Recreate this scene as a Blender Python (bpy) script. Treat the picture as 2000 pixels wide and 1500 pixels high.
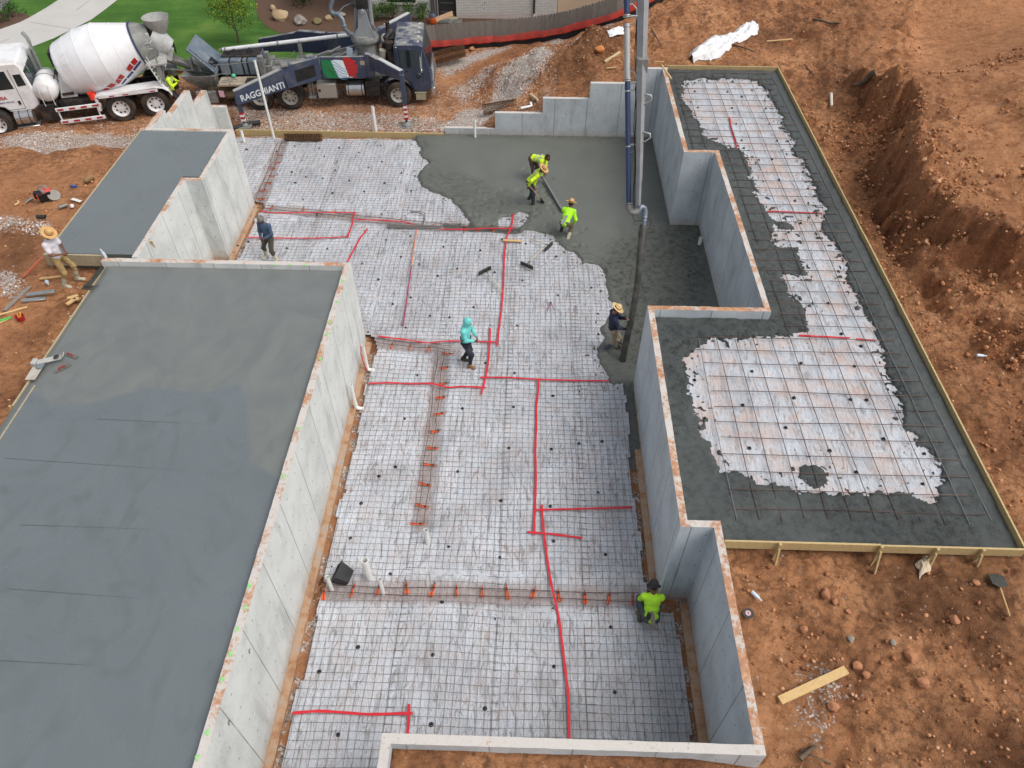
import bpy, bmesh, math, random
import numpy as np
from mathutils import Vector, Matrix
random.seed(7); rng = np.random.default_rng(11)
for o in list(bpy.data.objects): bpy.data.objects.remove(o)
SC = bpy.context.scene; COL = SC.collection
# ---------------------------------------------------------------- camera
FPX, PITCH, YAW, ROLL, CAMH = 1427.037, 0.8146929, -0.0262661, 0.0036300, 14.1442
_cy, _sy = math.cos(YAW), math.sin(YAW)
_fw = np.array([_sy*math.cos(PITCH), _cy*math.cos(PITCH), -math.sin(PITCH)])
_r = np.array([_cy, -_sy, 0.]); _u = np.cross(_r, _fw)
_c, _s = math.cos(ROLL), math.sin(ROLL)
R2 = _c*_r + _s*_u; U2 = -_s*_r + _c*_u
cam = bpy.data.cameras.new('camera'); camo = bpy.data.objects.new('camera', cam); COL.objects.link(camo)
camo.matrix_world = Matrix(((R2[0], U2[0], -_fw[0], 0), (R2[1], U2[1], -_fw[1], 0), (R2[2], U2[2], -_fw[2], CAMH), (0, 0, 0, 1)))
cam.sensor_width = 36; cam.lens = FPX/2000*36; cam.clip_end = 2000; cam.clip_start = 0.1
SC.camera = camo
def at(u, v, z=0.0):                       # site coordinates of a point seen at (u,v) lying at height z
    d = _fw + (u-1000)/FPX*R2 - (v-750)/FPX*U2
    t = (z-CAMH)/d[2]
    return (float(d[0]*t), float(d[1]*t))
def at3(u, v, z=0.0): return (*at(u, v, z), z)
# ---------------------------------------------------------------- light
SUN_EL, SUN_AZ = 56, 108                    # degrees; azimuth clockwise from +Y
w = bpy.data.worlds.new('World'); SC.world = w; w.use_nodes = True
nt = w.node_tree; bg = nt.nodes['Background']; sky = nt.nodes.new('ShaderNodeTexSky')
sky.sky_type = 'NISHITA'; sky.sun_disc = False; sky.sun_elevation = math.radians(SUN_EL); sky.sun_rotation = math.radians(SUN_AZ)
sky.air_density = 1.3; sky.dust_density = 6.0; sky.ozone_density = 1.2
hs = nt.nodes.new('ShaderNodeHueSaturation'); hs.inputs['Saturation'].default_value = .42; nt.links.new(sky.outputs[0], hs.inputs['Color']); nt.links.new(hs.outputs[0], bg.inputs[0]); bg.inputs[1].default_value = 0.15
sl = bpy.data.lights.new('sun', 'SUN'); sl.energy = 1.0; sl.angle = math.radians(40); sl.color = (1, .965, .92)
so = bpy.data.objects.new('sun', sl); COL.objects.link(so)
_d = Vector((math.sin(math.radians(SUN_AZ))*math.cos(math.radians(SUN_EL)), math.cos(math.radians(SUN_AZ))*math.cos(math.radians(SUN_EL)), math.sin(math.radians(SUN_EL))))
so.rotation_euler = _d.to_track_quat('Z', 'Y').to_euler(); so.location = (0, 0, 30)
SC.view_settings.view_transform = 'Standard'; SC.view_settings.look = 'None'; SC.view_settings.gamma = 1; SC.view_settings.exposure = 0.0
SC.render.engine = 'CYCLES'
# ---------------------------------------------------------------- tagging helpers
def tag(o, label=None, cat=None, group=None, kind=None):
    if label: o['label'] = label
    if cat: o['category'] = cat
    if group: o['group'] = group
    if kind: o['kind'] = kind
    return o
def empty(name, loc=(0, 0, 0), rz=0, label=None, cat=None, group=None):
    o = bpy.data.objects.new(name, None); COL.objects.link(o); o.location = loc; o.rotation_euler = (0, 0, rz); o.empty_display_size = .3
    return tag(o, label, cat, group)
def mesh_obj(name, V, F, mats, parent=None, midx=None, smooth=30, attrs=None):
    me = bpy.data.meshes.new(name)
    if isinstance(V, np.ndarray) and isinstance(F, np.ndarray):
        n, k = F.shape
        me.vertices.add(len(V)); me.vertices.foreach_set('co', V.astype(np.float32).ravel())
        me.loops.add(n*k); me.loops.foreach_set('vertex_index', F.astype(np.int32).ravel())
        me.polygons.add(n); me.polygons.foreach_set('loop_start', np.arange(0, n*k, k, dtype=np.int32))
        me.update(calc_edges=True); me.validate()
    else:
        me.from_pydata([tuple(v) for v in V], [], [tuple(f) for f in F]); me.update()
    if not isinstance(mats, (list, tuple)): mats = [mats]
    for m in mats: me.materials.append(m)
    if midx is not None and len(midx) == len(me.polygons): me.polygons.foreach_set('material_index', np.array(midx, dtype=np.int32))
    if attrs:
        for k, a in attrs.items():
            at_ = me.attributes.new(k, 'FLOAT', 'POINT'); at_.data.foreach_set('value', np.asarray(a, dtype=np.float32))
    if smooth is not None:
        me.polygons.foreach_set('use_smooth', [True]*len(me.polygons))
        if smooth < 180: me.set_sharp_from_angle(angle=math.radians(smooth))
    me.update()
    o = bpy.data.objects.new(name, me); COL.objects.link(o)
    if parent: o.parent = parent
    return o
def copy_tree(o, parent=None):
    c = o.copy(); COL.objects.link(c)
    if parent: c.parent = parent
    for ch in list(o.children): copy_tree(ch, c)
    return c
def basis(d, up=(0, 0, 1)):
    d = Vector(d).normalized(); up = Vector(up)
    if abs(d.dot(up)) > .98: up = Vector((0, 1, 0)) if abs(d.y) < .9 else Vector((1, 0, 0))
    x = up.cross(d).normalized(); y = d.cross(x)
    return x, y, d
class MB:
    def __init__(s): s.v = []; s.f = []; s.m = []; s.cm = 0
    def add(s, vs, fs):
        b = len(s.v); s.v += [tuple(v) for v in vs]; s.f += [tuple(i+b for i in f) for f in fs]; s.m += [s.cm]*len(fs); return s
    def mat(s, i): s.cm = i; return s
    def box(s, c, size, rz=0, R=None):
        hx, hy, hz = [a/2 for a in size]
        M = R if R is not None else Matrix.Rotation(rz, 3, 'Z')
        vs = [Vector(c)+M@Vector((x, y, z)) for z in (-hz, hz) for x, y in ((-hx, -hy), (hx, -hy), (hx, hy), (-hx, hy))]
        return s.add(vs, [(3, 2, 1, 0), (4, 5, 6, 7), (0, 1, 5, 4), (1, 2, 6, 5), (2, 3, 7, 6), (3, 0, 4, 7)])
    def bb(s, x0, x1, y0, y1, z0, z1): return s.box(((x0+x1)/2, (y0+y1)/2, (z0+z1)/2), (abs(x1-x0), abs(y1-y0), abs(z1-z0)))
    def beam(s, p0, p1, w, h, up=(0, 0, 1), w2=None, h2=None):
        p0 = Vector(p0); p1 = Vector(p1); x, y, d = basis(p1-p0, up); w2 = w2 or w; h2 = h2 or h
        vs = [p0+x*a*w/2+y*b*h/2 for a, b in ((-1, -1), (1, -1), (1, 1), (-1, 1))]+[p1+x*a*w2/2+y*b*h2/2 for a, b in ((-1, -1), (1, -1), (1, 1), (-1, 1))]
        return s.add(vs, [(3, 2, 1, 0), (4, 5, 6, 7), (0, 1, 5, 4), (1, 2, 6, 5), (2, 3, 7, 6), (3, 0, 4, 7)])
    def tube(s, path, r, n=10, caps=True):
        P = [Vector(p) for p in path]; k = len(P); rs = r if isinstance(r, (list, tuple)) else [r]*k
        vs = []; x = None
        for i in range(k):
            d = (P[min(i+1, k-1)]-P[max(i-1, 0)]).normalized()
            if x is None: x, y, _ = basis(d)
            else:
                x = x-d*x.dot(d)
                if x.length < 1e-5: x, _, _ = basis(d)
                x.normalize(); y = d.cross(x)
            for j in range(n):
                a = 2*math.pi*j/n; vs.append(P[i]+(x*math.cos(a)+y*math.sin(a))*rs[i])
        fs = [(i*n+j, i*n+(j+1) % n, (i+1)*n+(j+1) % n, (i+1)*n+j) for i in range(k-1) for j in range(n)]
        if caps: fs += [tuple(range(n-1, -1, -1)), tuple(range((k-1)*n, k*n))]
        return s.add(vs, fs)
    def cyl(s, p0, p1, r, n=20, r2=None): return s.tube([p0, p1], [r, r if r2 is None else r2], n)
    def lathe(s, prof, o, ax=(0, 0, 1), n=24, closed=False, a0=0, a1=2*math.pi):   # prof: (r, h)
        x, y, d = basis(ax); o = Vector(o); k = len(prof); full = abs(a1-a0-2*math.pi) < 1e-6; m = n if full else n+1
        vs = [o+(x*math.cos(a0+(a1-a0)*j/n)+y*math.sin(a0+(a1-a0)*j/n))*r+d*h for r, h in prof for j in range(m)]
        fs = [(i*m+j, i*m+(j+1) % m, (i+1)*m+(j+1) % m, (i+1)*m+j) for i in range(k-1) for j in range(n)]
        if closed: fs += [((k-1)*m+j, (k-1)*m+(j+1) % m, (j+1) % m, j) for j in range(n)]
        return s.add(vs, fs)
    def prism(s, poly, a, b, plane='xy'):      # poly extruded from a to b along the missing axis
        n = len(poly)
        def P(p, h): return (p[0], p[1], h) if plane == 'xy' else ((p[0], h, p[1]) if plane == 'xz' else (h, p[0], p[1]))
        vs = [P(p, a) for p in poly]+[P(p, b) for p in poly]
        return s.add(vs, [tuple(range(n-1, -1, -1)), tuple(range(n, 2*n))]+[(i, (i+1) % n, n+(i+1) % n, n+i) for i in range(n)])
    def loft(s, rings, caps=True):
        n = len(rings[0]); vs = [p for r in rings for p in r]
        fs = [(i*n+j, i*n+(j+1) % n, (i+1)*n+(j+1) % n, (i+1)*n+j) for i in range(len(rings)-1) for j in range(n)]
        if caps: fs += [tuple(range(n-1, -1, -1)), tuple(range((len(rings)-1)*n, len(rings)*n))]
        return s.add(vs, fs)
    def ell(s, c, r, n=14, m=9, R=None):
        R = R or Matrix.Identity(3); c = Vector(c)
        rings = []
        for i in range(m+1):
            a = math.pi*i/m; rr = max(math.sin(a), 1e-3)
            rings.append([c+R@Vector((r[0]*rr*math.cos(2*math.pi*j/n), r[1]*rr*math.sin(2*math.pi*j/n), -r[2]*math.cos(a))) for j in range(n)])
        return s.loft(rings)
    def torus(s, c, R_, r, ax=(0, 0, 1), n=24, k=8):
        return s.lathe([(R_+r*math.cos(2*math.pi*i/k), r*math.sin(2*math.pi*i/k)) for i in range(k)], c, ax, n, closed=True)
    def build(s, name, mats, parent=None, bevel=0, smooth=30, segs=1):
        o = mesh_obj(name, s.v, s.f, mats, parent, s.m, smooth)
        bm = bmesh.new(); bm.from_mesh(o.data); bmesh.ops.recalc_face_normals(bm, faces=bm.faces); bm.to_mesh(o.data); bm.free()
        if bevel:
            b = o.modifiers.new('bevel', 'BEVEL'); b.width = bevel; b.segments = segs; b.limit_method = 'ANGLE'; b.angle_limit = math.radians(35); b.harden_normals = False
        return o
# ---------------------------------------------------------------- numpy noise
def _h(ix, iy, seed):
    h = (ix.astype(np.int64)*374761393 + iy.astype(np.int64)*668265263 + seed*974634777) & 0xffffffff
    h = ((h ^ (h >> 13))*1274126177) & 0xffffffff
    return ((h ^ (h >> 16)) & 0xffff)/65535.0
def vnoise(x, y, seed=0):
    x = np.asarray(x, dtype=float); y = np.asarray(y, dtype=float)
    ix = np.floor(x); iy = np.floor(y); fx = x-ix; fy = y-iy
    fx = fx*fx*fx*(fx*(fx*6-15)+10); fy = fy*fy*fy*(fy*(fy*6-15)+10)
    a = _h(ix, iy, seed); b = _h(ix+1, iy, seed); c = _h(ix, iy+1, seed); d = _h(ix+1, iy+1, seed)
    return (a*(1-fx)+b*fx)*(1-fy)+(c*(1-fx)+d*fx)*fy
def fbm(x, y, oct=4, seed=0, gain=.5):
    s = 0; a = 1; t = 0
    for i in range(oct):
        s = s+a*vnoise(x*2**i+17.3*i, y*2**i-9.1*i, seed+i); t += a; a *= gain
    return s/t*2-1
def ridge(x, y, oct=4, seed=0): 
    s = 0; a = 1; t = 0
    for i in range(oct):
        s = s+a*(1-np.abs(2*vnoise(x*2**i+7.7*i, y*2**i+3.3*i, seed+i)-1)); t += a; a *= .5
    return s/t
def cellv(x, y, seed=0):                    # value of the nearest jittered cell: blocky lumps
    ix = np.floor(x); iy = np.floor(y); best = np.full(np.shape(x), 9.); val = np.zeros(np.shape(x))
    for dx in (-1, 0, 1):
        for dy in (-1, 0, 1):
            cx, cy = ix+dx, iy+dy; px_, py_ = cx+_h(cx, cy, seed), cy+_h(cx, cy, seed+1); d = (x-px_)**2+(y-py_)**2; m = d < best; best = np.where(m, d, best); val = np.where(m, _h(cx, cy, seed+2), val)
    return val-.35*np.sqrt(best)
def sstep(e0, e1, x):
    t = np.clip((x-e0)/(e1-e0), 0, 1); return t*t*(3-2*t)
def sdf(poly, X, Y):                       # signed distance, positive inside
    P = np.array(poly); n = len(P); d = np.full(X.shape, 1e9); ins = np.zeros(X.shape, bool)
    for i in range(n):
        a = P[i]; b = P[(i+1) % n]; e = b-a; wx = X-a[0]; wy = Y-a[1]
        t = np.clip((wx*e[0]+wy*e[1])/(e@e+1e-12), 0, 1)
        d = np.minimum(d, (wx-e[0]*t)**2+(wy-e[1]*t)**2)
        c = ((a[1] <= Y) & (b[1] > Y)) | ((b[1] <= Y) & (a[1] > Y))
        if abs(e[1]) > 1e-9: ins ^= c & (X < a[0]+(Y-a[1])/e[1]*e[0])
    return np.where(ins, 1, -1)*np.sqrt(d)
# ---------------------------------------------------------------- materials
def L(r, g, b, k=1.0):
    return tuple(((c/255/12.92) if c/255 <= .04045 else ((c/255+.055)/1.055)**2.4)*k for c in (r, g, b))+(1,)
class NT:
    def __init__(s, name):
        s.m = bpy.data.materials.new(name); s.m.use_nodes = True; s.t = s.m.node_tree; s.b = s.t.nodes['Principled BSDF']
        s.tc = s.t.nodes.new('ShaderNodeTexCoord'); s.co = s.tc.outputs['Object']
    def n(s, t, **k):
        x = s.t.nodes.new(t)
        for a, b in k.items(): setattr(x, a, b)
        return x
    def link(s, a, b): s.t.links.new(a, b)
    def set(s, node, key, val):
        if hasattr(val, 'is_output') or isinstance(val, bpy.types.NodeSocket): s.link(val, node.inputs[key])
        else: node.inputs[key].default_value = val
    def noise(s, scale, detail=4, rough=.55, co=None, dist=0, vec=(1, 1, 1)):
        x = s.n('ShaderNodeTexNoise'); x.inputs['Scale'].default_value = scale; x.inputs['Detail'].default_value = detail; x.inputs['Roughness'].default_value = rough; x.inputs['Distortion'].default_value = dist
        c = co or s.co
        if vec != (1, 1, 1):
            mp = s.n('ShaderNodeMapping'); mp.inputs['Scale'].default_value = vec; s.link(c, mp.inputs[0]); c = mp.outputs[0]
        s.link(c, x.inputs['Vector']); return x.outputs['Fac']
    def voro(s, scale, out='Distance', feat='F1', co=None):
        x = s.n('ShaderNodeTexVoronoi', feature=feat); x.inputs['Scale'].default_value = scale; s.link(co or s.co, x.inputs['Vector']); return x.outputs[out]
    def ramp(s, fac, stops):
        x = s.n('ShaderNodeValToRGB'); s.link(fac, x.inputs[0]); e = x.color_ramp.elements
        while len(e) < len(stops): e.new(.5)
        for i, (p, c) in enumerate(stops):
            e[i].position = p; e[i].color = c if isinstance(c, tuple) else (c, c, c, 1)
        return x.outputs[0]
    def mix(s, fac, a, b, blend='MIX'):
        x = s.n('ShaderNodeMix', data_type='RGBA', blend_type=blend)
        s.set(x, 0, fac); s.set(x, 6, a); s.set(x, 7, b); return x.outputs[2]
    def math(s, op, a, b=0.0, clamp=False):
        x = s.n('ShaderNodeMath', operation=op); x.use_clamp = clamp; s.set(x, 0, a); s.set(x, 1, b); return x.outputs[0]
    def attr(s, name): x = s.n('ShaderNodeAttribute'); x.attribute_name = name; return x.outputs['Fac']
    def sep(s, v=None):
        x = s.n('ShaderNodeSeparateXYZ'); s.link(v or s.co, x.inputs[0]); return x.outputs
    def normal(s): return s.n('ShaderNodeNewGeometry').outputs['Normal']
    def bump(s, h, strength=.5, dist=.02, prev=None):
        x = s.n('ShaderNodeBump'); x.inputs['Strength'].default_value = strength; x.inputs['Distance'].default_value = dist; s.link(h, x.inputs['Height'])
        if prev: s.link(prev, x.inputs['Normal'])
        return x.outputs[0]
    def out(s, color=None, rough=None, normal=None, metal=None, spec=None, **k):
        if color is not None: s.set(s.b, 'Base Color', color)
        if rough is not None: s.set(s.b, 'Roughness', rough)
        if normal is not None: s.link(normal, s.b.inputs['Normal'])
        if metal is not None: s.b.inputs['Metallic'].default_value = metal
        if spec is not None: s.b.inputs['Specular IOR Level'].default_value = spec
        for a, b in k.items(): s.set(s.b, a.replace('_', ' '), b)
        return s.m
def simple(name, c, rough=.5, metal=0, var=.12, scale=8, dirt=None, damt=.4, bump=0, spec=None):
    t = NT(name); f = t.noise(scale, 4); c = tuple(c)
    col = t.mix(f, tuple(min(1, x*(1-var)) for x in c[:3])+(1,), tuple(min(1, x*(1+var)) for x in c[:3])+(1,))
    if dirt: col = t.mix(t.math('MULTIPLY', t.ramp(t.noise(scale*.45, 6, .65), [(.45, 0.0), (.68, 1.0)]), damt), col, dirt)
    nb = t.bump(t.noise(scale*6, 3), bump, .01) if bump else None
    rr = t.math('ADD', t.math('MULTIPLY', t.noise(scale*1.7, 3), .25), rough-.12)
    return t.out(col, rr, nb, metal, spec)
# ================================================================ materials of the setting
def m_dirt():
    t = NT('clay_soil'); g = t.attr('gravel'); dk = t.attr('dark'); tan = t.attr('tan')
    n1 = t.noise(.55, 6, .62); n2 = t.noise(5, 6, .7); n3 = t.noise(38, 3, .7)
    col = t.ramp(n1, [(.28, L(124, 86, 62)), (.42, L(164, 114, 80)), (.52, L(192, 137, 96)), (.64, L(214, 157, 113)), (.8, L(196, 145, 108))])
    col = t.mix(t.ramp(n2, [(.36, .6), (.46, 0.0)]), col, L(96, 64, 46))
    lump = t.voro(3.2); cr = t.voro(7.5, feat='F1', co=None); col = t.mix(t.math('MULTIPLY', t.ramp(cr, [(.45, 0.0), (.8, .5)]), t.math('SUBTRACT', 1.0, tan)), col, L(92, 60, 42))  # crevices between the lumps darkened in the colour, as shade
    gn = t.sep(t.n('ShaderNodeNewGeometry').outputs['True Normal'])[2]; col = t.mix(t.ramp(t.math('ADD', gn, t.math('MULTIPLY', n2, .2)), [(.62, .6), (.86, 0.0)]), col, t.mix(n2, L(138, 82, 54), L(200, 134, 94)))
    col = t.mix(t.ramp(n2, [(.57, 0.0), (.75, .5)]), col, L(203, 142, 96))
    col = t.mix(t.ramp(n3, [(.3, .55), (.48, 0.0)]), col, L(96, 58, 38))
    col = t.mix(t.ramp(n3, [(.62, 0.0), (.74, .5)]), col, L(214, 168, 126))
    col = t.mix(t.math('MULTIPLY', tan, .75), col, t.mix(t.ramp(n2, [(.35, 0.0), (.65, 1.0)]), L(184, 124, 84), L(218, 162, 118)))
    stk = t.noise(1.0, 6, .65, dist=.5, vec=(.5, 2.6, 1)); col = t.mix(t.math('MULTIPLY', tan, t.ramp(stk, [(.5, 0.0), (.66, .55)])), col, L(136, 88, 58))
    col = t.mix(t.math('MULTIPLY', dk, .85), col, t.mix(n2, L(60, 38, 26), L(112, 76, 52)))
    # crushed stone: per-pebble colours
    vx = t.n('ShaderNodeTexVoronoi'); vx.inputs['Scale'].default_value = 24; t.link(t.co, vx.inputs['Vector'])
    sx = t.n('ShaderNodeSeparateColor'); t.link(vx.outputs['Color'], sx.inputs[0])
    peb = t.ramp(sx.outputs[0], [(0, L(160, 148, 136)), (.25, L(202, 194, 186)), (.6, L(226, 220, 214)), (1, L(240, 237, 233))])
    peb = t.mix(t.ramp(vx.outputs['Distance'], [(.3, 0.0), (.62, .6)]), peb, L(150, 120, 98))
    gm = t.math('ADD', g, t.math('MULTIPLY', t.math('SUBTRACT', sx.outputs[1], .5), .85))
    gm = t.math('ADD', gm, t.math('MULTIPLY', t.math('SUBTRACT', n2, .5), .9))
    gm = t.ramp(gm, [(.46, 0.0), (.54, 1.0)])
    col = t.mix(gm, col, peb)
    spk = t.n('ShaderNodeTexVoronoi'); spk.inputs['Scale'].default_value = 13; t.link(t.co, spk.inputs['Vector'])
    sc = t.n('ShaderNodeSeparateColor'); t.link(spk.outputs['Color'], sc.inputs[0])
    sm = t.math('MULTIPLY', t.math('GREATER_THAN', sc.outputs[0], .93), t.math('LESS_THAN', spk.outputs['Distance'], .18))
    col = t.mix(t.math('MULTIPLY', sm, .8), col, L(214, 190, 168))
    b = t.bump(t.noise(4.5, 9, .75), 1.0, .16); b = t.bump(cr, .6, -.06, b); b = t.bump(n3, .9, .025, b)
    b = t.bump(t.math('MULTIPLY', vx.outputs['Distance'], gm), .8, -.02, b)
    return t.out(col, .92, b, spec=.2)
def m_wall(mud=.5, top=L(206, 202, 196), tint=(198, 201, 200), name='poured_concrete_wall', band=1.0):
    t = NT(name); x, y, z = t.sep()
    n = t.noise(1.3, 6, .6); st = t.noise(2.2, 6, .65, vec=(1, 1, .28)); f = t.noise(28, 4)
    base = t.ramp(n, [(.3, L(*[c-16 for c in tint])), (.52, L(*tint)), (.75, L(*[min(255, c+12) for c in tint]))])
    base = t.mix(t.ramp(st, [(.53, 0.0), (.72, .5)]), base, L(126, 130, 130))
    base = t.mix(t.ramp(f, [(.3, .25), (.45, 0.0)]), base, L(130, 132, 130))
    # form panel seams every 0.61 m and one horizontal bulge line
    s = t.math('FRACT', t.math('DIVIDE', t.math('ADD', x, y), 1.22)); seam = t.math('LESS_THAN', t.math('ABSOLUTE', t.math('SUBTRACT', s, .5)), .010)
    seam = t.math('MULTIPLY', seam, t.math('ADD', .15, t.math('MULTIPLY', t.noise(2.5, 3), .9)))
    pn = t.n('ShaderNodeTexWhiteNoise', noise_dimensions='1D'); t.link(t.math('FLOOR', t.math('ADD', t.math('DIVIDE', t.math('ADD', x, y), 1.22), .5)), pn.inputs['W'])
    base = t.mix(t.math('MULTIPLY', pn.outputs[0], .16), base, L(236, 238, 238))
    base = t.mix(seam, base, L(98, 102, 104))
    dk_ = t.ramp(t.noise(1.5, 8, .72, dist=.8, vec=(1, 1, 1.7)), [(.65, 0.0), (.74, .35)]); base = t.mix(dk_, base, L(112, 114, 112))
    drip = t.ramp(t.noise(3.5, 6, .7, vec=(2.4, 2.4, .16)), [(.60, 0.0), (.74, .4)]); base = t.mix(drip, base, L(146, 146, 140))
    fa = t.math('SUBTRACT', t.math('FRACT', t.math('DIVIDE', t.math('ADD', x, y), .61)), .5); fb = t.math('SUBTRACT', t.math('FRACT', t.math('DIVIDE', z, .55)), .5); th = t.math('LESS_THAN', t.math('ADD', t.math('MULTIPLY', fa, fa), t.math('MULTIPLY', fb, fb)), .0011); base = t.mix(t.math('MULTIPLY', th, .7), base, L(88, 84, 78))
    pock = t.math('MULTIPLY', t.math('LESS_THAN', t.voro(7), .05), .6); base = t.mix(pock, base, L(90, 84, 78))
    # soil splash near the foot
    low = t.ramp(t.math('ADD', z, t.math('MULTIPLY', t.noise(3, 4), .35)), [(.12, .85*band), (.34, .25*band), (.6, 0.0)])
    base = t.mix(low, base, L(180, 150, 124))
    cl = t.math('MULTIPLY', t.ramp(t.noise(1.1, 5, .7), [(.66, 0.0), (.74, .5)]), mud); base = t.mix(cl, base, L(196, 160, 126))
    nz = t.sep(t.normal())[2]; up = t.math('GREATER_THAN', nz, .6)
    mn = t.noise(1.1, 3, .6); mf = t.noise(13, 6, .75)
    mm = t.ramp(t.math('ADD', t.math('MULTIPLY', mn, .9), t.math('MULTIPLY', mf, .7)), [(.95-.26*mud, 0.0), (1.06-.26*mud, 1.0)])
    tc = t.mix(mm, t.mix(t.noise(20, 4), top, L(190, 184, 178)), t.ramp(t.noise(9, 4), [(.3, L(158, 110, 82)), (.6, L(190, 146, 114)), (.8, L(206, 176, 152))]))
    tc = t.mix(t.ramp(t.noise(17, 3, .6), [(.68, 0.0), (.73, .8)]), tc, L(92, 76, 68))
    col = t.mix(up, base, tc)
    b = t.bump(t.noise(16, 6, .7), .35, .012); b = t.bump(seam, .5, -.01, b)
    return t.out(col, .8, b, spec=.3)
def m_pour(name, dark, light, rough=.5, coarse=True):
    t = NT(name); c = t.attr('coarse')
    n = t.noise(.9, 6, .6, dist=.6); col = t.mix(n, dark, light)
    n2 = t.noise(6, 9, .8); n3 = t.noise(34, 4, .75)
    col = t.mix(t.math('MULTIPLY', c, t.ramp(n2, [(.38, 1.0), (.53, 0.0)])), col, tuple(x*.42 for x in dark[:3])+(1,))  # hollows of the coarse surface painted darker, crevice shade in the colour
    col = t.mix(t.math('MULTIPLY', c, t.ramp(n2, [(.56, 0.0), (.72, .35)])), col, tuple(min(1, x*1.5) for x in light[:3])+(1,))
    col = t.mix(t.math('MULTIPLY', t.ramp(n3, [(.32, .5), (.46, 0.0)]), c), col, tuple(x*.5 for x in dark[:3])+(1,))
    b = t.n('ShaderNodeBump'); b.inputs['Distance'].default_value = .10; t.link(t.math('MULTIPLY', c, .9), b.inputs['Strength']); t.link(n2, b.inputs['Height'])
    b2 = t.n('ShaderNodeBump'); b2.inputs['Distance'].default_value = .01; t.link(t.math('ADD', t.math('MULTIPLY', c, .7), .03), b2.inputs['Strength']); t.link(n3, b2.inputs['Height']); t.link(b.outputs[0], b2.inputs['Normal'])
    r = t.math('ADD', t.math('MULTIPLY', c, .3), t.math('ADD', rough-.2, t.math('MULTIPLY', n, .4)))
    return t.out(col, r, b2.outputs[0], spec=.5)
def m_slab():
    t = NT('troweled_wet_slab'); fr = t.attr('fresh')
    n = t.noise(.45, 5, .6, dist=1.2); n2 = t.noise(.8, 5, .55, dist=2.6, vec=(1, .7, 1))
    sm = t.mix(n, L(96, 103, 106), L(111, 119, 122)); fl = t.mix(t.ramp(n2, [(.28, 0.0), (.74, 1.0)]), L(103, 108, 106), L(117, 121, 118))
    sm = t.mix(t.ramp(n2, [(.52, 0.0), (.7, .4)]), sm  , L(80, 88, 88))
    col = t.mix(fr, sm, fl)
    col = t.mix(t.ramp(t.noise(38, 3), [(.25, .2), (.4, 0.0)]), col, L(88, 92, 92))
    r = t.math('ADD', .16, t.math('MULTIPLY', t.math('ADD', t.math('MULTIPLY', fr, .6), t.math('ADD', n, n2)), .12))
    b = t.bump(n2, .16, .03); b = t.bump(t.noise(30, 4), .06, .005, b)
    return t.out(col, r, b, spec=.75, Coat_Weight=.6, Coat_Roughness=.25)
def m_plastic(name='polythene_sheet', pink=.28):
    t = NT(name); stn = t.attr('stain'); wet = t.attr('wet')
    n = t.noise(.8, 5, .6); w1 = t.noise(3.2, 7, .62, dist=1.6, vec=(2.2, .55, 1)); w2 = t.noise(9, 6, .7, dist=2.6, vec=(1.3, .8, 1)); gr = t.voro(26)
    col = t.ramp(n, [(.3, L(176, 180, 186)), (.5, L(198, 203, 210)), (.75, L(216, 222, 230))])
    col = t.mix(t.ramp(w1, [(.36, .7), (.47, 0.0)]), col, L(134, 130, 130))
    col = t.mix(t.ramp(w2, [(.36, .6), (.46, 0.0)]), col, L(138, 130, 126))
    col = t.mix(t.ramp(w2, [(.6, 0.0), (.72, .7)]), col, L(228, 232, 237))
    col = t.mix(t.math('MULTIPLY', t.ramp(t.noise(1.9, 6, .7), [(.45, 0.0), (.68, 1.0)]), pink), col, L(206, 178, 164))
    col = t.mix(t.math('MULTIPLY', t.ramp(t.noise(16, 5, .75), [(.66, 0.0), (.72, 1.0)]), min(1, pink*1.6)), col, L(176, 112, 84))
    col = t.mix(t.math('MULTIPLY', stn, .75), col, t.mix(w2, L(120, 96, 86), L(196, 180, 174)))
    col = t.mix(t.math('MULTIPLY', wet, .8), col, t.mix(gr, L(84, 84, 82), L(140, 140, 138)))
    b = t.bump(w1, .8, .06); b = t.bump(w2, .7, .03, b)
    return t.out(col, .34, b, spec=.45)
def m_wood(name, c1, c2, rough=.75):
    t = NT(name); x = t.noise(3, 5, .6, vec=(6, 6, 1.2)); g = t.noise(14, 4, .6); col = t.mix(x, c1, c2)
    col = t.mix(t.ramp(g, [(.3, .4), (.45, 0.0)]), col, tuple(v*.5 for v in c1[:3])+(1,))
    return t.out(col, rough, t.bump(g, .2, .004), spec=.25)
M_DIRT = m_dirt(); M_WL = m_wall(.62, name='wall_concrete_lit', tint=(205, 208, 205)); M_WR = m_wall(.85, name='wall_concrete_shaded', tint=(186, 194, 200)); M_WF = m_wall(.22, name='wall_concrete_clean', tint=(190, 196, 200))  # one concrete; left walls tinted as lit, zigzag wall bluer and darker as shaded
M_POUR = m_pour('wet_concrete_floor', L(88, 91, 85), L(112, 115, 108), .36); M_POUR2 = m_pour('wet_concrete_stiff', L(60, 66, 66), L(88, 93, 91), .5)
M_SLAB = m_slab(); M_PLAS = m_plastic(); M_PLAS2 = m_plastic('polythene_sheet_pinkish', .8)
M_FORM = m_wood('form_lumber', L(176, 152, 106), L(206, 184, 138)); M_FORMG = m_wood('form_lumber_caked', L(150, 140, 118), L(196, 182, 152)); M_LUM = m_wood('new_lumber', L(196, 160, 108), L(220, 190, 138)); M_GREY = m_wood('weathered_wood', L(112, 104, 98), L(158, 150, 142), .85)
M_BAR = simple('rebar_steel', L(96, 84, 80), .55, .6, .3, 20, L(110, 62, 40), .5)
M_BARB = simple('rebar_bright', L(150, 150, 152), .4, .8, .2, 20)
M_WIRE = simple('mesh_wire', L(124, 118, 114), .6, .3, .3, 6, L(132, 92, 70), .5)
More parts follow.
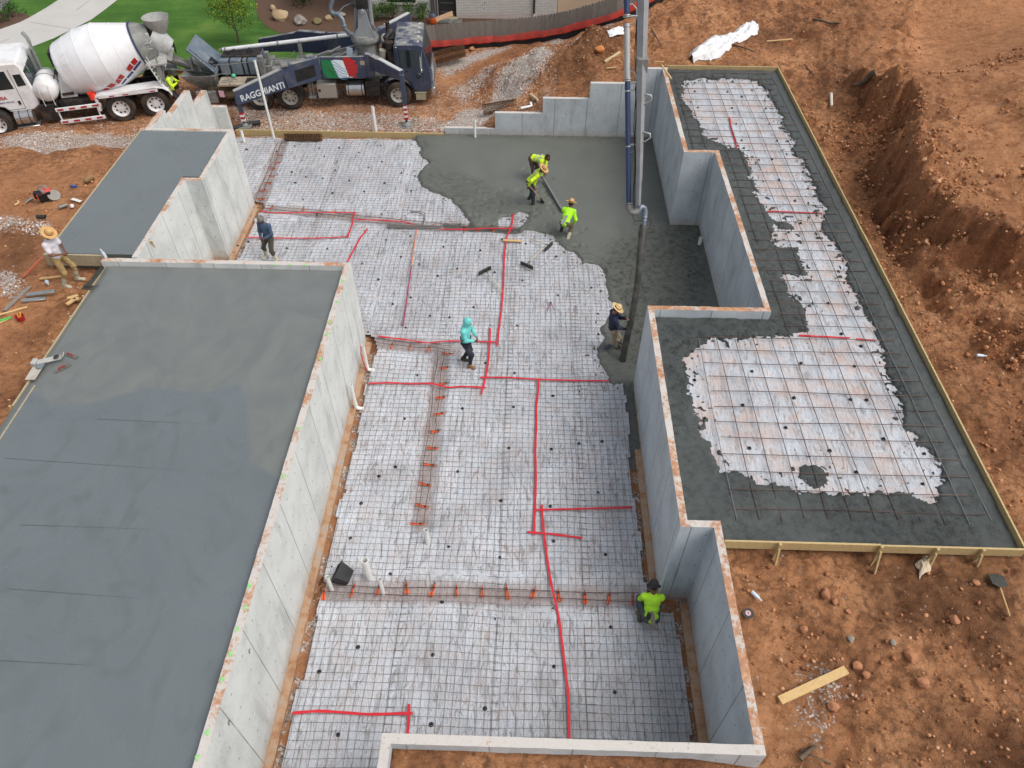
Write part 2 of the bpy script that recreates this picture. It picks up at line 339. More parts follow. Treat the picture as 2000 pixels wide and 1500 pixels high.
M_RED = simple('marking_tape_red', L(206, 34, 48), .5, var=.1, scale=5); M_ORG = simple('orange_paint', L(255, 104, 40), .6, var=.1, scale=20)
M_BLK = simple('black_plastic', L(24, 25, 28), .4, var=.2); M_PVC = simple('white_pvc', L(232, 233, 230), .35, var=.04, dirt=L(190, 170, 150), damt=.3)
# ================================================================ terrain
HW = 2.74
BASE = [(-4.56, -6), (-4.56, 14.76), (-10.04, 14.76), (-10.04, 18.58), (-9.54, 18.58), (-9.54, 21.46), (-12.15, 21.46), (-12.15, 26.5), (-3.4, 26.52), (-3.4, 26.64), (4.8, 26.64), (4.8, 20.8), (5.75, 20.8), (5.75, 13.35), (2.97, 13.35), (2.97, 7.38), (3.55, 7.38), (3.55, 3.54), (-1.9, 3.54), (-1.9, -6)]
CTRL = [(-13, 17, 2.35), (-13, 20.5, 2.3), (-16, 18, 2.25), (-20, 18, 2.1), (-14, 12, 2.3), (-20, 10, 2.3), (-12, 6, 2.3), (-15, 21.5, 1.75), (-18, 21.5, 1.6), (-13, 22.6, 1.5), (-13.2, 24, .7), (-16, 24.2, .45), (-20, 23, .5), (-24, 23, .4), (-26, 18, 1.5),
        (-22, 27, 0), (-16, 26.6, 0), (-13, 25.8, .05), (-16, 30, 0), (-12, 28, 0), (-8, 28.5, 0), (-5, 29, 0), (-2, 29, .05), (-8, 27, 0), (-11, 27, 0), (-3.8, 27.2, .08), (-8, 31, .05), (-4, 31.5, .1),
        (-25, 33, .05), (-15, 33, .05), (-8, 33, .1), (-2.4, 27.5, .2), (-.5, 27.6, .7), (1.3, 27.7, 1.25), (3, 27.7, 1.85), (4.4, 27.8, 2.4),
        (1, 31, 1.3), (3, 31, 2.2), (-1.2, 31, .7), (6, 28.5, 2.6), (9, 28.5, 2.6), (7, 33, 3.0), (10, 35, 3.3), (12, 30, 3.1), (9.5, 25, 2.4), (9.7, 20, 2.35), (9.7, 14, 2.3), (9.7, 9, 2.3), (10.7, 16, 2.45), (10.7, 10, 2.4),
        (11.8, 20, 2.8), (11, 25, 2.8), (6, 6, 2.2), (9, 6, 2.25), (4.5, 5, 2.15), (4.3, 3, 2.15), (8, 3, 2.3), (12, 7, 2.6), (13, 11, 2.8), (5, -3, 2.2), (0, 2.9, 2.5), (0, 1, 2.5), (2, 2.9, 2.5), (-1, 2.9, 2.5), (8, -3, 2.3), (15, 20, 3.3), (20, 25, 4.2), (20, 12, 3.6), (18, 35, 4.4), (24, 40, 5)]
PLAT = [at(u, v, 4.2) for u, v in [(1700, 100), (1745, 150), (1795, 165), (1812, 205), (1770, 255), (1822, 292), (1812, 318), (1850, 350), (1895, 395), (1950, 412), (2010, 440), (2400, 470), (2600, -120), (1720, -120)]]
LEDGE = [at(u, v, 3.4) for u, v in [(1740, 190), (1760, 300), (1800, 420), (1850, 470), (1920, 545), (2000, 600), (2400, 800), (2500, 0), (1800, 0)]]
FPX_ = [(800, 108, .12), (850, 101, .18), (900, 97, .25), (960, 92, .38), (1020, 87, .55), (1060, 82, .75), (1100, 75, 1.05), (1150, 62, 1.5), (1200, 47, 1.95), (1240, 28, 2.3), (1280, 8, 2.6), (1320, -20, 2.9)]
FL = [(*at(u, v, z), z) for u, v, z in FPX_]; FLX = [-60, -8, -6.3]+[p[0] for p in FL]; FLY = [31.3, 31.3, 31.8]+[p[1] for p in FL]
CTRL_F = [(x, y-.1, z+.02) for x, y, z in FL]
def ctrl(X, Y):
    s = np.zeros(X.shape); t = np.zeros(X.shape)
    for x, y, z in CTRL+CTRL_F:
        w_ = 1/((X-x)**2+(Y-y)**2+.4)**2; s += w_*z; t += w_
    return s/t
MULCH = [at(u, v, .12) for u, v in [(497, -30), (500, 20), (505, 35), (520, 52), (540, 62), (565, 71), (600, 75), (700, 84), (830, 84), (842, 62), (905, 45), (1090, 28), (1210, -4), (1260, -30)]]
GRAVP = [([(1600/4+0, 0)], 0)]
def px(poly, z): return [at(u, v, z) for u, v in poly]
GR_ = 0
GR = [(px([(0, 262), (60, 250), (190, 232), (260, 238), (320, 228), (330, 262), (240, 285), (170, 300), (110, 322), (60, 312), (0, 322)], .6), .75),
      (px([(845, 120), (960, 100), (1000, 103), (950, 122), (870, 140)], .3), .95), (px([(1075, 98), (1100, 95), (1098, 118), (1060, 150), (1075, 165), (1060, 180), (1030, 192), (985, 212), (940, 235), (880, 250), (850, 232), (900, 205), (935, 195), (980, 165), (1010, 140), (1040, 115)], .45), .95),
      (px([(870, 180), (980, 155), (985, 165), (900, 200)], .1), .6), (px([(450, 205), (700, 215), (860, 230), (860, 262), (480, 262)], .05), .55), (px([(1120, 75), (1190, 60), (1190, 66), (1110, 88)], 1.6), .85), (px([(0, 425), (85, 432), (85, 452), (0, 445)], 2.3), .8), (px([(0, 535), (35, 545), (20, 575), (0, 572)], 2.3), .85),
      (px([(1585, 1308), (1620, 1298), (1650, 1330), (1640, 1350), (1600, 1400), (1600, 1440), (1585, 1400)], 2.3), .5), (px([(640, 150), (860, 175), (870, 230), (430, 225), (430, 190)], 0), .24)]
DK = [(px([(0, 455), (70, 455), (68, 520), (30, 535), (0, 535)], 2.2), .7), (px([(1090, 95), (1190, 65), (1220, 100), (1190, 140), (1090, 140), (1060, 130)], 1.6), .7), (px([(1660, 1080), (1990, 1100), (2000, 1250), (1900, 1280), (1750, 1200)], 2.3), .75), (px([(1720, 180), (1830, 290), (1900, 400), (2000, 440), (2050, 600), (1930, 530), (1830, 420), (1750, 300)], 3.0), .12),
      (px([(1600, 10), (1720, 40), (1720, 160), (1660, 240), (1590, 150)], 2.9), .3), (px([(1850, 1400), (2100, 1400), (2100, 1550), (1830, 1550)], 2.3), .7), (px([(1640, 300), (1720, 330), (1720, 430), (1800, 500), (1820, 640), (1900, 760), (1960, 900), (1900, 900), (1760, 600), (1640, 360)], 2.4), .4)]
TN = [(PLAT, .8), (px([(-200, 300), (200, 300), (160, 480), (60, 620), (0, 760), (-300, 900)], 2.3), .65), (px([(1430, 1200), (1560, 1220), (1580, 1400), (1500, 1500), (1480, 1350)], 2.3), .6), (px([(880, 130), (980, 125), (970, 160), (860, 190)], .1), .7), (px([(600, 215), (860, 195), (860, 220), (640, 240)], 0), .6), (px([(1170, 150), (1270, 110), (1280, 60), (1500, 130), (1260, 130)], 2.2), .4)]
def axis(a0, a1, st, far): return np.concatenate([-np.geomspace(far, -a0+.6, 9) if a0 < 0 else [], np.arange(a0, a1, st), np.geomspace(a1+.5, far, 9)])
gx = axis(-27, 27, .085, 220); gy = axis(-3, 45, .085, 260)
TX, TY = np.meshgrid(gx, gy)
def terrain_h(X, Y):
    Z = ctrl(X, Y)
    pd = sdf(PLAT, X, Y)+.55*fbm(X*1.0, Y*1.0, 4, 3)+.42*fbm(X*2.4, Y*2.4, 5, 8)
    ld = sdf(LEDGE, X, Y)+.5*fbm(X*.9, Y*.9, 4, 13)+.2*fbm(X*4, Y*4, 3, 18)
    Z = Z+sstep(-.38, .05, pd)*1.1*(1-.97*sstep(22.5, 27.5, Y))*sstep(9.6, 10.6, X)+sstep(-.6, .1, ld)*.38*(1-.95*sstep(21, 26, Y))
    side = (X > 3.5) & (Y < 27.0) | (X > 4.6)
    amp = np.where(side, .11, .035); amp = amp*(1-.7*sstep(0, .6, pd)*(X > 9)); left = (X < -10.5) & (Y < 23); amp = np.where(left, .05, amp)
    mound = np.exp(-((X+.2)**2/2.2+(Y-30.4)**2/1.4))*.55+np.exp(-((X-2.4)**2/2.6+(Y-30.2)**2/1.6))*.5
    bd = (1-.9*sstep(22.5, 27, Y))*np.exp(-((pd+.12)/.38)**2)*(X > 9.6)+.7*np.exp(-((ld+.25)/.4)**2)*(X > 9.6); Z = Z+bd*(.50*(cellv(X*1.1+.5*fbm(X*2, Y*2, 3, 7), Y*1.1, 401)-.3)+.26*(cellv(X*2.9, Y*2.9+.4*fbm(X*3, Y*3, 3, 9), 402)-.3)+.30*(ridge(X*1.1, Y*1.1, 4, 311)-.62)+.20*fbm(X*3.4, Y*3.4, 4, 312)); rz_ = np.exp(-((X-11.5)/2.6)**2)*sstep(12, 18, Y)*(X > 9.3); Z = Z+rz_*.13*(cellv(X*2.3, Y*2.3+.4*fbm(X*2, Y*2, 3, 9), 403)-.3)+rz_*.16*(ridge(X*1.8, Y*1.8, 4, 313)-.55)
    Z = Z+mound; amp = amp+.08*np.minimum(1, mound*3)
    Z = Z+amp*(1.3*fbm(X*1.3, Y*1.3, 3, 40)+.75*fbm(X*4.2, Y*4.2, 3, 50)+.55*(ridge(X*2.4, Y*2.4, 3, 51)-.6)+.9*np.maximum(0, vnoise(X*3.7, Y*3.7, 60)-.62)*2.2+.5*np.maximum(0, vnoise(X*8.7, Y*8.7, 61)-.6)*1.6)
    # tyre ruts in the truck lane and on the plateau
    ry = Y-.08*X; Z = Z+sum((-.045*np.exp(-((ry-c_+.05*np.sin(X*.7))/.16)**2)*(1+.25*np.sin(X*22))+.02*np.exp(-((np.abs(ry-c_)-.3)/.1)**2)) for c_ in (28.0, 29.9, 30.3, 32.2))*(X < 0)*(Y > 25.5)+.045*(ridge(X*.35+Y*.9, Y*.4-X*1.6, 3, 314)-.5)*sstep(.2, 1.0, pd)*(X > 9)
    # nothing may rise into slabs
    sl = (X > 2.8) & (X < 9.05) & (Y > 7.0) & (Y < 27.2); Z = np.where(sl, np.minimum(Z, 2.34), Z)
    sl = (X < -4.3) & (X > -10.9) & (Y < 15.0); Z = np.where(sl, np.minimum(Z, 2.3), Z)
    sl = (X > -12.5) & (X < -9.4) & (Y > 14.6) & (Y < 21.6); Z = np.where(sl, np.minimum(Z, 2.3), Z)
    nb = sdf(BASE, X, Y); Z = np.where(nb > 0, -.10, Z)
    Z = np.where((nb <= 0) & (nb > -.3) & (X < 3.7) & (Y < 3.6) & (X > -2.3), np.minimum(Z, 2.56), Z)
    fy = np.interp(X, FLX, FLY)+.12; k = sstep(0, .25, Y-fy)*(X < 9); Z = Z*(1-k)+k*(.02*(Y-31)-.03)
    return Z
TZ = terrain_h(TX, TY)
def acc(lst, wob=.25, soft=.35):
    a = np.zeros(TX.shape); w_ = wob*fbm(TX*1.5, TY*1.5, 4, 77)
    for p, k in lst: a = np.maximum(a, k*sstep(-soft, soft, sdf(p, TX, TY)+w_))
    return a
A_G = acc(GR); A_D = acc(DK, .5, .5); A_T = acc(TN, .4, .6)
A_G = np.maximum(A_G, .33*(TY > 24.5)*(TY < 31)*(TX < 1)*.55); 
nr, nc = TX.shape; idx = np.arange(nr*nc).reshape(nr, nc)
TF = np.stack([idx[:-1, :-1], idx[:-1, 1:], idx[1:, 1:], idx[1:, :-1]], -1).reshape(-1, 4)
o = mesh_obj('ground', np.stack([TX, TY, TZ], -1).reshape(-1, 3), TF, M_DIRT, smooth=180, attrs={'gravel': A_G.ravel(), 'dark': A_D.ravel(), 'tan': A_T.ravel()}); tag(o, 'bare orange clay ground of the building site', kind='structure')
def gz(x, y):                               # ground height under a point
    i = int(np.clip(np.searchsorted(gy, y), 1, nr-1)); j = int(np.clip(np.searchsorted(gx, x), 1, nc-1)); return float(max(TZ[i, j], TZ[i-1, j-1], TZ[i-1, j], TZ[i, j-1]))
def gat(u, v, lo=-.1, hi=6.0):              # point of the ground seen at (u,v)
    z = hi
    while z > lo:
        x, y = at(u, v, z)
        if gz(x, y) >= z: return (x, y, gz(x, y))
        z -= .03
    return (*at(u, v, lo), lo)
# ================================================================ generic draped grids
def grid_obj(name, x0, x1, y0, y1, st, zf, keep, mat, attrs=None, **tg):
    xs = np.arange(x0, x1+st, st); ys = np.arange(y0, y1+st, st); X, Y = np.meshgrid(xs, ys); K = keep(X, Y); Z = zf(X, Y)
    r, c = X.shape; ix = np.arange(r*c).reshape(r, c); f = np.stack([ix[:-1, :-1], ix[:-1, 1:], ix[1:, 1:], ix[1:, :-1]], -1).reshape(-1, 4)
    kk = K.ravel()[f].all(1); f = f[kk]; used = np.unique(f); mp = -np.ones(r*c, int); mp[used] = np.arange(len(used))
    V = np.stack([X, Y, Z], -1).reshape(-1, 3)[used]
    at_ = {k: a(X, Y).ravel()[used] for k, a in (attrs or {}).items()}
    o = mesh_obj(name, V, mp[f], mat, smooth=180, attrs=at_); tag(o, **tg); return o
# ---- plastic sheet over the basement bed
TRENCH = [((862, 685), (845, 830)), ((845, 830), (822, 1025)), ((640, 1152), (1248, 1168)), ((548, 280), (500, 408)), ((505, 405), (830, 440)), ((830, 440), (1010, 450)), ((725, 668), (882, 682))]
TRW = [(at(*a), at(*b)) for a, b in TRENCH]
def segd(X, Y, a, b):
    ex, ey = b[0]-a[0], b[1]-a[1]; t = np.clip(((X-a[0])*ex+(Y-a[1])*ey)/(ex*ex+ey*ey), 0, 1); return np.hypot(X-a[0]-ex*t, Y-a[1]-ey*t)
def tr_d(X, Y):
    d = np.full(X.shape, 9.)
    for a, b in TRW: d = np.minimum(d, segd(X, Y, a, b))
    return d
def plas_z(X, Y):
    d = tr_d(X, Y)+.07*fbm(X*3, Y*3, 3, 5)
    w1 = np.abs(fbm(X*2.6+.9*fbm(X, Y, 2, 9), Y*.9, 4, 21)); w2 = ridge(X*7+Y*1.5, Y*3, 3, 31)
    fold = np.exp(-(d-.42)**2/.04)*.03*ridge(X*6, Y*6, 3, 71)
    return .012-.075*(1-sstep(.1, .32, d))+.028*(1-w1*2.2)*vnoise(X*.7, Y*.7, 81)+.012*w2+fold
def plas_keep(X, Y): return sdf(BASE, X, Y) > .36+.10*fbm(X*1.6, Y*1.6, 3, 15)
def f_stain(X, Y):
    d = tr_d(X, Y)+.12*fbm(X*2, Y*2, 4, 5); return (1-sstep(.08, .36, d))*.9
def f_wet(X, Y):
    p = px([(1290, 1195), (1330, 1200), (1400, 1470), (1040, 1470), (1060, 1330), (1230, 1290)], 0); return .55*sstep(-.3, .5, sdf(p, X, Y)+.5*fbm(X*2, Y*2, 4, 55))*(.45+.55*vnoise(X*2.2, Y*2.2, 3))
grid_obj('plastic_sheet', -12.2, 5.8, -3, 26.6, .055, plas_z, plas_keep, M_PLAS, {'stain': f_stain, 'wet': f_wet}, label='wrinkled translucent plastic vapour barrier covering the whole basement floor bed', cat='plastic sheet')
# gravel and clay strip under its edge = basement bed
def m_bed():
    t = NT('basement_bed'); vx = t.n('ShaderNodeTexVoronoi'); vx.inputs['Scale'].default_value = 26; t.link(t.co, vx.inputs['Vector']); sx = t.n('ShaderNodeSeparateColor'); t.link(vx.outputs['Color'], sx.inputs[0])
    peb = t.ramp(sx.outputs[0], [(0, L(96, 86, 78)), (.5, L(150, 138, 128)), (1, L(206, 200, 194))]); cl = t.mix(t.noise(6, 5), L(132, 86, 58), L(176, 128, 90))
    col = t.mix(t.ramp(t.noise(2.2, 5, .7), [(.45, 0.0), (.55, 1.0)]), cl, peb); return t.out(col, .9, t.bump(vx.outputs['Distance'], .8, -.02), spec=.2)
grid_obj('basement_ground', -12.2, 5.8, -3, 26.6, .09, lambda X, Y: -.055+.02*fbm(X*6, Y*6, 3, 4)-.05*(1-sstep(.3, .6, tr_d(X, Y))), lambda X, Y: sdf(BASE, X, Y) > .0, m_bed(), label='gravel and clay strip left bare between plastic and walls', kind='structure')
def m_foot():
    t = NT('footing'); col = t.ramp(t.noise(4, 6, .7), [(.35, L(150, 112, 84)), (.52, L(178, 146, 118)), (.66, L(160, 152, 144))]); return t.out(col, .85, t.bump(t.noise(20, 5), .4, .01), spec=.2)
# ================================================================ foundation walls
def offset(pl, d):
    P = [Vector(p) for p in pl]; out = []
    for i in range(len(P)):
        a = (P[i]-P[i-1]).normalized() if i else (P[1]-P[0]).normalized(); b = (P[i+1]-P[i]).normalized() if i < len(P)-1 else a
        na = Vector((-a.y, a.x)); nb_ = Vector((-b.y, b.x)); m = na+nb_; m = m/m.length_squared*2 if m.length > 1e-6 else na
        out.append(P[i]+m*d)
    return out
def wall(name, pl, thick, z1, mat, label, z0=-.12, jit=.008, st=.12, parent=None, cat='wall'):
    """pl = visible face line; body lies to the left of travel by thick"""
    A = [Vector(p) for p in pl]; B = offset(pl, thick); mb = MB(); rings = []
    zt = z1 if callable(z1) else (lambda x, y: z1)
    for i in range(len(A)-1):
        n = max(1, int((A[i+1]-A[i]).length/st))
        for k in range(n+(i == len(A)-2)):
            t_ = k/n; a = A[i].lerp(A[i+1], t_); b = B[i].lerp(B[i+1], t_)
            j = lambda s_: (vnoise(np.array([a.x*9+s_]), np.array([a.y*9]), 5)[0]-.5)*2*jit
            z = zt(a.x, a.y); dv = (b-a).normalized()
            at_ = a+dv*(abs(j(3))); bt = b-dv*abs(j(9))*1.3
            rings.append([(a.x, a.y, z0), (a.x, a.y, z-.03), (at_.x, at_.y, z+j(1)), (bt.x, bt.y, z+j(2)), (b.x, b.y, z-.03), (b.x, b.y, z0)])
    mb.loft(rings); o = mb.build(name, mat, parent, smooth=24); tag(o, label, cat if not parent else None); return o
wall('foundation_wall', [(-4.489, -4.), (-4.489, 14.83), (-10.84, 14.83)], .15, 2.765, M_WL, 'long poured concrete wall beside the big grey slab, muddy broken top edge')
wall('foundation_wall', [(-9.95, 14.84), (-9.95, 18.5), (-9.455, 18.5), (-9.455, 21.54), (-12.42, 21.54)], .145, 2.80, M_WL, 'jogged concrete wall holding the smaller upper grey slab')
def rv(p): return list(reversed(p))
wall('foundation_wall', rv([(4.705, 26.57), (4.705, 20.69), (5.65, 20.69), (5.65, 13.437), (2.877, 13.437), (2.877, 7.294), (3.477, 7.294), (3.477, 3.606)]) , -.145, 2.74, M_WR, 'zigzag concrete wall with orange clay smeared top beside the slab with steel bars')
wall('foundation_wall', [(-2.0, -4.), (-2.0, 3.606), (3.622, 3.606)], -.15, 2.737, M_WF, 'clean white topped front wall at the bottom of the photo')
def stepz(x, y): return .34 if x < -1.385 else (.98 if x < .43 else (1.58 if x < 2.165 else (2.18 if x < 3.8 else 2.745)))
mb = MB()
for x0, x1, z in ((-3.34, -1.385, .34), (-1.385, .43, .98), (.43, 2.165, 1.58), (2.165, 3.8, 2.18), (3.8, 4.9, 2.745)): mb.bb(x0, x1, 26.575, 26.72, -.12, z)
o = mb.build('stepped_wall', M_WF, smooth=20); bm = bmesh.new(); bm.from_mesh(o.data); bmesh.ops.remove_doubles(bm, verts=bm.verts, dist=.001); bm.to_mesh(o.data); bm.free()
tag(o, 'stepped concrete retaining wall rising to the right behind the wet floor', 'wall')
mb = MB()
for y0, y1, z in ((21.56, 22.77, 2.78), (22.77, 24.9, 2.47), (24.9, 26.22, 1.86)): mb.bb(-12.28, -12.08, y0, y1, -.12, z)
mb.bb(-12.28, -11.58, 26.22, 26.42, -.12, 1.2)
o = mb.build('wing_wall', M_WL, smooth=20); tag(o, 'pale concrete wing wall stepping down toward the mixer truck', 'wall')
# footing ledge along the walls
mb = MB(); mf = m_foot()
mb.bb(-4.485, -4.33, -3, 14.8, -.08, .035); mb.bb(3.30, 3.47, 3.62, 7.2, -.08, .03); mb.bb(2.72, 2.872, 7.3, 11.2, -.08, .03); mb.bb(-9.44, -9.28, 14.85, 21.5, -.08, .035)
o = mb.build('footing', mf, smooth=20); tag(o, 'clay stained concrete footing strip at the foot of the walls', kind='structure')
# ================================================================ slabs
FR = px([(-60, 770), (60, 760), (110, 795), (170, 790), (290, 757), (330, 765), (400, 765), (460, 752), (482, 770), (485, 860), (492, 900), (560, 935), (700, 600), (700, 480), (150, 480)], 2.62)
def slab1_z(X, Y): return 2.62+.004*fbm(X*.8, Y*.8, 2, 3)-.02*sstep(-10.62, -10.66, X)
def f_fresh(X, Y): return sstep(-.05, .05, sdf(FR, X, Y)+.12*fbm(X*1.2, Y*1.2, 4, 5))
o = grid_obj('garage_slab', -10.75, -4.64, -3.5, 14.675, .06, slab1_z, lambda X, Y: np.ones(X.shape, bool), M_SLAB, {'fresh': f_fresh}, label='large freshly troweled dark grey concrete slab at the left', cat='concrete slab')
s1 = o
mb = MB()
for a, b in (((190, 818), (400, 828)), ((10, 895), (360, 918)), ((40, 1025), (292, 1033)), ((15, 1150), (268, 1168)), ((0, 1290), (192, 1300)), ((150, 835), (105, 905))):
    A = at(*a, 2.6265); B = at(*b, 2.6265); mb.add([(A[0], A[1]-.005, 2.6265), (B[0], B[1]-.001, 2.6265), (B[0], B[1]+.001, 2.6265), (A[0], A[1]+.005, 2.6265)], [(0, 1, 2, 3)])
mb.build('trowel_line', simple('trowel_line', L(76, 82, 84), .5), s1)
mb = MB(); mb.bb(-10.75, -4.645, -3.5, 14.67, 2.3, 2.605); mb.build('slab_edge', M_POUR, s1)
o = grid_obj('porch_slab', -12.36, -9.60, 14.98, 21.38, .08, lambda X, Y: 2.765+.003*fbm(X, Y, 2, 4), lambda X, Y: ((X < -10.1) | (Y > 18.67)), M_SLAB, {'fresh': lambda X, Y: .25+0*X}, label='smaller smooth grey concrete slab behind the man in the straw hat', cat='concrete slab')
mb = MB(); mb.bb(-12.36, -10.11, 14.98, 21.38, 2.3, 2.755); mb.build('slab_edge', M_POUR, o)
mb = MB(); mb.bb(-12.40, -12.365, 14.9, 21.36, 2.35, 2.782); mb.bb(-12.42, -10.9, 14.88, 14.93, 2.45, 2.79)
tag(mb.build('form_board', M_FORMG, bevel=.004), 'wooden form board edging the smaller upper slab', 'form board', 'form boards around the slabs')
mb = MB(); mb.bb(-10.785, -10.755, 9.9, 14.6, 2.38, 2.636); tag(mb.build('form_board', M_FORMG, bevel=.004), 'thin wooden form board along the left edge of the big slab', 'form board', 'form boards around the slabs')
mb = MB(); mb.bb(-10.59, -10.565, 3, 10.5, 2.5, 2.638); tag(mb.build('form_board', M_FORMG, bevel=.004), 'narrow screed strip set into the near left edge of the big slab', 'form board', 'form boards around the slabs')
mb = MB()
for x0, x1, dz in ((-11.55, -7.35, .0), (-7.35, -3.36, -.006)): mb.bb(x0, x1-.004, 26.48+dz, 26.53+dz, -.08, .17+dz)
tag(mb.build('form_board', M_FORM, bevel=.004), 'long yellow form board along the far edge of the basement floor', 'form board', 'form boards around the slabs')
# right slab with steel
WH = px([(1333, 157), (1370, 153), (1440, 153), (1480, 157), (1500, 185), (1512, 205), (1528, 228), (1530, 250), (1548, 270), (1553, 287), (1548, 294), (1565, 310), (1573, 325), (1585, 345), (1590, 365), (1600, 385), (1610, 405), (1603, 425), (1608, 445), (1620, 460), (1635, 485), (1650, 510), (1655, 550), (1675, 575), (1690, 605), (1700, 630), (1715, 665), (1725, 690), (1740, 735), (1755, 760), (1765, 800), (1765, 830), (1790, 845), (1800, 870), (1830, 900), (1850, 940), (1825, 978), (1780, 970), (1740, 960), (1660, 961), (1600, 965), (1560, 960), (1520, 950), (1450, 930), (1415, 918), (1390, 895), (1385, 870), (1370, 850), (1365, 820), (1350, 790), (1340, 760), (1345, 730), (1338, 705), (1360, 680), (1380, 665), (1430, 660), (1480, 662), (1530, 657), (1560, 650), (1575, 645), (1570, 600), (1550, 590), (1540, 565), (1535, 538), (1575, 532), (1560, 500), (1555, 485), (1515, 482), (1510, 455), (1512, 435), (1495, 405), (1480, 385), (1472, 345), (1460, 350), (1468, 335), (1465, 320), (1455, 298), (1440, 288), (1425, 290), (1395, 275), (1375, 262), (1368, 245), (1355, 228), (1345, 210), (1333, 190)], 2.5)
BL = px([(1556, 905), (1598, 906), (1618, 930), (1610, 945), (1590, 950), (1565, 935)], 2.5); BL2 = px([(1510, 430), (1545, 430), (1548, 445), (1520, 447)], 2.5)
RS = [(3.63, 7.13), (8.95, 7.13), (8.95, 27.08), (4.86, 27.08), (4.86, 20.85), (5.80, 20.85), (5.80, 13.28), (3.03, 13.28), (3.03, 7.45), (3.63, 7.45)]
def hole(X, Y):
    f = .13*fbm(X*2.6, Y*2.6, 4, 91)+.12*fbm(X*12, Y*12, 4, 93)
    h = sdf(WH, X, Y)+f; h = np.minimum(h, -(sdf(BL, X, Y)+f)); h = np.minimum(h, -(sdf(BL2, X, Y)+f)); return h
def rs_z(X, Y):
    h = hole(X, Y); z = 2.53+.026*fbm(X*2.5, Y*2.5, 4, 95)+.024*(ridge(X*7, Y*7, 3, 97)-.5)
    spl = (vnoise(X*12, Y*12, 99) > .74+.5*np.clip(h, 0, 1)) & (h > .03) & (h < .55)
    return z-.13*sstep(-.05, .06, h)*(1-.85*spl)
o = grid_obj('reinforced_slab', 3.0, 8.99, 7.1, 27.1, .04, rs_z, lambda X, Y: (sdf(RS, X, Y) > -.02) & (hole(X, Y) < .62), M_POUR2, {'coarse': lambda X, Y: np.clip(.75+.5*fbm(X*.8, Y*.8, 3, 12), .35, 1)*(1-.55*sstep(8.3, 8.7, X)*(Y > 9))}, label='rough dark grey fresh concrete placed around the edges of the steel bar slab', cat='concrete slab')
mb = MB(); mb.bb(3.67, 8.94, 7.14, 13.2, 2.32, 2.39); mb.bb(5.86, 8.94, 13.2, 20.88, 2.32, 2.39); mb.bb(4.92, 8.94, 20.88, 27.06, 2.32, 2.39); mb.build('slab_underside', M_POUR2, o)
grid_obj("plastic_sheet", 3.3, 8.9, 8.0, 26.9, .05, lambda X, Y: 2.475+.008*(ridge(X*2.2, Y*2.2, 4, 5)-.5)*2, lambda X, Y: sdf(WH, X, Y) > -.2, M_PLAS2, {'stain': lambda X, Y: 0*X, 'wet': lambda X, Y: 0*X}, label='pinkish white mud stained plastic sheet under the grid of steel bars', cat='plastic sheet')
# poured basement floor
PR_ = px([(812, 262), (812, 275), (820, 300), (835, 318), (815, 345), (822, 365), (850, 378), (880, 388), (905, 415), (915, 435), (930, 443), (972, 440), (980, 428), (1000, 422), (1012, 412), (1030, 418), (1025, 432), (1012, 447), (1080, 460), (1080, 470), (1105, 487), (1125, 492), (1135, 515), (1160, 515), (1180, 527), (1180, 560), (1195, 590), (1200, 600), (1172, 645), (1180, 655), (1160, 690), (1178, 718), (1190, 745), (1236, 753)], .05)+[(3.2, 11.2), (3.2, 13.2), (6, 13.2), (6, 21), (5, 21), (5, 26.7), (-3.3, 26.7)]
PH = px([(975, 432), (985, 425), (1000, 422), (1015, 414), (1030, 418), (1022, 435), (1010, 447), (985, 443)], .05)
_fr = random.Random(5); FOOT = [(at(u+_fr.uniform(-w_, w_), v+_fr.uniform(-w_, w_)*.6, .1)+(_fr.uniform(0, 6),)) for u, v, w_, k in ((1035, 395, 45, 12), (1105, 462, 40, 12), (1200, 670, 25, 6), (1050, 350, 40, 8), (950, 400, 60, 12), (1230, 520, 60, 12)) for _ in range(k)]
def pz(X, Y):
    d = sdf(PR_, X, Y)+.12*fbm(X*2.2, Y*2.2, 4, 41)+.07*fbm(X*11, Y*11, 3, 43); d = np.minimum(d, -(sdf(PH, X, Y)+.08*fbm(X*9, Y*9, 3, 44)))
    c = p_coarse(X, Y); z = -.03+.125*sstep(-.06, .12, d)
    spl = (vnoise(X*11, Y*11, 45) > .80+.5*np.clip(-d, 0, 1)) & (d < -.05) & (d > -.8); z = z+.10*spl
    for fx_, fy_, fa_ in FOOT: cx, sx__ = math.cos(fa_), math.sin(fa_); u_ = (X-fx_)*cx+(Y-fy_)*sx__; v_ = -(X-fx_)*sx__+(Y-fy_)*cx; q_ = (u_/.15)**2+(v_/.075)**2; z = z-.035*np.exp(-q_*q_)*(d > .1)+.014*np.exp(-((q_-2.0)/.8)**2)*(d > .1)
    return z+c*(.02*fbm(X*2.5, Y*2.5, 4, 46)+.012*ridge(X*8, Y*8, 3, 47))*sstep(-.05, .1, d)
CO = px([(1150, 500), (1250, 440), (1390, 440), (1400, 600), (1250, 740), (1160, 690), (1200, 600)], .05); CO2 = px([(820, 330), (900, 340), (1000, 380), (1010, 430), (900, 440), (820, 370)], .05)
def p_coarse(X, Y):
    a = sstep(-.5, .6, sdf(CO, X, Y)+.5*fbm(X, Y, 3, 48)); b = .6*sstep(-.4, .4, sdf(CO2, X, Y)+.5*fbm(X, Y, 3, 49)); e = .5*(1-sstep(.1, .7, sdf(PR_, X, Y)+.3*fbm(X*2, Y*2, 3, 42)))
    return np.maximum(np.maximum(a, b), e)
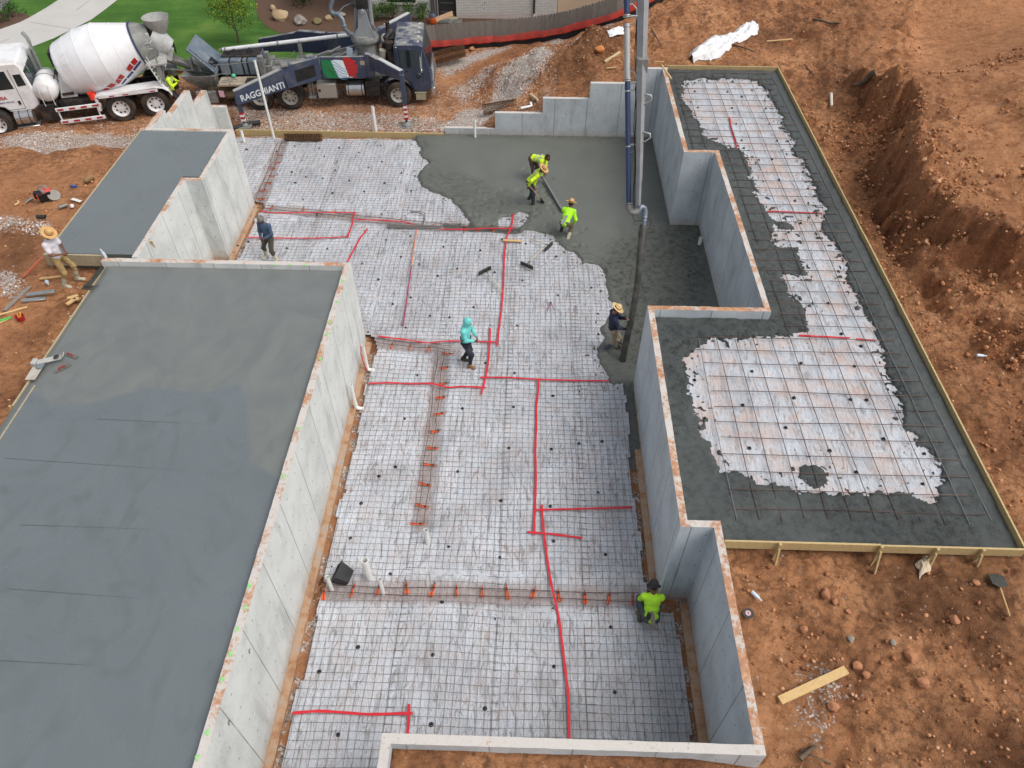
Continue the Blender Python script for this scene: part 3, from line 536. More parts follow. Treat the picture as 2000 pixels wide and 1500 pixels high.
grid_obj('basement_slab', -4.6, 5.65, 10.6, 26.57, .05, pz, lambda X, Y: (sdf(PR_, X, Y) > -.85) & (sdf(BASE, X, Y) > .06), M_POUR, {'coarse': p_coarse}, label='fresh wet grey concrete spreading over the basement floor around the workers', cat='concrete slab')
# ================================================================ welded wire mesh
def prisms(runs, r):
    V = []; F = []; b = 0
    for P in runs:
        P = np.array(P); k = len(P); d = P[-1]-P[0]; d = d/np.linalg.norm(d); s = np.array([-d[1], d[0], 0])
        for off in (s*r-np.array([0, 0, r*.6]), -s*r-np.array([0, 0, r*.6]), np.array([0, 0, r*1.1])): V.append(P+off)
        for j in range(3):
            a = b+j*k; c = b+((j+1) % 3)*k; i = np.arange(k-1); F.append(np.stack([a+i, a+i+1, c+i+1, c+i], 1))
        b += 3*k
    return np.concatenate(V), np.concatenate(F)
def mesh_strip(x0, x1, y0, y1, label):
    runs = []; rot = random.uniform(-.004, .004)
    def go(P):
        ok = (sdf(BASE, P[:, 0], P[:, 1]) > .33) & (sdf(PR_, P[:, 0], P[:, 1]) < .35); i = 0
        while i < len(P):
            if ok[i]:
                j = i
                while j+1 < len(P) and ok[j+1]: j += 1
                if j-i >= 2: runs.append(P[i:j+1])
                i = j+1
            else: i += 1
    def zz(X, Y): return .048+.016*fbm(X*1.1+x0, Y*1.1, 2, 63)+.006*fbm(X*5, Y*5, 2, 64)
    for x in np.arange(x0, x1+.16, .152):
        Y = np.arange(y0, y1, .11); X = x+rot*(Y-y0)+.05*fbm(Y*.35+x0*3, Y*0+x*.8, 2, 65)+.012*fbm(Y*1.5+x*3, Y*0+x, 2, 65); go(np.stack([X, Y, zz(X, Y)], 1))
    for y in np.arange(y0, y1, .152):
        X = np.arange(x0, x1+.24, .11); Y = y-rot*(X-x0)+.05*fbm(X*.5+x0*7, X*0+y*.5, 2, 66)+.012*fbm(X*1.6, X*0+y*3, 2, 66); go(np.stack([X, Y, zz(X, Y)+.008], 1))
    V, F = prisms(runs, .0034); tag(mesh_obj('wire_mesh', V, F, M_WIRE, smooth=180), label, 'wire mesh', 'welded wire mesh sheets over the plastic')
for a in ((-12.0, -9.6, 21.6, 26.5, 'wire mesh sheet at the far left corner beside the wing wall'), (-9.55, -7.25, 14.9, 26.5, 'wire mesh sheet under the man in the blue sweater'), (-7.2, -4.7, 14.9, 26.5, 'wire mesh sheet crossed by the kinked red tape near the far form board'),
          (-4.4, -2.45, -3, 26.5, 'long wire mesh sheet nearest the wall of the big left slab'), (-2.45, -.5, 3.7, 26, 'long wire mesh sheet under the man in the turquoise hoodie'), (-.5, 1.3, 3.7, 25, 'long wire mesh sheet holding the longest red tape'), (1.3, 3.25, 3.7, 25, 'wire mesh sheet nearest the right wall and the squatting worker')): mesh_strip(*a)
# ================================================================ support chairs
def chair_mb(r=.052, h=.075):
    mb = MB(); mb.torus((0, 0, .012), r, .012, n=12, k=5); mb.lathe([(.004, h), (.024, h), (.02, h*.5), (.03, .02), (.004, .02)], (0, 0, 0), n=8)
    for k in range(3):
        a = k*2.094; mb.beam((.015*math.cos(a), .015*math.sin(a), h*.7), (r*math.cos(a), r*math.sin(a), .012), .016, .016)
    return mb
CH1 = '575,285 623,289 662,288 701,297 744,284 786,285 482,291 540,295 633,305 746,315 508,331 570,335 655,332 720,327 784,337 542,341 597,345 630,348 682,352 576,356 751,357 649,376 711,373 803,372 523,387 592,390 619,419 600,424 527,425 746,418 766,416 696,440 485,471 464,479 560,484 639,485 801,460 754,468 866,481 783,501 819,515 707,514 739,545 767,593 802,580 855,538 893,524 840,616 878,619 792,639 719,648 981,467 1027,475 938,488 1086,500 966,531 1020,547 1155,561 962,570 1090,576 925,599 1168,612 958,635 1010,635 1169,652 906,455 948,708 1005,728 1080,772 1132,765 1181,758 903,797 1003,794 994,874 1077,876 1131,865 1176,861 894,920 1168,961 815,732 790,817 772,911 740,929 705,982 684,1050 648,1107 876,1067 762,1120 978,977 1075,988 1081,1056 976,1088 1183,1082 863,1175 1080,1188 967,1209 1193,1224 699,1263 623,1311 845,1278 660,1434 842,1414 1082,1301 947,1383 1201,1351'
CH2 = '1357,161 1381,157 1357,178 1421,179 1469,175 1449,188 1363,209 1430,210 1496,211 1438,241 1503,241 1449,273 1518,274 1539,275 1508,310 1522,350 1581,353 1553,391 1564,435 1557,587 1618,591 1644,651 1469,724 1357,741 1565,708 1669,714 1682,675 1451,790 1551,776 1662,779 1693,780 1377,816 1535,834 1464,874 1621,879 1673,921 1726,856 1806,885 1803,944'
def P2(s): return [tuple(float(a) for a in t.split(',')) for t in s.split()]
c0 = chair_mb().build('mesh_support', M_BLK, smooth=40); first = True
for lst, z, lab, grp in ((P2(CH1), .02, 'small round black plastic support poking through the wire mesh on the basement floor', 'black supports under the basement wire mesh'), (P2(CH2), 2.478, 'small round black plastic support under the steel bars of the right slab', 'black supports under the steel bars')):
    for u, v in lst:
        c = c0 if first else c0.copy()
        if not first: COL.objects.link(c)
        first = False; x, y = at(u, v, z+.03); c.location = (x, y, z+.002); c.rotation_euler = (0, 0, random.uniform(0, 6)); c.scale = [random.uniform(.6, .72)]*3; tag(c, lab, 'rebar support', grp)
# ================================================================ marking tape
TAPES = [('509,412 530,416 600,415 696,415', 'thin red tape line across the far mesh beyond the man in blue'), ('692,414 690,425 688,440 678,463', 'short curved red tape joining two long lines right of the man in blue'),
 ('480,463 540,465 620,465 682,462', 'red tape line running behind the knees of the man in the blue sweater'), ('693,429 740,430 795,433 812,441', 'thin red tape from the short curved tape to the screed pipe'), ('718,446 705,462 690,490 678,512', 'slanted red tape ending at the corner of the big left slab'),
 ('858,448 900,448 950,446 1005,446', 'crumpled red tape line along the far edge of the wet concrete'), ('1003,418 998,447 990,460 985,500 983,560 979,610 972,660 971,676', 'long wavy red tape passing the rakes and the man in turquoise'),
 ('739,656 760,660 800,664 835,671 850,668 865,666 895,666 935,667 972,668', 'wavy red tape passing behind the man in the turquoise hoodie'), ('957,640 957,668 954,700 952,723 948,738 940,770', 'slanted red tape right beside the feet of the man in turquoise'),
 ('937,737 990,737 1050,741 1120,743 1190,744', 'straight red tape ending at the tip of the wet concrete'), ('720,749 760,747 800,750 850,748 865,756 880,758 893,754 950,757', 'red tape crossing the short trench below the man in turquoise'),
 ('1051,741 1052,765 1047,790 1048,830 1045,880 1047,930 1045,990 1043,1045', 'wavy red tape down the middle of the floor'), ('1045,996 1120,994 1235,991', 'red tape crossing to the right wall in the middle of the floor'), ('1030,1039 1080,1043 1138,1051', 'short slanted red tape crossing the two middle lines'),
 ('1058,986 1062,1040 1070,1100 1078,1150 1087,1182 1095,1230 1103,1300 1110,1350 1112,1442', 'longest curved red tape reaching the front wall'), ('571,1393 600,1390 620,1388 680,1392 720,1396 760,1394 806,1393', 'wavy red tape near the bottom left of the floor'), ('799,1375 798,1405 796,1434', 'short red tape touching the corner of the front wall')]
def ribbon(pts, w, z, name, lab, mat=M_RED):
    W = [Vector((*at(u, v, z), z)) for u, v in pts]; Q = []
    for i in range(len(W)-1):
        a, b = W[i], W[i+1]; n = max(2, int((b-a).length/.12))
        for k in range(n): Q.append(a.lerp(b, k/n))
    Q.append(W[-1]); vs = []
    for it in range(3): Q = [Q[0]]+[(Q[i-1]+Q[i]*2+Q[i+1])/4 for i in range(1, len(Q)-1)]+[Q[-1]]
    for i, p in enumerate(Q):
        d = (Q[min(i+1, len(Q)-1)]-Q[max(0, i-1)]).normalized(); s = Vector((-d.y, d.x, 0)); ww = w*(1+.12*math.sin(i*1.7)); h = .008*(vnoise(np.array([p.x*5]), np.array([p.y*5]), 3)[0])
        vs += [p+s*ww/2+Vector((0, 0, h)), p-s*ww/2+Vector((0, 0, .008-h))]
    vs2 = [v-Vector((0, 0, .004)) for v in vs]; n = len(vs); fs = []
    for i in range(len(Q)-1):
        a = 2*i; fs += [(a, a+1, a+3, a+2), (n+a+2, n+a+3, n+a+1, n+a), (a, a+2, n+a+2, n+a), (a+3, a+1, n+a+1, n+a+3)]
    o = mesh_obj(name, vs+vs2, fs, mat, smooth=60); tag(o, lab, 'marking tape', 'red layout tape lines'); return o
for s, lab in TAPES: ribbon(P2(s), .050, .082, 'marking_tape', lab)
for s, lab in (('1425,230 1428,250 1436,275 1439,289', 'short red tape at the far end of the steel bar slab'), ('1498,412 1550,414 1604,416', 'straight red tape across the narrow part of the steel bar slab'), ('1560,655 1620,658 1660,660', 'red tape across the steel bar slab where it widens'), ('1672,662 1712,665', 'short red tape piece right of the tape where the steel bar slab widens')): ribbon(P2(s), .045, 2.505, 'marking_tape', lab)
# ================================================================ trench reinforcement
TLAB = ['trench left of the man in turquoise', 'trench near the lone white pipe', 'trench near the squatting worker', 'trench at the far left', 'trench beyond the man in blue', 'trench at the wet concrete edge', 'trench behind the man in turquoise']
for i, (a, b) in enumerate(TRW):
    lab = ['far half of the trench left of the man in turquoise', 'near half of the trench left of the man in turquoise', 'long cross trench near the squatting worker', 'trench beside the far left plastic', 'cross trench beyond the man in the blue sweater', 'trench at the edge of the wet concrete', 'short trench passing behind the man in turquoise'][i]
    d = Vector((b[0]-a[0], b[1]-a[1], 0)).normalized(); s = Vector((-d.y, d.x, 0)); A = Vector((*a, .055)); B = Vector((*b, .055))
    for k, (of, nm) in enumerate(((-.085, 'near'), (.085, 'far'))):
        P = [A.lerp(B, t/14)+s*of+Vector((0, 0, .012*math.sin(t*1.3+k)))+s*.02*math.sin(t*.7+i+k) for t in range(15)]
        mb = MB(); mb.tube(P, .008, 6); tag(mb.build('steel_bar', M_BAR, smooth=60), f'{"nearer" if k == 0 else "farther"} steel bar in the {lab}', 'rebar', 'steel bars in the trenches')
ORS = {0: '874,690 870,717 867,748 862,775 858,807', 1: '851,841 845,874 840,907 830,945 825,987 815,1022', 2: '632,1160 689,1152 739,1150 794,1148 845,1152 892,1153 942,1155 991,1156 1042,1158 1092,1162 1143,1166 1190,1167 1236,1170', 3: '548,303 542,317 533,328 532,343 524,357 514,371 510,388', 4: '530,404 593,407 655,409 685,410 717,410 750,412 777,414 804,417', 5: '845,441 907,446 933,449 965,449', 6: '765,674 801,677 837,680'}
proto = None
for k, s in ORS.items():
    a, b = TRW[k]; ang = math.atan2(b[1]-a[1], b[0]-a[0])
    for u, v in P2(s):
        x, y = at(u, v, .03); sm = 1.0 if k in (0, 1, 2) else .8
        if proto is None:
            proto = empty('trench_spacer', (0, 0, 0)); mb = MB(); mb.bb(-.024, .024, -.15, .15, .0, .012); mb.bb(-.04, .036, -.145, -.06, .012, .02); mb.build('paint_mark', M_ORG, proto)
            mb = MB(); mb.tube([(0, -.19, .045), (.01, 0, .05), (0, .19, .045)], .006, 6); mb.bb(-.02, .02, .05, .09, 0, .045); mb.build('cross_bar', M_BAR, proto); t_ = proto
        else: t_ = copy_tree(proto)
        t_.location = (x, y, .0 if k in (0, 1, 2) else .0); t_.rotation_euler = (0, 0, ang+random.uniform(-.25, .25)); t_.scale = (sm*random.uniform(.7, 1.3), sm*random.uniform(.8, 1.1), 1)
        tag(t_, 'short bar over an orange painted mark in the '+TLAB[k], 'rebar spacer', 'orange marked spacers along the trenches')
# ================================================================ steel bar grid of the right slab
GRD = empty('steel_bar_grid', (0, 0, 0), 0, 'grid of tied dark steel bars lying over the right hand slab', 'rebar grid'); 
def bar(P, r, mat, par): mb = MB(); mb.tube(P, r, 6); return mb.build('bar', mat, par, smooth=60)
nb_ = 0
for i, x in enumerate(np.arange(3.98, 8.75, .43)):
    ya, yb = (7.62, 26.8); 
    if x < 5.95: ya, yb = 7.62, 12.95
    edge = x > 8.2
    ys = np.arange(ya+random.uniform(-.05, .1), yb, .5); P = [(x+.012*math.sin(y*1.1+i), y, 2.543+.010*math.sin(y*1.7+i*2)+(.012 if edge else 0)) for y in ys]; bar(P, .0085, M_BARB if edge or i == 0 else M_BAR, GRD)
for i, x in enumerate((5.12, 5.5)): bar([(x, y, 2.55) for y in np.arange(21.2, 26.6, .5)], .0085, M_BAR, GRD)
for j, y in enumerate(np.arange(7.85, 26.9, .43)):
    xa = 3.95 if y < 13 else (6.02 if y < 21 else 5.05); xa += random.uniform(-.08, .1); xb = 8.62+random.uniform(-.12, .12)
    xs = np.arange(xa, xb, .45); P = [(x, y+.012*math.sin(x*1.3+j), 2.553+.010*math.sin(x*1.4+j*1.9)) for x in xs]+[(xb, y, 2.556)]; bar(P, .0085, M_BAR, GRD)
# ================================================================ form boards and stakes of the right slab
def board(name, p0, p1, z0, z1, th, lab, mat=M_FORM, grp='form boards around the slabs'):
    mb = MB(); p0 = Vector((*p0, (z0+z1)/2)); p1 = Vector((*p1, (z0+z1)/2)); mb.beam(p0, p1, th, z1-z0); o = mb.build(name, mat, bevel=.004); tag(o, lab, 'form board', grp); return o
board('form_board', (3.66, 7.085), (6.45, 7.085), 2.42, 2.65, .04, 'yellow form board from the right wall corner along the near slab edge'); board('form_board', (6.46, 7.075), (9.03, 7.075), 2.42, 2.64, .04, 'yellow form board reaching the near right slab corner')
for y0, y1, dz, w_ in ((7.1, 11.9, 0, 'nearest'), (11.91, 16.7, .004, 'second nearest'), (16.71, 21.6, -.004, 'third, middle'), (21.61, 27.1, .003, 'farthest')): board('form_board', (9.01, y0), (9.01, y1), 2.40, 2.652+dz, .04, f'{w_} yellow form board along the right side of the steel bar slab')
board('form_board', (4.94, 27.12), (9.03, 27.12), 2.42, 2.655, .04, 'yellow form board closing the far end of the steel bar slab')
def stake_proto(h=.52):
    r = empty('form_stake'); mb = MB(); mb.beam((0, 0, -.12), (0, 0, .18), .045, .045); mb.beam((0, 0, -h), (0, 0, -.12), .012, .02, w2=.045, h2=.045); mb.build('upright', M_FORM, r, bevel=.003)
    mb = MB(); mb.beam((0, .17, -.34), (0, .03, .08), .03, .04); mb.build('brace', M_FORM, r, bevel=.003); return r
ORD = 'first second third fourth fifth sixth seventh eighth ninth tenth eleventh twelfth thirteenth'.split()
sp = stake_proto(); used_ = False
def stake(x, y, z, rz, lab, sc=1, grp='stakes behind the form boards'):
    global used_
    s_ = sp if not used_ else copy_tree(sp); used_ = True; s_.location = (x, y, z); s_.rotation_euler = (random.uniform(-.06, .06), random.uniform(-.06, .06), rz); s_.scale = (sc, sc, sc); tag(s_, lab, 'stake', grp)
for ix_, (u, v) in enumerate(((1519, 1052), (1719, 1065), (1828, 1072), (1920, 1078))): stake(at(u, v, 2.62)[0], 7.02, 2.47, math.pi, f'pointed stake with brace, {ORD[ix_]} from the right wall along the near form board', 1.15, 'stakes along the near form board')
for ix_, (u, v) in enumerate(((1545, 165), (1590, 245), (1612, 290), (1634, 348), (1662, 402), (1686, 445), (1722, 520), (1760, 590), (1782, 640), (1815, 705), (1850, 770), (1882, 835), (1920, 912))): stake(9.06+.0, at(u, v, 2.6)[1], 2.44, -math.pi/2, f'small wooden stake, {ORD[ix_]} from the far end behind the right side form board', .85)
for ix_, y in enumerate((14.1, 13.5, 12.75, 11.9, 10.9, 9.9)): stake(-10.84, y, 2.46, math.pi/2, f'short wooden stake, {ORD[ix_]} from the straw hat man behind the left form board', .9, 'stakes along the left form board')
# ================================================================ pipes
def vheight(x, y, z0, vt):
    lo, hi = z0, z0+6
    for _ in range(40):
        m = (lo+hi)/2; d = np.array([x, y, m-CAMH]); v = 750-FPX*(d@U2)/(d@_fw)
        if v > vt: lo = m
        else: hi = m
    return m
def pipe(ub, vb, vt, r, lab, z0=.0, elbow=None, mat=M_PVC):
    x, y = at(ub, vb, z0); z1 = vheight(x, y, z0, vt); e = empty('plastic_pipe', (x, y, z0-.04), 0, lab, 'pipe', 'white plastic pipes standing in the floor'); h = z1-z0+.04
    mb = MB(); mb.lathe([(r*.86, .02), (r, .02), (r, h), (r*.84, h), (r*.84, h-.3*h)], (0, 0, 0), n=16); mb.build('tube', mat, e, smooth=40)
    if elbow:
        mb = MB(); mb.tube([(0, 0, .22), (0, 0, .1), (.03, -.01, .06), (.1, -.02, .045), (.2, -.03, .045)], [r*1.15]*3+[r*1.2, r*1.2], 12); mb.build('elbow', mat, e, smooth=60)
    return e
pipe(536, 272, 118, .045, 'tallest thin white pipe standing in front of the pump truck outrigger'); pipe(735, 262, 208, .06, 'white pipe standing at the far form board in front of the pump truck'); pipe(928, 269, 233, .05, 'white pipe against the lowest step of the stepped wall', .06)
pipe(478, 280, 255, .05, 'short white pipe by the wing wall at the far left corner'); pipe(718, 722, 676, .045, 'white pipe with elbow and red cable against the left wall', elbow=True); pipe(696, 797, 751, .045, 'white pipe with elbow against the left wall, nearer to the camera', elbow=True)
pipe(836, 1063, 1035, .05, 'white pipe standing alone at the end of the trench'); pipe(722, 1130, 1094, .075, 'thickest white pipe beside the black box'); pipe(648, 1151, 1127, .04, 'thin white pipe nearest the left wall by the clay pit'); pipe(749, 1160, 1131, .04, 'thin white pipe standing in the cross trench')
pipe(1366, 478, 464, .06, 'short white pipe stub sticking out of wet concrete by the right wall', .08)
mb = MB(); a = at3(718, 724, .1); mb.tube([a, (a[0]-.06, a[1], .35), (a[0]-.09, a[1], .7), (a[0]-.05, a[1]+.02, 1.0)], .014, 6); tag(mb.build('cable', M_RED, smooth=60), 'dark red cable bent along the white pipe at the left wall', 'cable')
# screed pipe, long red pole, rakes ...
def rod(p0, p1, r, name, lab, cat, mat, n=10): mb = MB(); mb.cyl(p0, p1, r, n); o = mb.build(name, mat, smooth=50); tag(o, lab, cat); return o
M_STEEL = simple('dull_steel', L(128, 124, 118), .5, .5, .2, 9); M_ALU = simple('aluminium', L(176, 178, 178), .4, .7, .15, 6, L(120, 120, 116), .5)
e = empty('screed_pipe', at3(815, 448, .0), 0, 'pair of grey steel screed pipes lying together at the trench corner', 'pipe')
mb = MB(); mb.cyl((-.98, .02, .14), (.82, -.02, .14), .035); mb.build('tube', M_STEEL, e, smooth=50); mb = MB(); mb.cyl((-.98, -.06, .13), (.75, -.10, .13), .03); mb.build('tube', M_STEEL, e, smooth=50)
e = empty('marking_pole', (0, 0, 0), 0, 'long thin orange and crimson pole lying on the mesh', 'pole')
A = Vector(at3(814, 447, .13)); B = Vector(at3(787, 636, .09)); C_ = A.lerp(B, .42)
mb = MB(); mb.cyl(A, C_, .018, 8); mb.build('far_half', simple('orange_pole', L(222, 138, 96), .5), e, smooth=50); mb = MB(); mb.cyl(C_, B, .018, 8); mb.build('near_half', simple('crimson_pole', L(168, 40, 86), .45), e, smooth=50)
mb = MB(); P = [at3(u, v, .12) for u, v in ((802, 415), (815, 415), (822, 417), (828, 420), (827, 432), (822, 446))]; mb.tube(P, .01, 6); P = [at3(u, v, .16) for u, v in ((800, 412), (824, 414), (830, 416), (829, 430), (824, 443))]; mb.tube(P, .01, 6); tag(mb.build('bent_bars', M_BAR, smooth=60), 'two bent corner bars above the screed pipe', 'rebar')
def rake(hd0, hd1, h1, lab, z=.09):
    a = Vector(at3(*hd0, z)); b = Vector(at3(*hd1, z)); m = (a+b)/2; h = Vector(at3(*h1, z+.02)); e = empty('concrete_rake', m, 0, lab, 'rake', 'concrete rakes lying on the mesh')
    a -= m; b -= m; h -= m; d = (b-a).normalized(); mb = MB(); mb.beam(a+Vector((0, 0, .03)), b+Vector((0, 0, .03)), .035, .10); mb.beam(a+Vector((0, 0, .10)), b+Vector((0, 0, .10)), .05, .02); mb.build('blade', M_STEELD, e, bevel=.004)
    mb = MB(); mb.tube([(0, 0, .08), h*.12+Vector((0, 0, .10)), h*.2+Vector((0, 0, .08))], .016, 8); mb.build('socket', M_STEELD, e, smooth=60)
    mb = MB(); mb.tube([h*.18+Vector((0, 0, .085)), h+Vector((0, 0, .01))], .017, 8); mb.build('handle', M_GREYW, e, smooth=60)
M_STEELD = simple('dark_steel', L(66, 68, 62), .55, .5, .25, 12, L(96, 96, 90), .5); M_GREYW = m_wood('rake_handle', L(188, 172, 150), L(214, 200, 180))
rake((935, 537), (959, 525), (980, 570), 'concrete rake nearest the man in turquoise, handle toward the red tape')
rake((1017, 516), (1041, 526), (1063, 484), 'middle concrete rake with its handle running up to the wet concrete'); rake((1064, 491), (1079, 477), (1036, 467), 'concrete rake with its head at the very edge of the wet concrete')
mb = MB(); a = Vector(at3(982, 469, .1)); b = Vector(at3(1020, 471, .1)); mb.beam(a, b, .09, .03); tag(mb.build('wood_block', M_LUM, bevel=.003), 'short flat piece of light wood beside the rakes', 'wood piece')
e = empty('bolt_cutter', at3(1076, 598, .09), 0, 'small open red handled pliers lying on the mesh', 'pliers')
mb = MB(); mb.tube([(0, .12, .01), (-.05, -.02, .01), (-.1, -.2, .01)], .012, 6); mb.tube([(0, .12, .01), (.05, -.02, .01), (.1, -.2, .01)], .012, 6); mb.build('handle', simple('dull_red', L(170, 80, 84), .5), e, smooth=60); mb = MB(); mb.ell((0, .14, .01), (.03, .05, .012)); mb.build('jaw', M_STEELD, e)
# black box near the pipes
e = empty('black_box', at3(671, 1130, .02), math.radians(-12), 'open black plastic box tilted on its side near the thick white pipe', 'box')
mb = MB(); a_, b_, h_ = .13, .15, .30; T = Matrix.Rotation(math.radians(-62), 3, 'Y')
def tb(x, y, z): return T@Vector((x, y, z))+Vector((.02, 0, .16))
ro = [(-.15, -.2), (.15, -.2), (.15, .2), (-.15, .2)]; rings = [[tb(x*k, y*k, z) for x, y in ro] for k, z in ((.72, -.16), (1, .16), (1.12, .16), (1.12, .175), (.93, .175), (.68, -.13))]
mb.loft(rings); mb.build('shell', M_BLK, e, bevel=.004)
# welded mesh rolls
M_RUST = simple('rusty_wire', L(122, 92, 66), .8, .2, .3, 10, L(84, 60, 44), .5)
def roll(p0, p1, r, lab, turns=3):
    p0 = Vector(p0); p1 = Vector(p1); e = empty('mesh_roll', p0, 0, lab, 'wire mesh roll'); d = p1-p0; x, y, dd = basis(d); Ln = d.length; mb = MB(); n = 18
    for t_ in range(turns):
        rr = r*(1-.13*t_)
        for k in range(int(Ln/.1)+1): mb.torus(dd*min(Ln, k*.1), rr, .0065, dd, n=16, k=3)
        for j in range(n): a = 2*math.pi*j/n+t_; o_ = x*math.cos(a)*rr+y*math.sin(a)*rr; mb.tube([o_, o_+d], .0065, 3)
    mb.build('wire_coil', M_RUST, e, smooth=None); return e
def m3(u, v, z): return Vector((*at(u, v, z), z))
roll(m3(850, 113, .55), m3(908, 98, .75), .26, 'rusty wire mesh roll lying below the fence right of the pump truck cab', 4)
roll(m3(944, 214, .52), m3(1008, 203, .62), .20, 'rusty wire mesh roll lying on gravel above the stepped wall', 2); roll(m3(556, 268, .17), m3(628, 268, .17), .13, 'flattened rusty mesh roll against the far form board', 3)
# ================================================================ vehicles
def dusty(name, c, d, rough):                 # paint with cement dust settled on its top faces
    t = NT(name); n = t.noise(2.2, 6, .7); f = t.noise(24, 4, .7); nz = t.sep(t.normal())[2]; col = t.mix(t.noise(5, 4), tuple(x*.88 for x in c[:3])+(1,), tuple(min(1, x*1.12) for x in c[:3])+(1,)); top = t.math('MULTIPLY', t.ramp(nz, [(.55, 0.0), (.9, 1.0)]), t.ramp(t.math('ADD', n, t.math('MULTIPLY', f, .25)), [(.55, 0.0), (.72, .9)]))
    col = t.mix(top, col, d); col = t.mix(t.ramp(t.math('ADD', n, t.math('MULTIPLY', f, .3)), [(.66, 0.0), (.85, .35)]), col, L(128, 116, 104)); return t.out(col, t.math('ADD', t.math('MULTIPLY', top, .4), rough), None, .05)
M_TYRE = simple('tyre_rubber', L(38, 37, 36), .85, var=.2, scale=6, dirt=L(120, 98, 80), damt=.45, bump=.3); M_RIMW = simple('wheel_rim', L(196, 194, 188), .4, .3, .1, 8, L(124, 104, 86), .75)
M_NAVY = dusty('navy_paint', L(58, 68, 90), L(168, 168, 160), .35); M_NAVY_ = 0; M_TW = simple('truck_white', L(228, 230, 232), .35, 0, .04, 4, L(168, 148, 126), .42)
M_GREYM = simple('concrete_splashed_steel', L(124, 126, 124), .65, .2, .2, 7, L(176, 172, 164), .6); M_DKM = simple('dark_chassis', L(36, 36, 38), .6, .2, .3, 8, L(110, 90, 74), .5)
M_CHR = simple('chrome_tank', L(196, 196, 196), .22, .85, .1, 5, L(150, 138, 126), .3); M_TANK = simple('grey_blue_tank', L(98, 112, 126), .5, 0, .15, 6, L(150, 152, 150), .5)
M_GLASS = simple('vehicle_glass', L(34, 46, 50), .08, 0, .2, 2, spec=.7); M_RFL = simple('reflector_red', L(170, 30, 36), .4); M_FLG = simple('flag_green', L(20, 130, 74), .4); M_FLW = simple('flag_white', L(226, 236, 240), .4); M_FLR = simple('flag_red', L(196, 34, 38), .4); M_FLB = simple('flag_wave_blue', L(70, 130, 170), .4); M_BLUE = simple('band_blue', L(36, 58, 120), .4)
M_LET = simple('letter_white', L(214, 218, 222), .5, var=.03); M_TAN = simple('deck_plate', L(176, 162, 142), .7, .1, .15, 6, L(110, 104, 98), .5)
def text(name, s, size, M, mat, parent, depth=.004, bold=0):
    cu = bpy.data.curves.new(name, 'FONT'); cu.body = s; cu.size = size; cu.extrude = depth; cu.offset = bold; cu.align_x = 'LEFT'; cu.resolution_u = 3
    t = bpy.data.objects.new('tmp', cu); COL.objects.link(t); dg = bpy.context.evaluated_depsgraph_get(); me = bpy.data.meshes.new_from_object(t.evaluated_get(dg)); bpy.data.objects.remove(t)
    me.transform(M); me.name = name; me.materials.clear(); me.materials.append(mat); o = bpy.data.objects.new(name, me); COL.objects.link(o); o.parent = parent; return o
def frame(o, xdir, ydir):                     # matrix with local x,y along given directions
    x = Vector(xdir).normalized(); y = Vector(ydir); y = (y-x*y.dot(x)).normalized(); z = x.cross(y)
    return Matrix(((x.x, y.x, z.x, o[0]), (x.y, y.y, z.y, o[1]), (x.z, y.z, z.z, o[2]), (0, 0, 0, 1)))
def wheel(parent, x, y, r, w, side, rim=M_RIMW, dual=False):
    mb = MB(); ax = (0, side, 0); ri = r*.60
    def ty(o_): mb.lathe([(ri, -w/2), (r*.93, -w/2), (r*.99, -w*.36), (r, -w*.2), (r, w*.2), (r*.99, w*.36), (r*.93, w/2), (ri, w/2)], (x, y+o_, r), ax, 32, closed=True)
    ty(0)
    if dual: ty(-side*(w+.04))
    for k in range(30):
        a = 2*math.pi*k/30; mb.beam((x+math.cos(a)*(r+.004), y-w*.38, r+math.sin(a)*(r+.004)), (x+math.cos(a+.05)*(r+.004), y+w*.38, r+math.sin(a+.05)*(r+.004)), .035, .014)
    t = mb.build('wheel', M_TYRE, parent, smooth=40)
    mb = MB(); f = w/2*.9
    mb.lathe([(ri*1.01, f), (ri*.93, f*.99), (ri*.86, f*.6), (ri*.80, f*.12), (ri*.45, f*.02), (ri*.40, f*.35), (ri*.20, f*.45), (.001, f*.5)], (x, y, r), ax, 28)
    for k in range(8): a = 2*math.pi*k/8; mb.cyl((x+math.cos(a)*ri*.33, y+side*f*.3, r+math.sin(a)*ri*.33), (x+math.cos(a)*ri*.33, y+side*f*.55, r+math.sin(a)*ri*.33), .018, 6)
    mb.build('rim', rim, t, smooth=40); mb = MB()
    for k in range(8): a = 2*math.pi*(k+.5)/8; mb.cyl((x+math.cos(a)*ri*.64, y+side*f*.05, r+math.sin(a)*ri*.64), (x+math.cos(a)*ri*.64, y+side*f*.11, r+math.sin(a)*ri*.64), ri*.12, 8)
    mb.build('rim_hole', M_BLK, t, smooth=40); return t
def striped(p0, p1, w, n, parent, name, face='x'):
    """red and white striped bar"""
    p0 = Vector(p0); p1 = Vector(p1); mb = MB()
    for i in range(n): mb.mat(i % 2); mb.beam(p0.lerp(p1, i/n), p0.lerp(p1, (i+1)/n), w, w)
    return mb.build(name, [M_TW, M_RFL], parent)
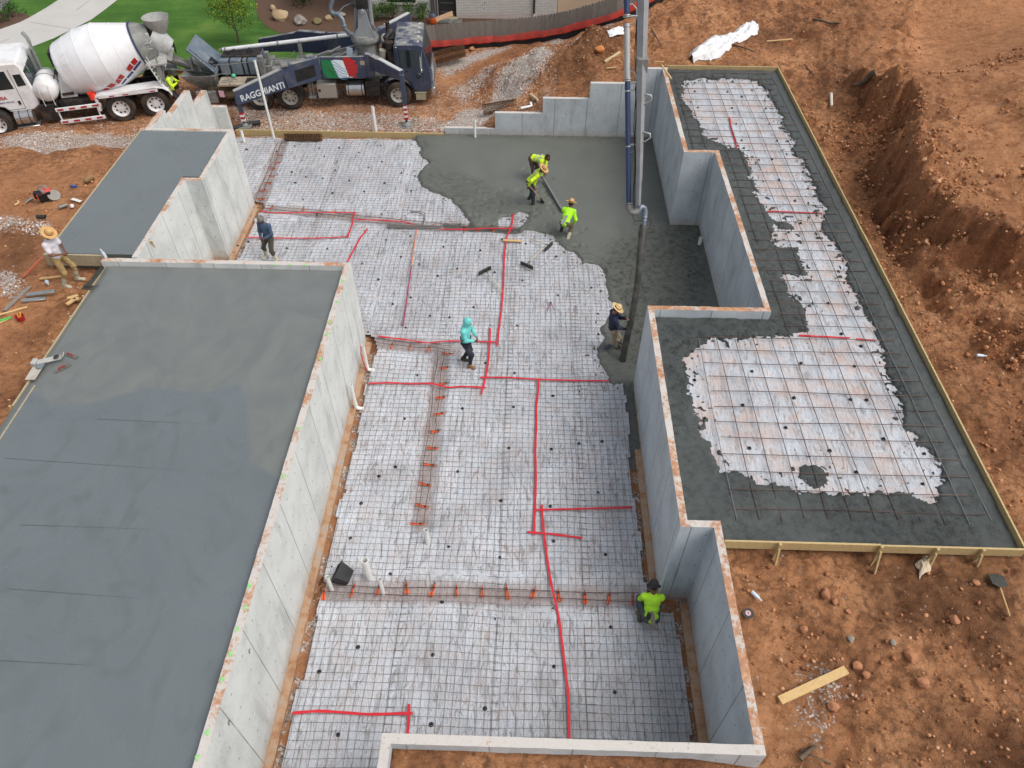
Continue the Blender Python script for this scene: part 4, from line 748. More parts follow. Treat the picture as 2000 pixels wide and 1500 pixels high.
# ---------------------------------------------------------------- pump truck
PT = empty('concrete_pump_truck', (-10.65, 29.7, 0), math.radians(4.5), 'dark blue concrete pump truck with spread outriggers and painted tricolour flag panel', 'truck')
for x in (-.47, .75):
    for s in (-1, 1): wheel(PT, x, s*1.10, .52, .28, s, dual=True)
for s in (-1, 1): wheel(PT, 5.13, s*1.08, .52, .32, s)
mb = MB()
for s in (-1, 1): mb.bb(-2.6, 6.3, s*.38, s*.48, .72, 1.0)
for x in (-2, -1, .15, 1.5, 2.8, 4.2): mb.bb(x, x+.1, -.37, .37, .76, .96)
for x in (-.47, .75, 5.13): mb.cyl((x, -.95, .52), (x, .95, .52), .09, 10); mb.ell((x, 0, .52), (.22, .2, .2))
mb.build('chassis', M_DKM, PT)
prof = [(5.12, 1.22), (5.48, 1.18), (5.70, .98), (5.80, .66), (6.38, .62), (6.52, .92), (6.50, 1.48), (6.27, 2.42), (6.14, 2.50), (5.2, 2.50), (5.12, 2.42)]
mb = MB(); mb.prism(prof, -1.18, 1.18, 'xz'); cab = mb.build('cab', M_NAVY, PT, bevel=.035, segs=2)
mb = MB(); mb.prism([(5.36, 1.64), (6.12, 1.60), (6.12, 2.10), (6.02, 2.30), (5.42, 2.30), (5.36, 2.22)], -1.192, -1.18, 'xz'); mb.prism([(5.36, 1.64), (6.12, 1.60), (6.12, 2.10), (6.02, 2.30), (5.42, 2.30), (5.36, 2.22)], 1.18, 1.192, 'xz')
mb.add([(6.505, -1.05, 1.56), (6.505, 1.05, 1.56), (6.31, 1.02, 2.36), (6.31, -1.02, 2.36), (6.45, -1.05, 1.56), (6.45, 1.05, 1.56), (6.25, 1.02, 2.36), (6.25, -1.02, 2.36)], [(0, 1, 2, 3), (7, 6, 5, 4), (0, 4, 5, 1), (1, 5, 6, 2), (2, 6, 7, 3), (3, 7, 4, 0)])
mb.lathe([(.001, .012), (.1, .012), (.11, 0)], (6.02, -1.182, 1.27), (0, -1, 0), 14); mb.build('window', M_GLASS, cab)
mb = MB(); mb.prism([(5.30, 1.58), (5.33, 1.58), (5.33, 2.36), (5.30, 2.36)], -1.186, -1.18, 'xz'); mb.prism([(6.2, 1.0), (6.215, 1.0), (6.2, 2.36), (6.185, 2.36)], -1.186, -1.18, 'xz'); mb.bb(5.5, 5.62, -1.2, -1.18, 1.45, 1.48); mb.cyl((5.22, -1.21, 1.5), (5.22, -1.21, 2.2), .014, 6); mb.build('door_trim', M_BLK, cab)
mb = MB(); mb.tube([(6.2, -1.18, 2.28), (6.22, -1.42, 2.3), (6.2, -1.45, 1.6), (6.25, -1.18, 1.55)], .014, 6); mb.bb(6.14, 6.2, -1.52, -1.36, 1.72, 2.16); mb.ell((6.17, -1.44, 1.6), (.05, .09, .09)); mb.build('mirror', M_CHR, cab, smooth=40)
mb = MB(); 
for y in (-.9, -.45, 0, .45, .9): mb.bb(6.05, 6.13, y-.04, y+.04, 2.5, 2.535)
mb.bb(5.2, 5.26, -1.2, -1.18, 2.40, 2.44); mb.build('marker_light', simple('marker_lens', L(214, 206, 196), .3), cab, bevel=.008)
mb = MB(); mb.bb(6.5, 6.64, -1.2, 1.2, .46, .80); mb.bb(6.51, 6.56, -.75, .75, .86, 1.42)
for k in range(7): mb.bb(6.56, 6.58, -.72, .72, .9+k*.07, .93+k*.07)
mb.build('bumper', M_CHR, PT, bevel=.015)
mb = MB(); mb.bb(5.84, 6.24, -1.2, -.95, .30, .60); mb.bb(5.80, 6.28, -1.22, -.95, .58, .62); mb.build('cab_step', simple('step_khaki', L(158, 154, 128), .6), PT, bevel=.01)
mb = MB(); R_ = .66
for s in (-1, 1):
    P = [(5.13+R_*math.cos(a), .52+R_*math.sin(a)) for a in np.linspace(.25, 2.9, 14)]
    for i in range(13): mb.add([(P[i][0], s*.9, P[i][1]), (P[i+1][0], s*.9, P[i+1][1]), (P[i+1][0], s*1.22, P[i+1][1]), (P[i][0], s*1.22, P[i][1])]+[((P[i][0]-5.13)*1.05+5.13, s*.9, (P[i][1]-.52)*1.05+.52), ((P[i+1][0]-5.13)*1.05+5.13, s*.9, (P[i+1][1]-.52)*1.05+.52), ((P[i+1][0]-5.13)*1.05+5.13, s*1.22, (P[i+1][1]-.52)*1.05+.52), ((P[i][0]-5.13)*1.05+5.13, s*1.22, (P[i][1]-.52)*1.05+.52)], [(0, 1, 2, 3), (7, 6, 5, 4), (2, 1, 5, 6), (0, 3, 7, 4)])
mb.build('front_fender', M_NAVY, PT, smooth=40)
mb = MB(); mb.cyl((4.82, .55, 1.0), (4.82, .55, 2.75), .09, 12); mb.bb(4.7, 5.05, .2, .9, 1.2, 2.2); mb.bb(4.85, 5.1, -.9, -.3, 1.1, 2.1); mb.cyl((4.95, -.6, 2.12), (4.95, -.6, 2.4), .17, 14); mb.tube([(4.75, -.2, 1.3), (4.65, -.25, 1.9), (4.8, -.3, 2.45), (5.0, 0, 2.6)], .12, 10); mb.build('engine_stack', M_DKM, PT, smooth=40)
mb = MB(); mb.tube([(4.6, -.55, 1.1), (4.55, -.6, 1.6), (4.65, -.6, 2.1)], .15, 10); mb.ell((4.72, -.1, 2.35), (.16, .3, .16)); mb.build('air_duct', simple('duct_beige', L(168, 160, 146), .6), PT, smooth=50)
# side panel with flag
for s in (-1, 1):
    mb = MB(); mb.bb(2.22, 4.12, s*1.14, s*1.26, 1.27, 2.12); mb.bb(2.3, 4.1, s*.3, s*1.14, 1.32, 1.4); sp_ = mb.build('side_panel', M_NAVY, PT, bevel=.012)
    if s < 0:
        def patch(name, poly, mat, d=.004): m_ = MB(); m_.prism(poly, -1.26-d, -1.2605, 'xz'); return m_.build(name, mat, sp_)
        patch('flag_green', [(2.28, 2.03), (2.66, 1.98), (2.72, 1.72), (2.84, 1.30), (2.42, 1.30), (2.28, 1.55)], M_FLG); patch('flag_white', [(2.66, 1.98), (2.8, 2.02), (3.05, 2.0), (3.12, 1.98), (3.27, 1.32), (2.85, 1.30), (2.73, 1.72)], M_FLW)
        patch('flag_red', [(3.12, 1.98), (3.14, 2.09), (3.42, 2.09), (3.46, 2.0), (3.62, 1.98), (3.56, 1.85), (3.68, 1.75), (3.6, 1.65), (3.66, 1.5), (3.5, 1.45), (3.6, 1.31), (3.28, 1.32)], M_FLR)
        m_ = MB()
        for k in range(5): m_.tube([(2.68+.03*k, -1.267, 1.98-.13*k), (2.85, -1.267, 1.9-.14*k), (3.02, -1.267, 1.72-.12*k), (3.2, -1.267, 1.62-.09*k)], .010, 4)
        m_.build('flag_wave', M_FLB, sp_, smooth=None); m_ = MB()
        for k in range(4): m_.tube([(2.34+.08*k, -1.267, 1.9-.1*k), (2.5+.05*k, -1.267, 1.78-.11*k), (2.68, -1.267, 1.6-.08*k)], .007, 4); m_.tube([(3.2, -1.267, 1.9-.13*k), (3.4, -1.267, 1.86-.14*k), (3.55, -1.267, 1.7-.14*k)], .006, 4)
        m_.build('flag_stripe', simple('flag_line', L(70, 60, 50), .5), sp_, smooth=None); patch('sticker', [(3.28, 1.36), (3.42, 1.36), (3.42, 1.30), (3.28, 1.30)], M_LET); patch('latch', [(3.78, 1.8), (3.96, 1.8), (3.96, 1.95), (3.78, 1.95)], M_TAN)  # darker stripe lines printed on the flag's green and red
mb = MB(); mb.bb(3.98, 4.3, -1.3, -1.0, 1.3, 2.22); mb.bb(3.98, 4.3, 1.0, 1.3, 1.3, 2.22); mb.build('outrigger_post', M_NAVY, PT, bevel=.03)
def arm_rear(s):
    hx, hy = 2.16, s*1.2; tx, ty_ = (-.95, s*2.70) if s < 0 else (-.9, s*2.3); d = Vector((tx-hx, ty_-hy, 0)); Ln = d.length; d.normalize(); nrm = Vector((d.y, -d.x, 0))*(1 if s < 0 else 1)
    if nrm.y*s < 0: nrm = -nrm
    pr_ = [(0, 1.28), (0, 2.13), (1.25, 2.07), (1.45, 1.97), (Ln, 1.50), (Ln+.03, 1.02), (Ln-.12, .97), (2.0, 1.14), (1.0, 1.22)]
    def P(a, o_): return (hx+d.x*a[0]+nrm.x*o_, hy+d.y*a[0]+nrm.y*o_, a[1])
    mb = MB(); n = len(pr_); vs = [P(a, .1) for a in pr_]+[P(a, -.12) for a in pr_]; mb.add(vs, [tuple(range(n)), tuple(range(2*n-1, n-1, -1))]+[(i, n+i, n+(i+1) % n, (i+1) % n) for i in range(n)]); ar = mb.build('outrigger_arm', M_NAVY, PT, bevel=.01)
    if s < 0:
        x0 = Vector(P((Ln-.18, 1.09), .108)); x1 = Vector(P((1.62, 1.26), .108)); text('lettering', 'RAGGHIANTI', .40, frame(x0, x1-x0, (0, 0, 1)) @ Matrix.Diagonal((.735, .86, 1, 1)), M_LET, ar, bold=.006)
        mb = MB(); g = [(.22, 1.46), (.22, 1.90), (1.02, 1.82), (1.02, 1.36)]; vs = [P(a, .108) for a in g]+[P(a, .09) for a in g]; mb.add(vs, [(0, 1, 2, 3), (7, 6, 5, 4), (0, 4, 5, 1), (1, 5, 6, 2), (2, 6, 7, 3), (3, 7, 4, 0)]); gr = mb.build('grille', M_BLK, ar)
        mb = MB(); 
        for k in range(9): t_ = (k+.5)/9; a = (.26+.72*0, 1.48+.40*t_); b = (.98, 1.40+.40*t_); mb.beam(P(a, .112), P(b, .112), .006, .012)
        mb.build('grille_bar', M_DKM, gr, smooth=None); mb = MB(); mb.beam(P((1.42, 1.25), .12), P((1.48, 1.72), .12), .025, .02); mb.build('handle', M_DKM, ar)
        mb = MB(); mb.box(P((1.35, 2.10), .0), (.26, .3, .10), rz=.3); mb.build('top_bracket', M_GREYM, ar, bevel=.01)
        g = [(1.5, 1.975), (Ln, 1.515)]; mb = MB(); a, b = Vector(P(g[0], 0)), Vector(P(g[1], 0)); mb.beam(a, b, .2, .012); mb.build('scuffed_top', simple('scuffed_edge', L(160, 160, 156), .6), ar)
    return ar, P((Ln-.08, 0), 0)
for s in (-1, 1):
    ar, tip = arm_rear(s); mb = MB(); mb.beam((tip[0], tip[1], .55), (tip[0], tip[1], 1.05), .14, .14); mb.cyl((tip[0], tip[1], .1), (tip[0], tip[1], .6), .045, 10); leg = mb.build('outrigger_leg', M_NAVY, PT, bevel=.008)
    striped((tip[0], tip[1], .30), (tip[0], tip[1], .66), .152, 4, leg, 'warning_stripe'); mb = MB(); mb.box((tip[0], tip[1], .07), (.5, .5, .07)); mb.lathe([(.14, .1), (.14, .13), (.06, .2), (.04, .2)], (tip[0], tip[1], 0), n=16); mb.build('foot_pad', M_GREYM, leg, bevel=.01)
    ax_, ay = 4.2, s*1.15; bx, by = 5.52, s*2.88; mb = MB(); rings = []
    for t_, z0, z1, w_ in ((0, 1.62, 2.18, .26), (.92, 1.86, 2.24, .22), (1.0, 1.9, 2.24, .22)):
        c = Vector((ax_+(bx-ax_)*t_, ay+(by-ay)*t_, 0)); n_ = Vector((-(by-ay), bx-ax_, 0)).normalized()*w_/2; rings.append([c+n_+Vector((0, 0, z0)), c-n_+Vector((0, 0, z0)), c-n_+Vector((0, 0, z1)), c+n_+Vector((0, 0, z1))])
    mb.loft(rings); fa = mb.build('outrigger_arm', M_NAVY, PT, bevel=.01)
    mb = MB(); mb.beam((ax_+.3*(bx-ax_), ay+.3*(by-ay), 2.215), (bx, by, 2.25), .17, .012); mb.build('scuffed_top', simple('pale_top', L(190, 192, 190), .5), fa)
    mb = MB(); mb.beam((bx, by, .95), (bx, by, 2.1), .17, .17); mb.cyl((bx, by, .1), (bx, by, 1.0), .045, 10); leg = mb.build('outrigger_leg', M_NAVY, PT, bevel=.01); striped((bx, by, .42), (bx, by, .98), .14, 6, leg, 'warning_stripe')
    mb = MB(); mb.bb(bx-.085, bx+.085, by-.085, by+.085, .34, .42); mb.build('red_collar', M_RFL, leg); mb = MB(); mb.box((bx, by, .06), (.62, .55, .06), rz=.2); mb.lathe([(.2, .09), (.2, .13), (.07, .2), (.04, .22)], (bx, by, 0), n=18); mb.build('foot_pad', M_GREYM, leg, bevel=.012)
mb = MB(); mb.bb(1.9, 2.66, -1.22, -.8, .44, 1.05); tb_ = mb.build('tool_box', simple('bare_aluminium', L(172, 168, 160), .45, .5, .08), PT, bevel=.012); mb = MB(); mb.lathe([(.001, .012), (.05, .012), (.055, 0)], (1.99, -1.222, .78), (0, -1, 0), 14); mb.bb(1.92, 2.64, -1.226, -1.221, .46, .475); mb.build('lock', M_BLK, tb_)
mb = MB(); mb.lathe([(.001, 0), (.2, 0), (.29, .03), (.29, .73), (.2, .76), (.001, .76)], (3.03, -.92, .72), (1, 0, 0), 26); ft = mb.build('fuel_tank', M_CHR, PT, smooth=40); mb = MB()
for x in (3.14, 3.68): mb.torus((x, -.92, .72), .295, .015, (1, 0, 0), 26, 4)
mb.build('tank_strap', M_DKM, ft); mb = MB(); mb.bb(3.85, 4.4, -1.15, -.6, .5, 1.1); mb.ell((4.0, -1.17, .95), (.05, .03, .05)); mb.build('battery_box', M_DKM, PT, bevel=.01)
mb = MB(); 
for a0 in (1.55, 1.6, 1.7): mb.cyl((a0, -1.1, .5), (a0+.03, -1.1, 1.2), .025, 6)
mb.bb(1.5, 1.8, -1.2, -.9, .45, .52); mb.build('valve_stand', M_GREYM, PT)
mb = MB(); mb.tube([(-1.15, -1.1, .75), (-.9, -1.1, 1.05), (-.47, -1.1, 1.14), (.1, -1.1, .98), (.2, -1.1, .98), (.75, -1.1, 1.14), (1.2, -1.1, 1.0), (1.38, -1.1, .7)], .03, 5); mb.bb(-.9, 1.2, -1.2, -.75, 1.13, 1.16); mb.build('rear_fender', M_DKM, PT)
# pumping gear
mb = MB(); 
for y in (-.3, .3): mb.cyl((-.1, y, 1.25), (3.1, y, 1.32), .16, 14)
mb.bb(-.3, .1, -.55, .55, 1.0, 1.5); mb.bb(1.0, 1.3, -.5, .5, 1.05, 1.5); mb.tube([(1.3, -.8, 1.5), (2.2, -.75, 1.7), (3.4, -.5, 2.05)], .035, 6); mb.tube([(1.6, -.95, 1.85), (2.3, -.8, 2.0), (3.0, -.6, 2.25)], .045, 6)
mb.beam((2.0, -.75, 1.55), (3.6, -.45, 1.85), .14, .1); mb.beam((2.2, .6, 1.5), (3.6, .4, 1.9), .14, .1); mb.beam((1.6, -.9, 1.9), (2.6, -.8, 2.18), .08, .06); mb.box((1.75, -.75, 1.9), (.3, .25, .2), rz=.4); mb.build('pump_cylinders', M_GREYM, PT, smooth=40)
mb = MB(); mb.bb(-.32, -.12, -.78, -.58, 1.05, 1.98); mb.bb(-.1, .06, -.42, -.24, 1.05, 2.0); mb.build('rear_column', M_GREYM, PT, bevel=.01); mb = MB(); mb.beam((1.2, .25, 1.4), (1.22, .3, 2.15), .14, .14); mb.torus((1.23, .3, 2.12), .1, .02, (1, .1, 0), 14, 5); mb.build('pipe_support', M_GREYM, PT, bevel=.01)
mb = MB(); mb.cyl((-1.9, .3, 1.86), (3.5, .3, 2.38), .076, 16); lp = mb.build('delivery_pipe', M_TW, PT, smooth=50); mb = MB(); mb.cyl((-2.05, .3, 1.845), (-1.85, .3, 1.865), .05, 12)
for t_ in (.02, .42, .87): p = Vector((-1.9, .3, 1.86)).lerp(Vector((3.5, .3, 2.38)), t_); mb.cyl(p-Vector((.03, 0, .003)), p+Vector((.03, 0, .003)), .092, 14)
mb.build('coupling', M_GREYM, lp, smooth=50)
mb = MB(); segs_ = [(-1.98, -1.56), (-1.54, -1.06), (-1.04, -.86), (-.84, -.38)]
for a, b in segs_: mb.bb(a, b, -.45, .72, 1.12, 1.74)
wt = mb.build('water_tank', M_TANK, PT, bevel=.05, segs=2); mb = MB()
for x in (-1.55, -1.05, -.85): mb.bb(x-.012, x+.012, -.46, .73, 1.1, 1.75)
mb.bb(-1.9, -.4, -.2, .6, 1.74, 1.79); mb.tube([(-1.7, 0, 1.8), (-1.4, .1, 1.95), (-1.1, 0, 1.82), (-.8, .2, 1.95), (-.5, .1, 1.8)], .02, 6); mb.build('tank_fitting', M_DKM, wt)
mb = MB(); mb.bb(-2.0, -.05, -1.22, -.5, 1.02, 1.10); mb.bb(-2.0, -.05, .8, 1.2, 1.02, 1.10); dk_ = mb.build('deck', M_TAN, PT, bevel=.008); mb = MB(); mb.torus((-1.75, -.95, 1.12), .11, .012, n=16, k=4); mb.torus((-1.4, -.9, 1.12), .13, .012, n=16, k=4); mb.build('deck_ring', M_GREYM, dk_)
tag(MB().ell((0, 0, .08), (.085, .085, .085), 16, 10).build('green_ball', simple('mint_green', L(96, 196, 160), .5), smooth=60), 'mint green cleaning ball lying on the pump truck deck', 'ball'); g_ = bpy.data.objects['green_ball']; g_.location = (*at(456, 147, 1.2), 1.10)
mb = MB(); mb.tube([(-1.95, -1.15, 1.1), (-1.95, -1.15, 1.85), (-1.2, -1.15, 1.88), (1.1, -1.0, 2.05), (1.25, -.9, 2.25)], .016, 6); mb.tube([(-1.5, -1.2, 1.1), (-1.52, -1.2, 1.55), (-2.2, -1.2, 1.45), (-2.3, -1.1, .8)], .018, 6); mb.tube([(-2.6, -.9, 1.5), (-2.65, -1.0, 1.95), (-1.95, -1.1, 1.95)], .018, 6); mb.build('hand_rail', M_GREYM, PT, smooth=60)
mb = MB(); rings = []
for z, x0, x1, y0 in ((.42, -2.75, -2.35, .35), (.95, -3.2, -2.2, .75), (1.30, -3.45, -2.1, .95), (1.34, -3.45, -2.1, .95), (1.3, -3.38, -2.17, .88), (1.0, -3.1, -2.3, .65), (.6, -2.8, -2.4, .4)): rings.append([(x0, -y0, z), (x1, -y0, z), (x1, y0, z), (x0, y0, z)])
mb.loft(rings); mb.bb(-3.0, -2.2, -1.1, -.95, .3, .75); mb.bb(-3.0, -2.2, .95, 1.1, .3, .75); mb.bb(-2.5, -2.35, -.5, .5, .35, 1.0); hp = mb.build('hopper', M_GREYM, PT, bevel=.008)
mb = MB(); a = Vector((-2.08, 0, 1.32)); b = Vector((-2.98, 0, 2.30)); dd = (b-a); mb.beam(a, b, 1.62, .08, up=(0, 1, 0)); 
g2 = MB(); xx, yy, d3 = basis(dd, (0, 1, 0)); mb = MB(); mb.beam(a, b, .08, 1.5, up=(0, 1, 0)); mb.beam(a+dd*.05+Vector((.05, 0, .05)), b-dd*.05+Vector((.05, 0, .05)), .05, 1.3, up=(0, 1, 0)); gl = mb.build('hopper_lid', M_TANK, hp, bevel=.03, segs=2); mb = MB()
for k in range(6): y = -.6+k*.1; mb.beam(a+dd*.12+Vector((.075, y, .07)), a+dd*.36+Vector((.075, y, .07)), .03, .05)
mb.build('lid_slot', M_BLK, gl); mb = MB(); mb.prism([(-2.02, .62), (-1.82, .60), (-1.82, .86), (-2.02, .88)], -1.26, -1.25, 'xz'); mb.build('pink_sign', simple('pink_paper', L(222, 178, 190), .7), PT)
mb = MB(); mb.cyl((-1.85, -.9, .55), (-1.3, -.9, .6), .17, 14); mb.bb(-2.6, -1.4, -.7, .7, .45, .75); mb.build('gearbox', simple('rusty_gear', L(112, 96, 72), .7), PT, smooth=40)
# turret and boom
mb = MB(); mb.lathe([(.62, 1.0), (.60, 1.3), (.42, 2.1), (.46, 2.28)], (3.93, 0, 0), n=28); mb.bb(3.2, 4.5, -.7, .7, 1.0, 1.18); mb.beam((3.0, -.6, 1.2), (3.6, -.3, 2.0), .14, .1); mb.lathe([(.16, 1.5), (.18, 1.55), (.16, 1.6), (.18, 1.65), (.16, 1.7), (.18, 1.75), (.16, 1.8)], (4.32, -.32, 0), n=14); mb.build('turret_base', M_GREYM, PT, smooth=40)
mb = MB(); mb.lathe([(.40, 2.24), (.54, 2.26), (.56, 2.34), (.54, 2.44), (.50, 2.50), (.30, 2.52)], (3.93, 0, 0), n=36)
for k in range(24): a = 2*math.pi*k/24; mb.cyl((3.93+.5*math.cos(a), .5*math.sin(a), 2.5), (3.93+.5*math.cos(a), .5*math.sin(a), 2.53), .02, 6)
mb.build('slewing_ring', M_GREYM, PT, smooth=40)
M_LGREY = simple('boom_grey', L(150, 153, 156), .45, .2, .1, 5, L(110, 108, 104), .4)
mb = MB()
for s in (-1, 1):
    vs = [(3.45, s*.34, 2.5), (4.42, s*.34, 2.5), (4.25, s*.30, 2.85), (4.12, s*.24, 3.5), (3.98, s*.22, 3.75), (3.82, s*.24, 3.4), (3.75, s*.28, 2.85)]; n = len(vs); mb.add(vs+[(x, y-s*.07, z) for x, y, z in vs], [tuple(range(n)), tuple(range(2*n-1, n-1, -1))]+[(i, n+i, n+(i+1) % n, (i+1) % n) for i in range(n)])
mb.cyl((4.0, -.38, 3.45), (4.0, .38, 3.45), .08, 14); mb.build('turret_yoke', M_LGREY, PT, bevel=.01)
mb = MB(); mb.cyl((4.05, 0, 2.7), (3.9, 0, 3.6), .14, 16); mb.cyl((4.28, -.1, 2.9), (4.3, -.1, 3.9), .09, 14); mb.cyl((3.6, .1, 2.6), (3.9, .1, 4.2), .1, 14); mb.ell((4.02, -.12, 3.0), (.14, .14, .22)); mb.build('boom_ram', M_LGREY, PT, smooth=40)
mb = MB(); mb.tube([(3.5, -.35, 2.62), (3.4, -.5, 2.72), (3.28, -.6, 2.95), (3.25, -.55, 3.25), (3.1, -.4, 3.4), (2.8, -.35, 3.42), (2.85, -.35, 3.7), (3.2, -.3, 4.4), (3.5, -.3, 6)], .085, 12); mb.torus((3.26, -.58, 3.05), .1, .025, (0, .2, 1), 14, 5); mb.torus((2.9, -.36, 3.45), .1, .03, (1, 0, .6), 14, 5); mb.tube([(3.0, -.38, 3.35), (3.3, -.2, 3.6), (3.7, -.2, 3.75)], .025, 6); mb.build('riser_pipe', simple('blue_grey_pipe', L(112, 124, 136), .4, .3, .1, 5, L(150, 150, 146), .4), PT, smooth=50)
mb = MB(); 
for k in range(9): mb.tube([(3.55+.05*k, -.3, 3.9), (3.62+.05*k, -.34, 3.72), (3.72+.05*k, -.3, 3.6)], .014, 5)
mb.build('hose_bundle', M_BLK, PT, smooth=60); mb = MB(); mb.tube([(3.2, -.55, 2.05), (3.35, -.6, 2.2), (3.25, -.66, 1.5)], .02, 5); mb.prism([(3.18, 1.78), (3.42, 1.72), (3.48, 2.22), (3.26, 2.28)], -.72, -.70, 'xz'); mb.build('pale_notice', simple('notice_pale', L(176, 190, 204), .6), PT)
mb = MB(); inv = Matrix.Rotation(-math.radians(4.5), 4, 'Z')@Matrix.Translation((10.65, -29.7, 0))
def W2P(p): return inv@Vector(p)
B0 = Vector((4.0, 0, 3.5)); B1 = W2P((-6.6, 29.8, 17.2)); B2 = W2P((1.55, 22.3, 15.8)); B3 = W2P((2.60, 16.0, 4.05))
mb.beam(B0, B1, .44, .5, w2=.34, h2=.4); mb.build('boom_section', M_DKM, PT, bevel=.02); mb = MB(); mb.beam(B1+Vector((0, 0, -.3)), B2+Vector((0, 0, .3)), .32, .36, w2=.26, h2=.3); mb.cyl(B1-Vector((.3, 0, 0)), B1+Vector((.3, 0, 0)), .25, 14); mb.build('boom_section', M_LGREY, PT, bevel=.02)
# tip section hanging in front of the right wall (part of the pump truck's boom)
def TP(u, v, z): return W2P(at3(u, v, z))
M_BPIPE = simple('dark_blue_pipe', L(46, 62, 98), .35, .1, .08, 5); M_CLAMP = simple('clamp_steel', L(170, 174, 172), .4, .6, .15, 9)
A0, A1 = TP(1228, 397, 4.0), TP(1224, 0, 8.0); top_pipe = A0+(A1-A0)*1.9
def onp(v):                                  # parameter of the pipe point seen at image row v
    lo, hi = -.1, 1.3
    M_ = PT.matrix_basis if False else (Matrix.Translation((-10.65, 29.7, 0))@Matrix.Rotation(math.radians(4.5), 4, 'Z'))
    for _ in range(40):
        m = (lo+hi)/2; p = M_@(A0+(A1-A0)*m); d = np.array([p.x, p.y, p.z-CAMH]); vv = 750-FPX*(d@U2)/(d@_fw)
        if vv > v: lo = m
        else: hi = m
    return m
def PP(v): return A0+(A1-A0)*onp(v)
tipb = MB(); c0_, c1_ = TP(1247, 402, 4.05), TP(1256, 0, 8.0); cdir = c1_-c0_; c2_ = c0_+cdir*2.0
mx, my, md = basis(cdir, (0, 1, 0)); upv = (mx+my*1.0).normalized()
rings = []
for t_, w_ in ((0, .08), (.12, .10), (.13, .115), (.5, .15), (1.0, .20), (2.0, .30)):
    c = c0_+cdir*t_; a = upv; b = md.cross(upv); rings.append([c+a*w_/2+b*w_/2, c-a*w_/2+b*w_/2, c-a*w_/2-b*w_/2, c+a*w_/2-b*w_/2])
tipb.loft(rings); tipo = tipb.build('boom_section', M_LGREY, PT, bevel=.008)
mb = MB(); mb.mat(0); mb.beam(PP(152), PP(50), .0001, .0001)
mb = MB(); mb.cyl(PP(400), PP(158), .066, 16); mb.cyl(PP(26), top_pipe, .066, 16); mb.build('boom_pipe', M_BPIPE, PT, smooth=50); mb = MB(); mb.cyl(PP(152), PP(46), .07, 16); mb.build('boom_pipe', simple('grey_pipe_section', L(178, 180, 180), .45, .1, .06, 5, L(140, 136, 130), .3), PT, smooth=50)
mb = MB()
for v, r_ in ((30, .10), (33, .09), (52, .088), (154, .10), (158, .09), (178, .078), (286, .078)): p = PP(v); mb.torus(p, r_-.018, .016, A1-A0, 18, 6)
def near_c(p): t_ = (p-c0_).dot(cdir)/cdir.length_squared; return c0_+cdir*t_
mb.build('pipe_coupling', M_CLAMP, PT, smooth=60)
for v in (32, 162, 283):
    mb = MB(); p = PP(v); q_ = near_c(p); mb.cyl(p, q_, .028, 8); s_ = (A1-A0).normalized(); mb.tube([p+s_*.22-(q_-p)*.2, p+s_*.26+(q_-p)*.35, p+s_*.16+(q_-p)*.62, p+(q_-p)*.62, p-s_*.16+(q_-p)*.5, p-s_*.2-(q_-p)*.1], .014, 6); mb.build('pipe_clamp', M_CLAMP, PT, smooth=60)
for v in (194, 268):
    mb = MB(); q_ = near_c(PP(v)); sd = (q_-PP(v)).normalized(); s_ = cdir.normalized(); mb.tube([q_+sd*.08+s_*.1, q_+sd*.24+s_*.06, q_+sd*.26-s_*.03, q_+sd*.12-s_*.12, q_+sd*.05-s_*.12], .022, 6); mb.build('hook', M_CLAMP, PT, smooth=60)
mb = MB(); s_ = cdir.normalized(); lv = (PP(200)-near_c(PP(200))).normalized()
for k in range(24): pass
mb.tube([c0_+cdir*t_+lv*(.10+.035*t_+.012*math.sin(t_*23)) for t_ in np.linspace(-.01, 1.9, 40)], .014, 5); mb.tube([c0_+cdir*t_+lv*(.12+.03*t_+.02*math.sin(t_*17+1)) for t_ in np.linspace(.02, 1.4, 36)], .010, 5); mb.tube([TP(1242, 396, 4.05), TP(1238, 390, 4.1), TP(1234, 420, 3.75), TP(1240, 432, 3.6), TP(1252, 432, 3.62)], .008, 5); mb.tube([TP(1262, 410, 3.85), TP(1272, 435, 3.6), TP(1268, 448, 3.45), TP(1262, 452, 3.45)], .008, 5); mb.build('hydraulic_line', M_BLK, PT, smooth=60)
mb = MB(); q1 = TP(1262, 122, 7.0); mb.box(near_c(q1), (.27, .2, .34)); 
mb.build('tip_bracket', M_GREYM, PT, bevel=.01)
mb = MB(); mb.tube([TP(1228, 399, 3.99), TP(1229, 407, 3.9), TP(1233, 414, 3.82), TP(1240, 415, 3.82), TP(1247, 412, 3.85)], .082, 12); mb.torus(TP(1228, 397, 4.01), .085, .018, A1-A0, 18, 6); mb.build('delivery_elbow', M_GREYM, PT, smooth=60)
mb = MB(); mb.tube([TP(1247, 412, 3.85), TP(1253, 403, 3.95), TP(1258, 406, 3.9), TP(1260, 414, 3.8), TP(1259, 426, 3.68)], .074, 12); mb.tube([TP(1259, 424, 3.7), TP(1258, 440, 3.52)], [.06, .06], 12); mb.torus(TP(1259, 422, 3.72), .07, .016, (0, .2, 1), 16, 5); mb.torus(TP(1258, 428, 3.65), .07, .016, (0, .2, 1), 16, 5); mb.build('delivery_elbow', simple('elbow_blue_grey', L(120, 130, 142), .35, .5), PT, smooth=60)
hz = [(1257, 441, 3.50, .10), (1255, 455, 3.36, .108), (1254, 468, 3.24, .10), (1252, 480, 3.12, .088), (1249, 510, 2.80, .082), (1246, 545, 2.38, .082), (1241, 580, 1.95, .085), (1235, 615, 1.45, .086), (1227, 650, .95, .088), (1220, 680, .45, .09), (1216, 706, .06, .092)]
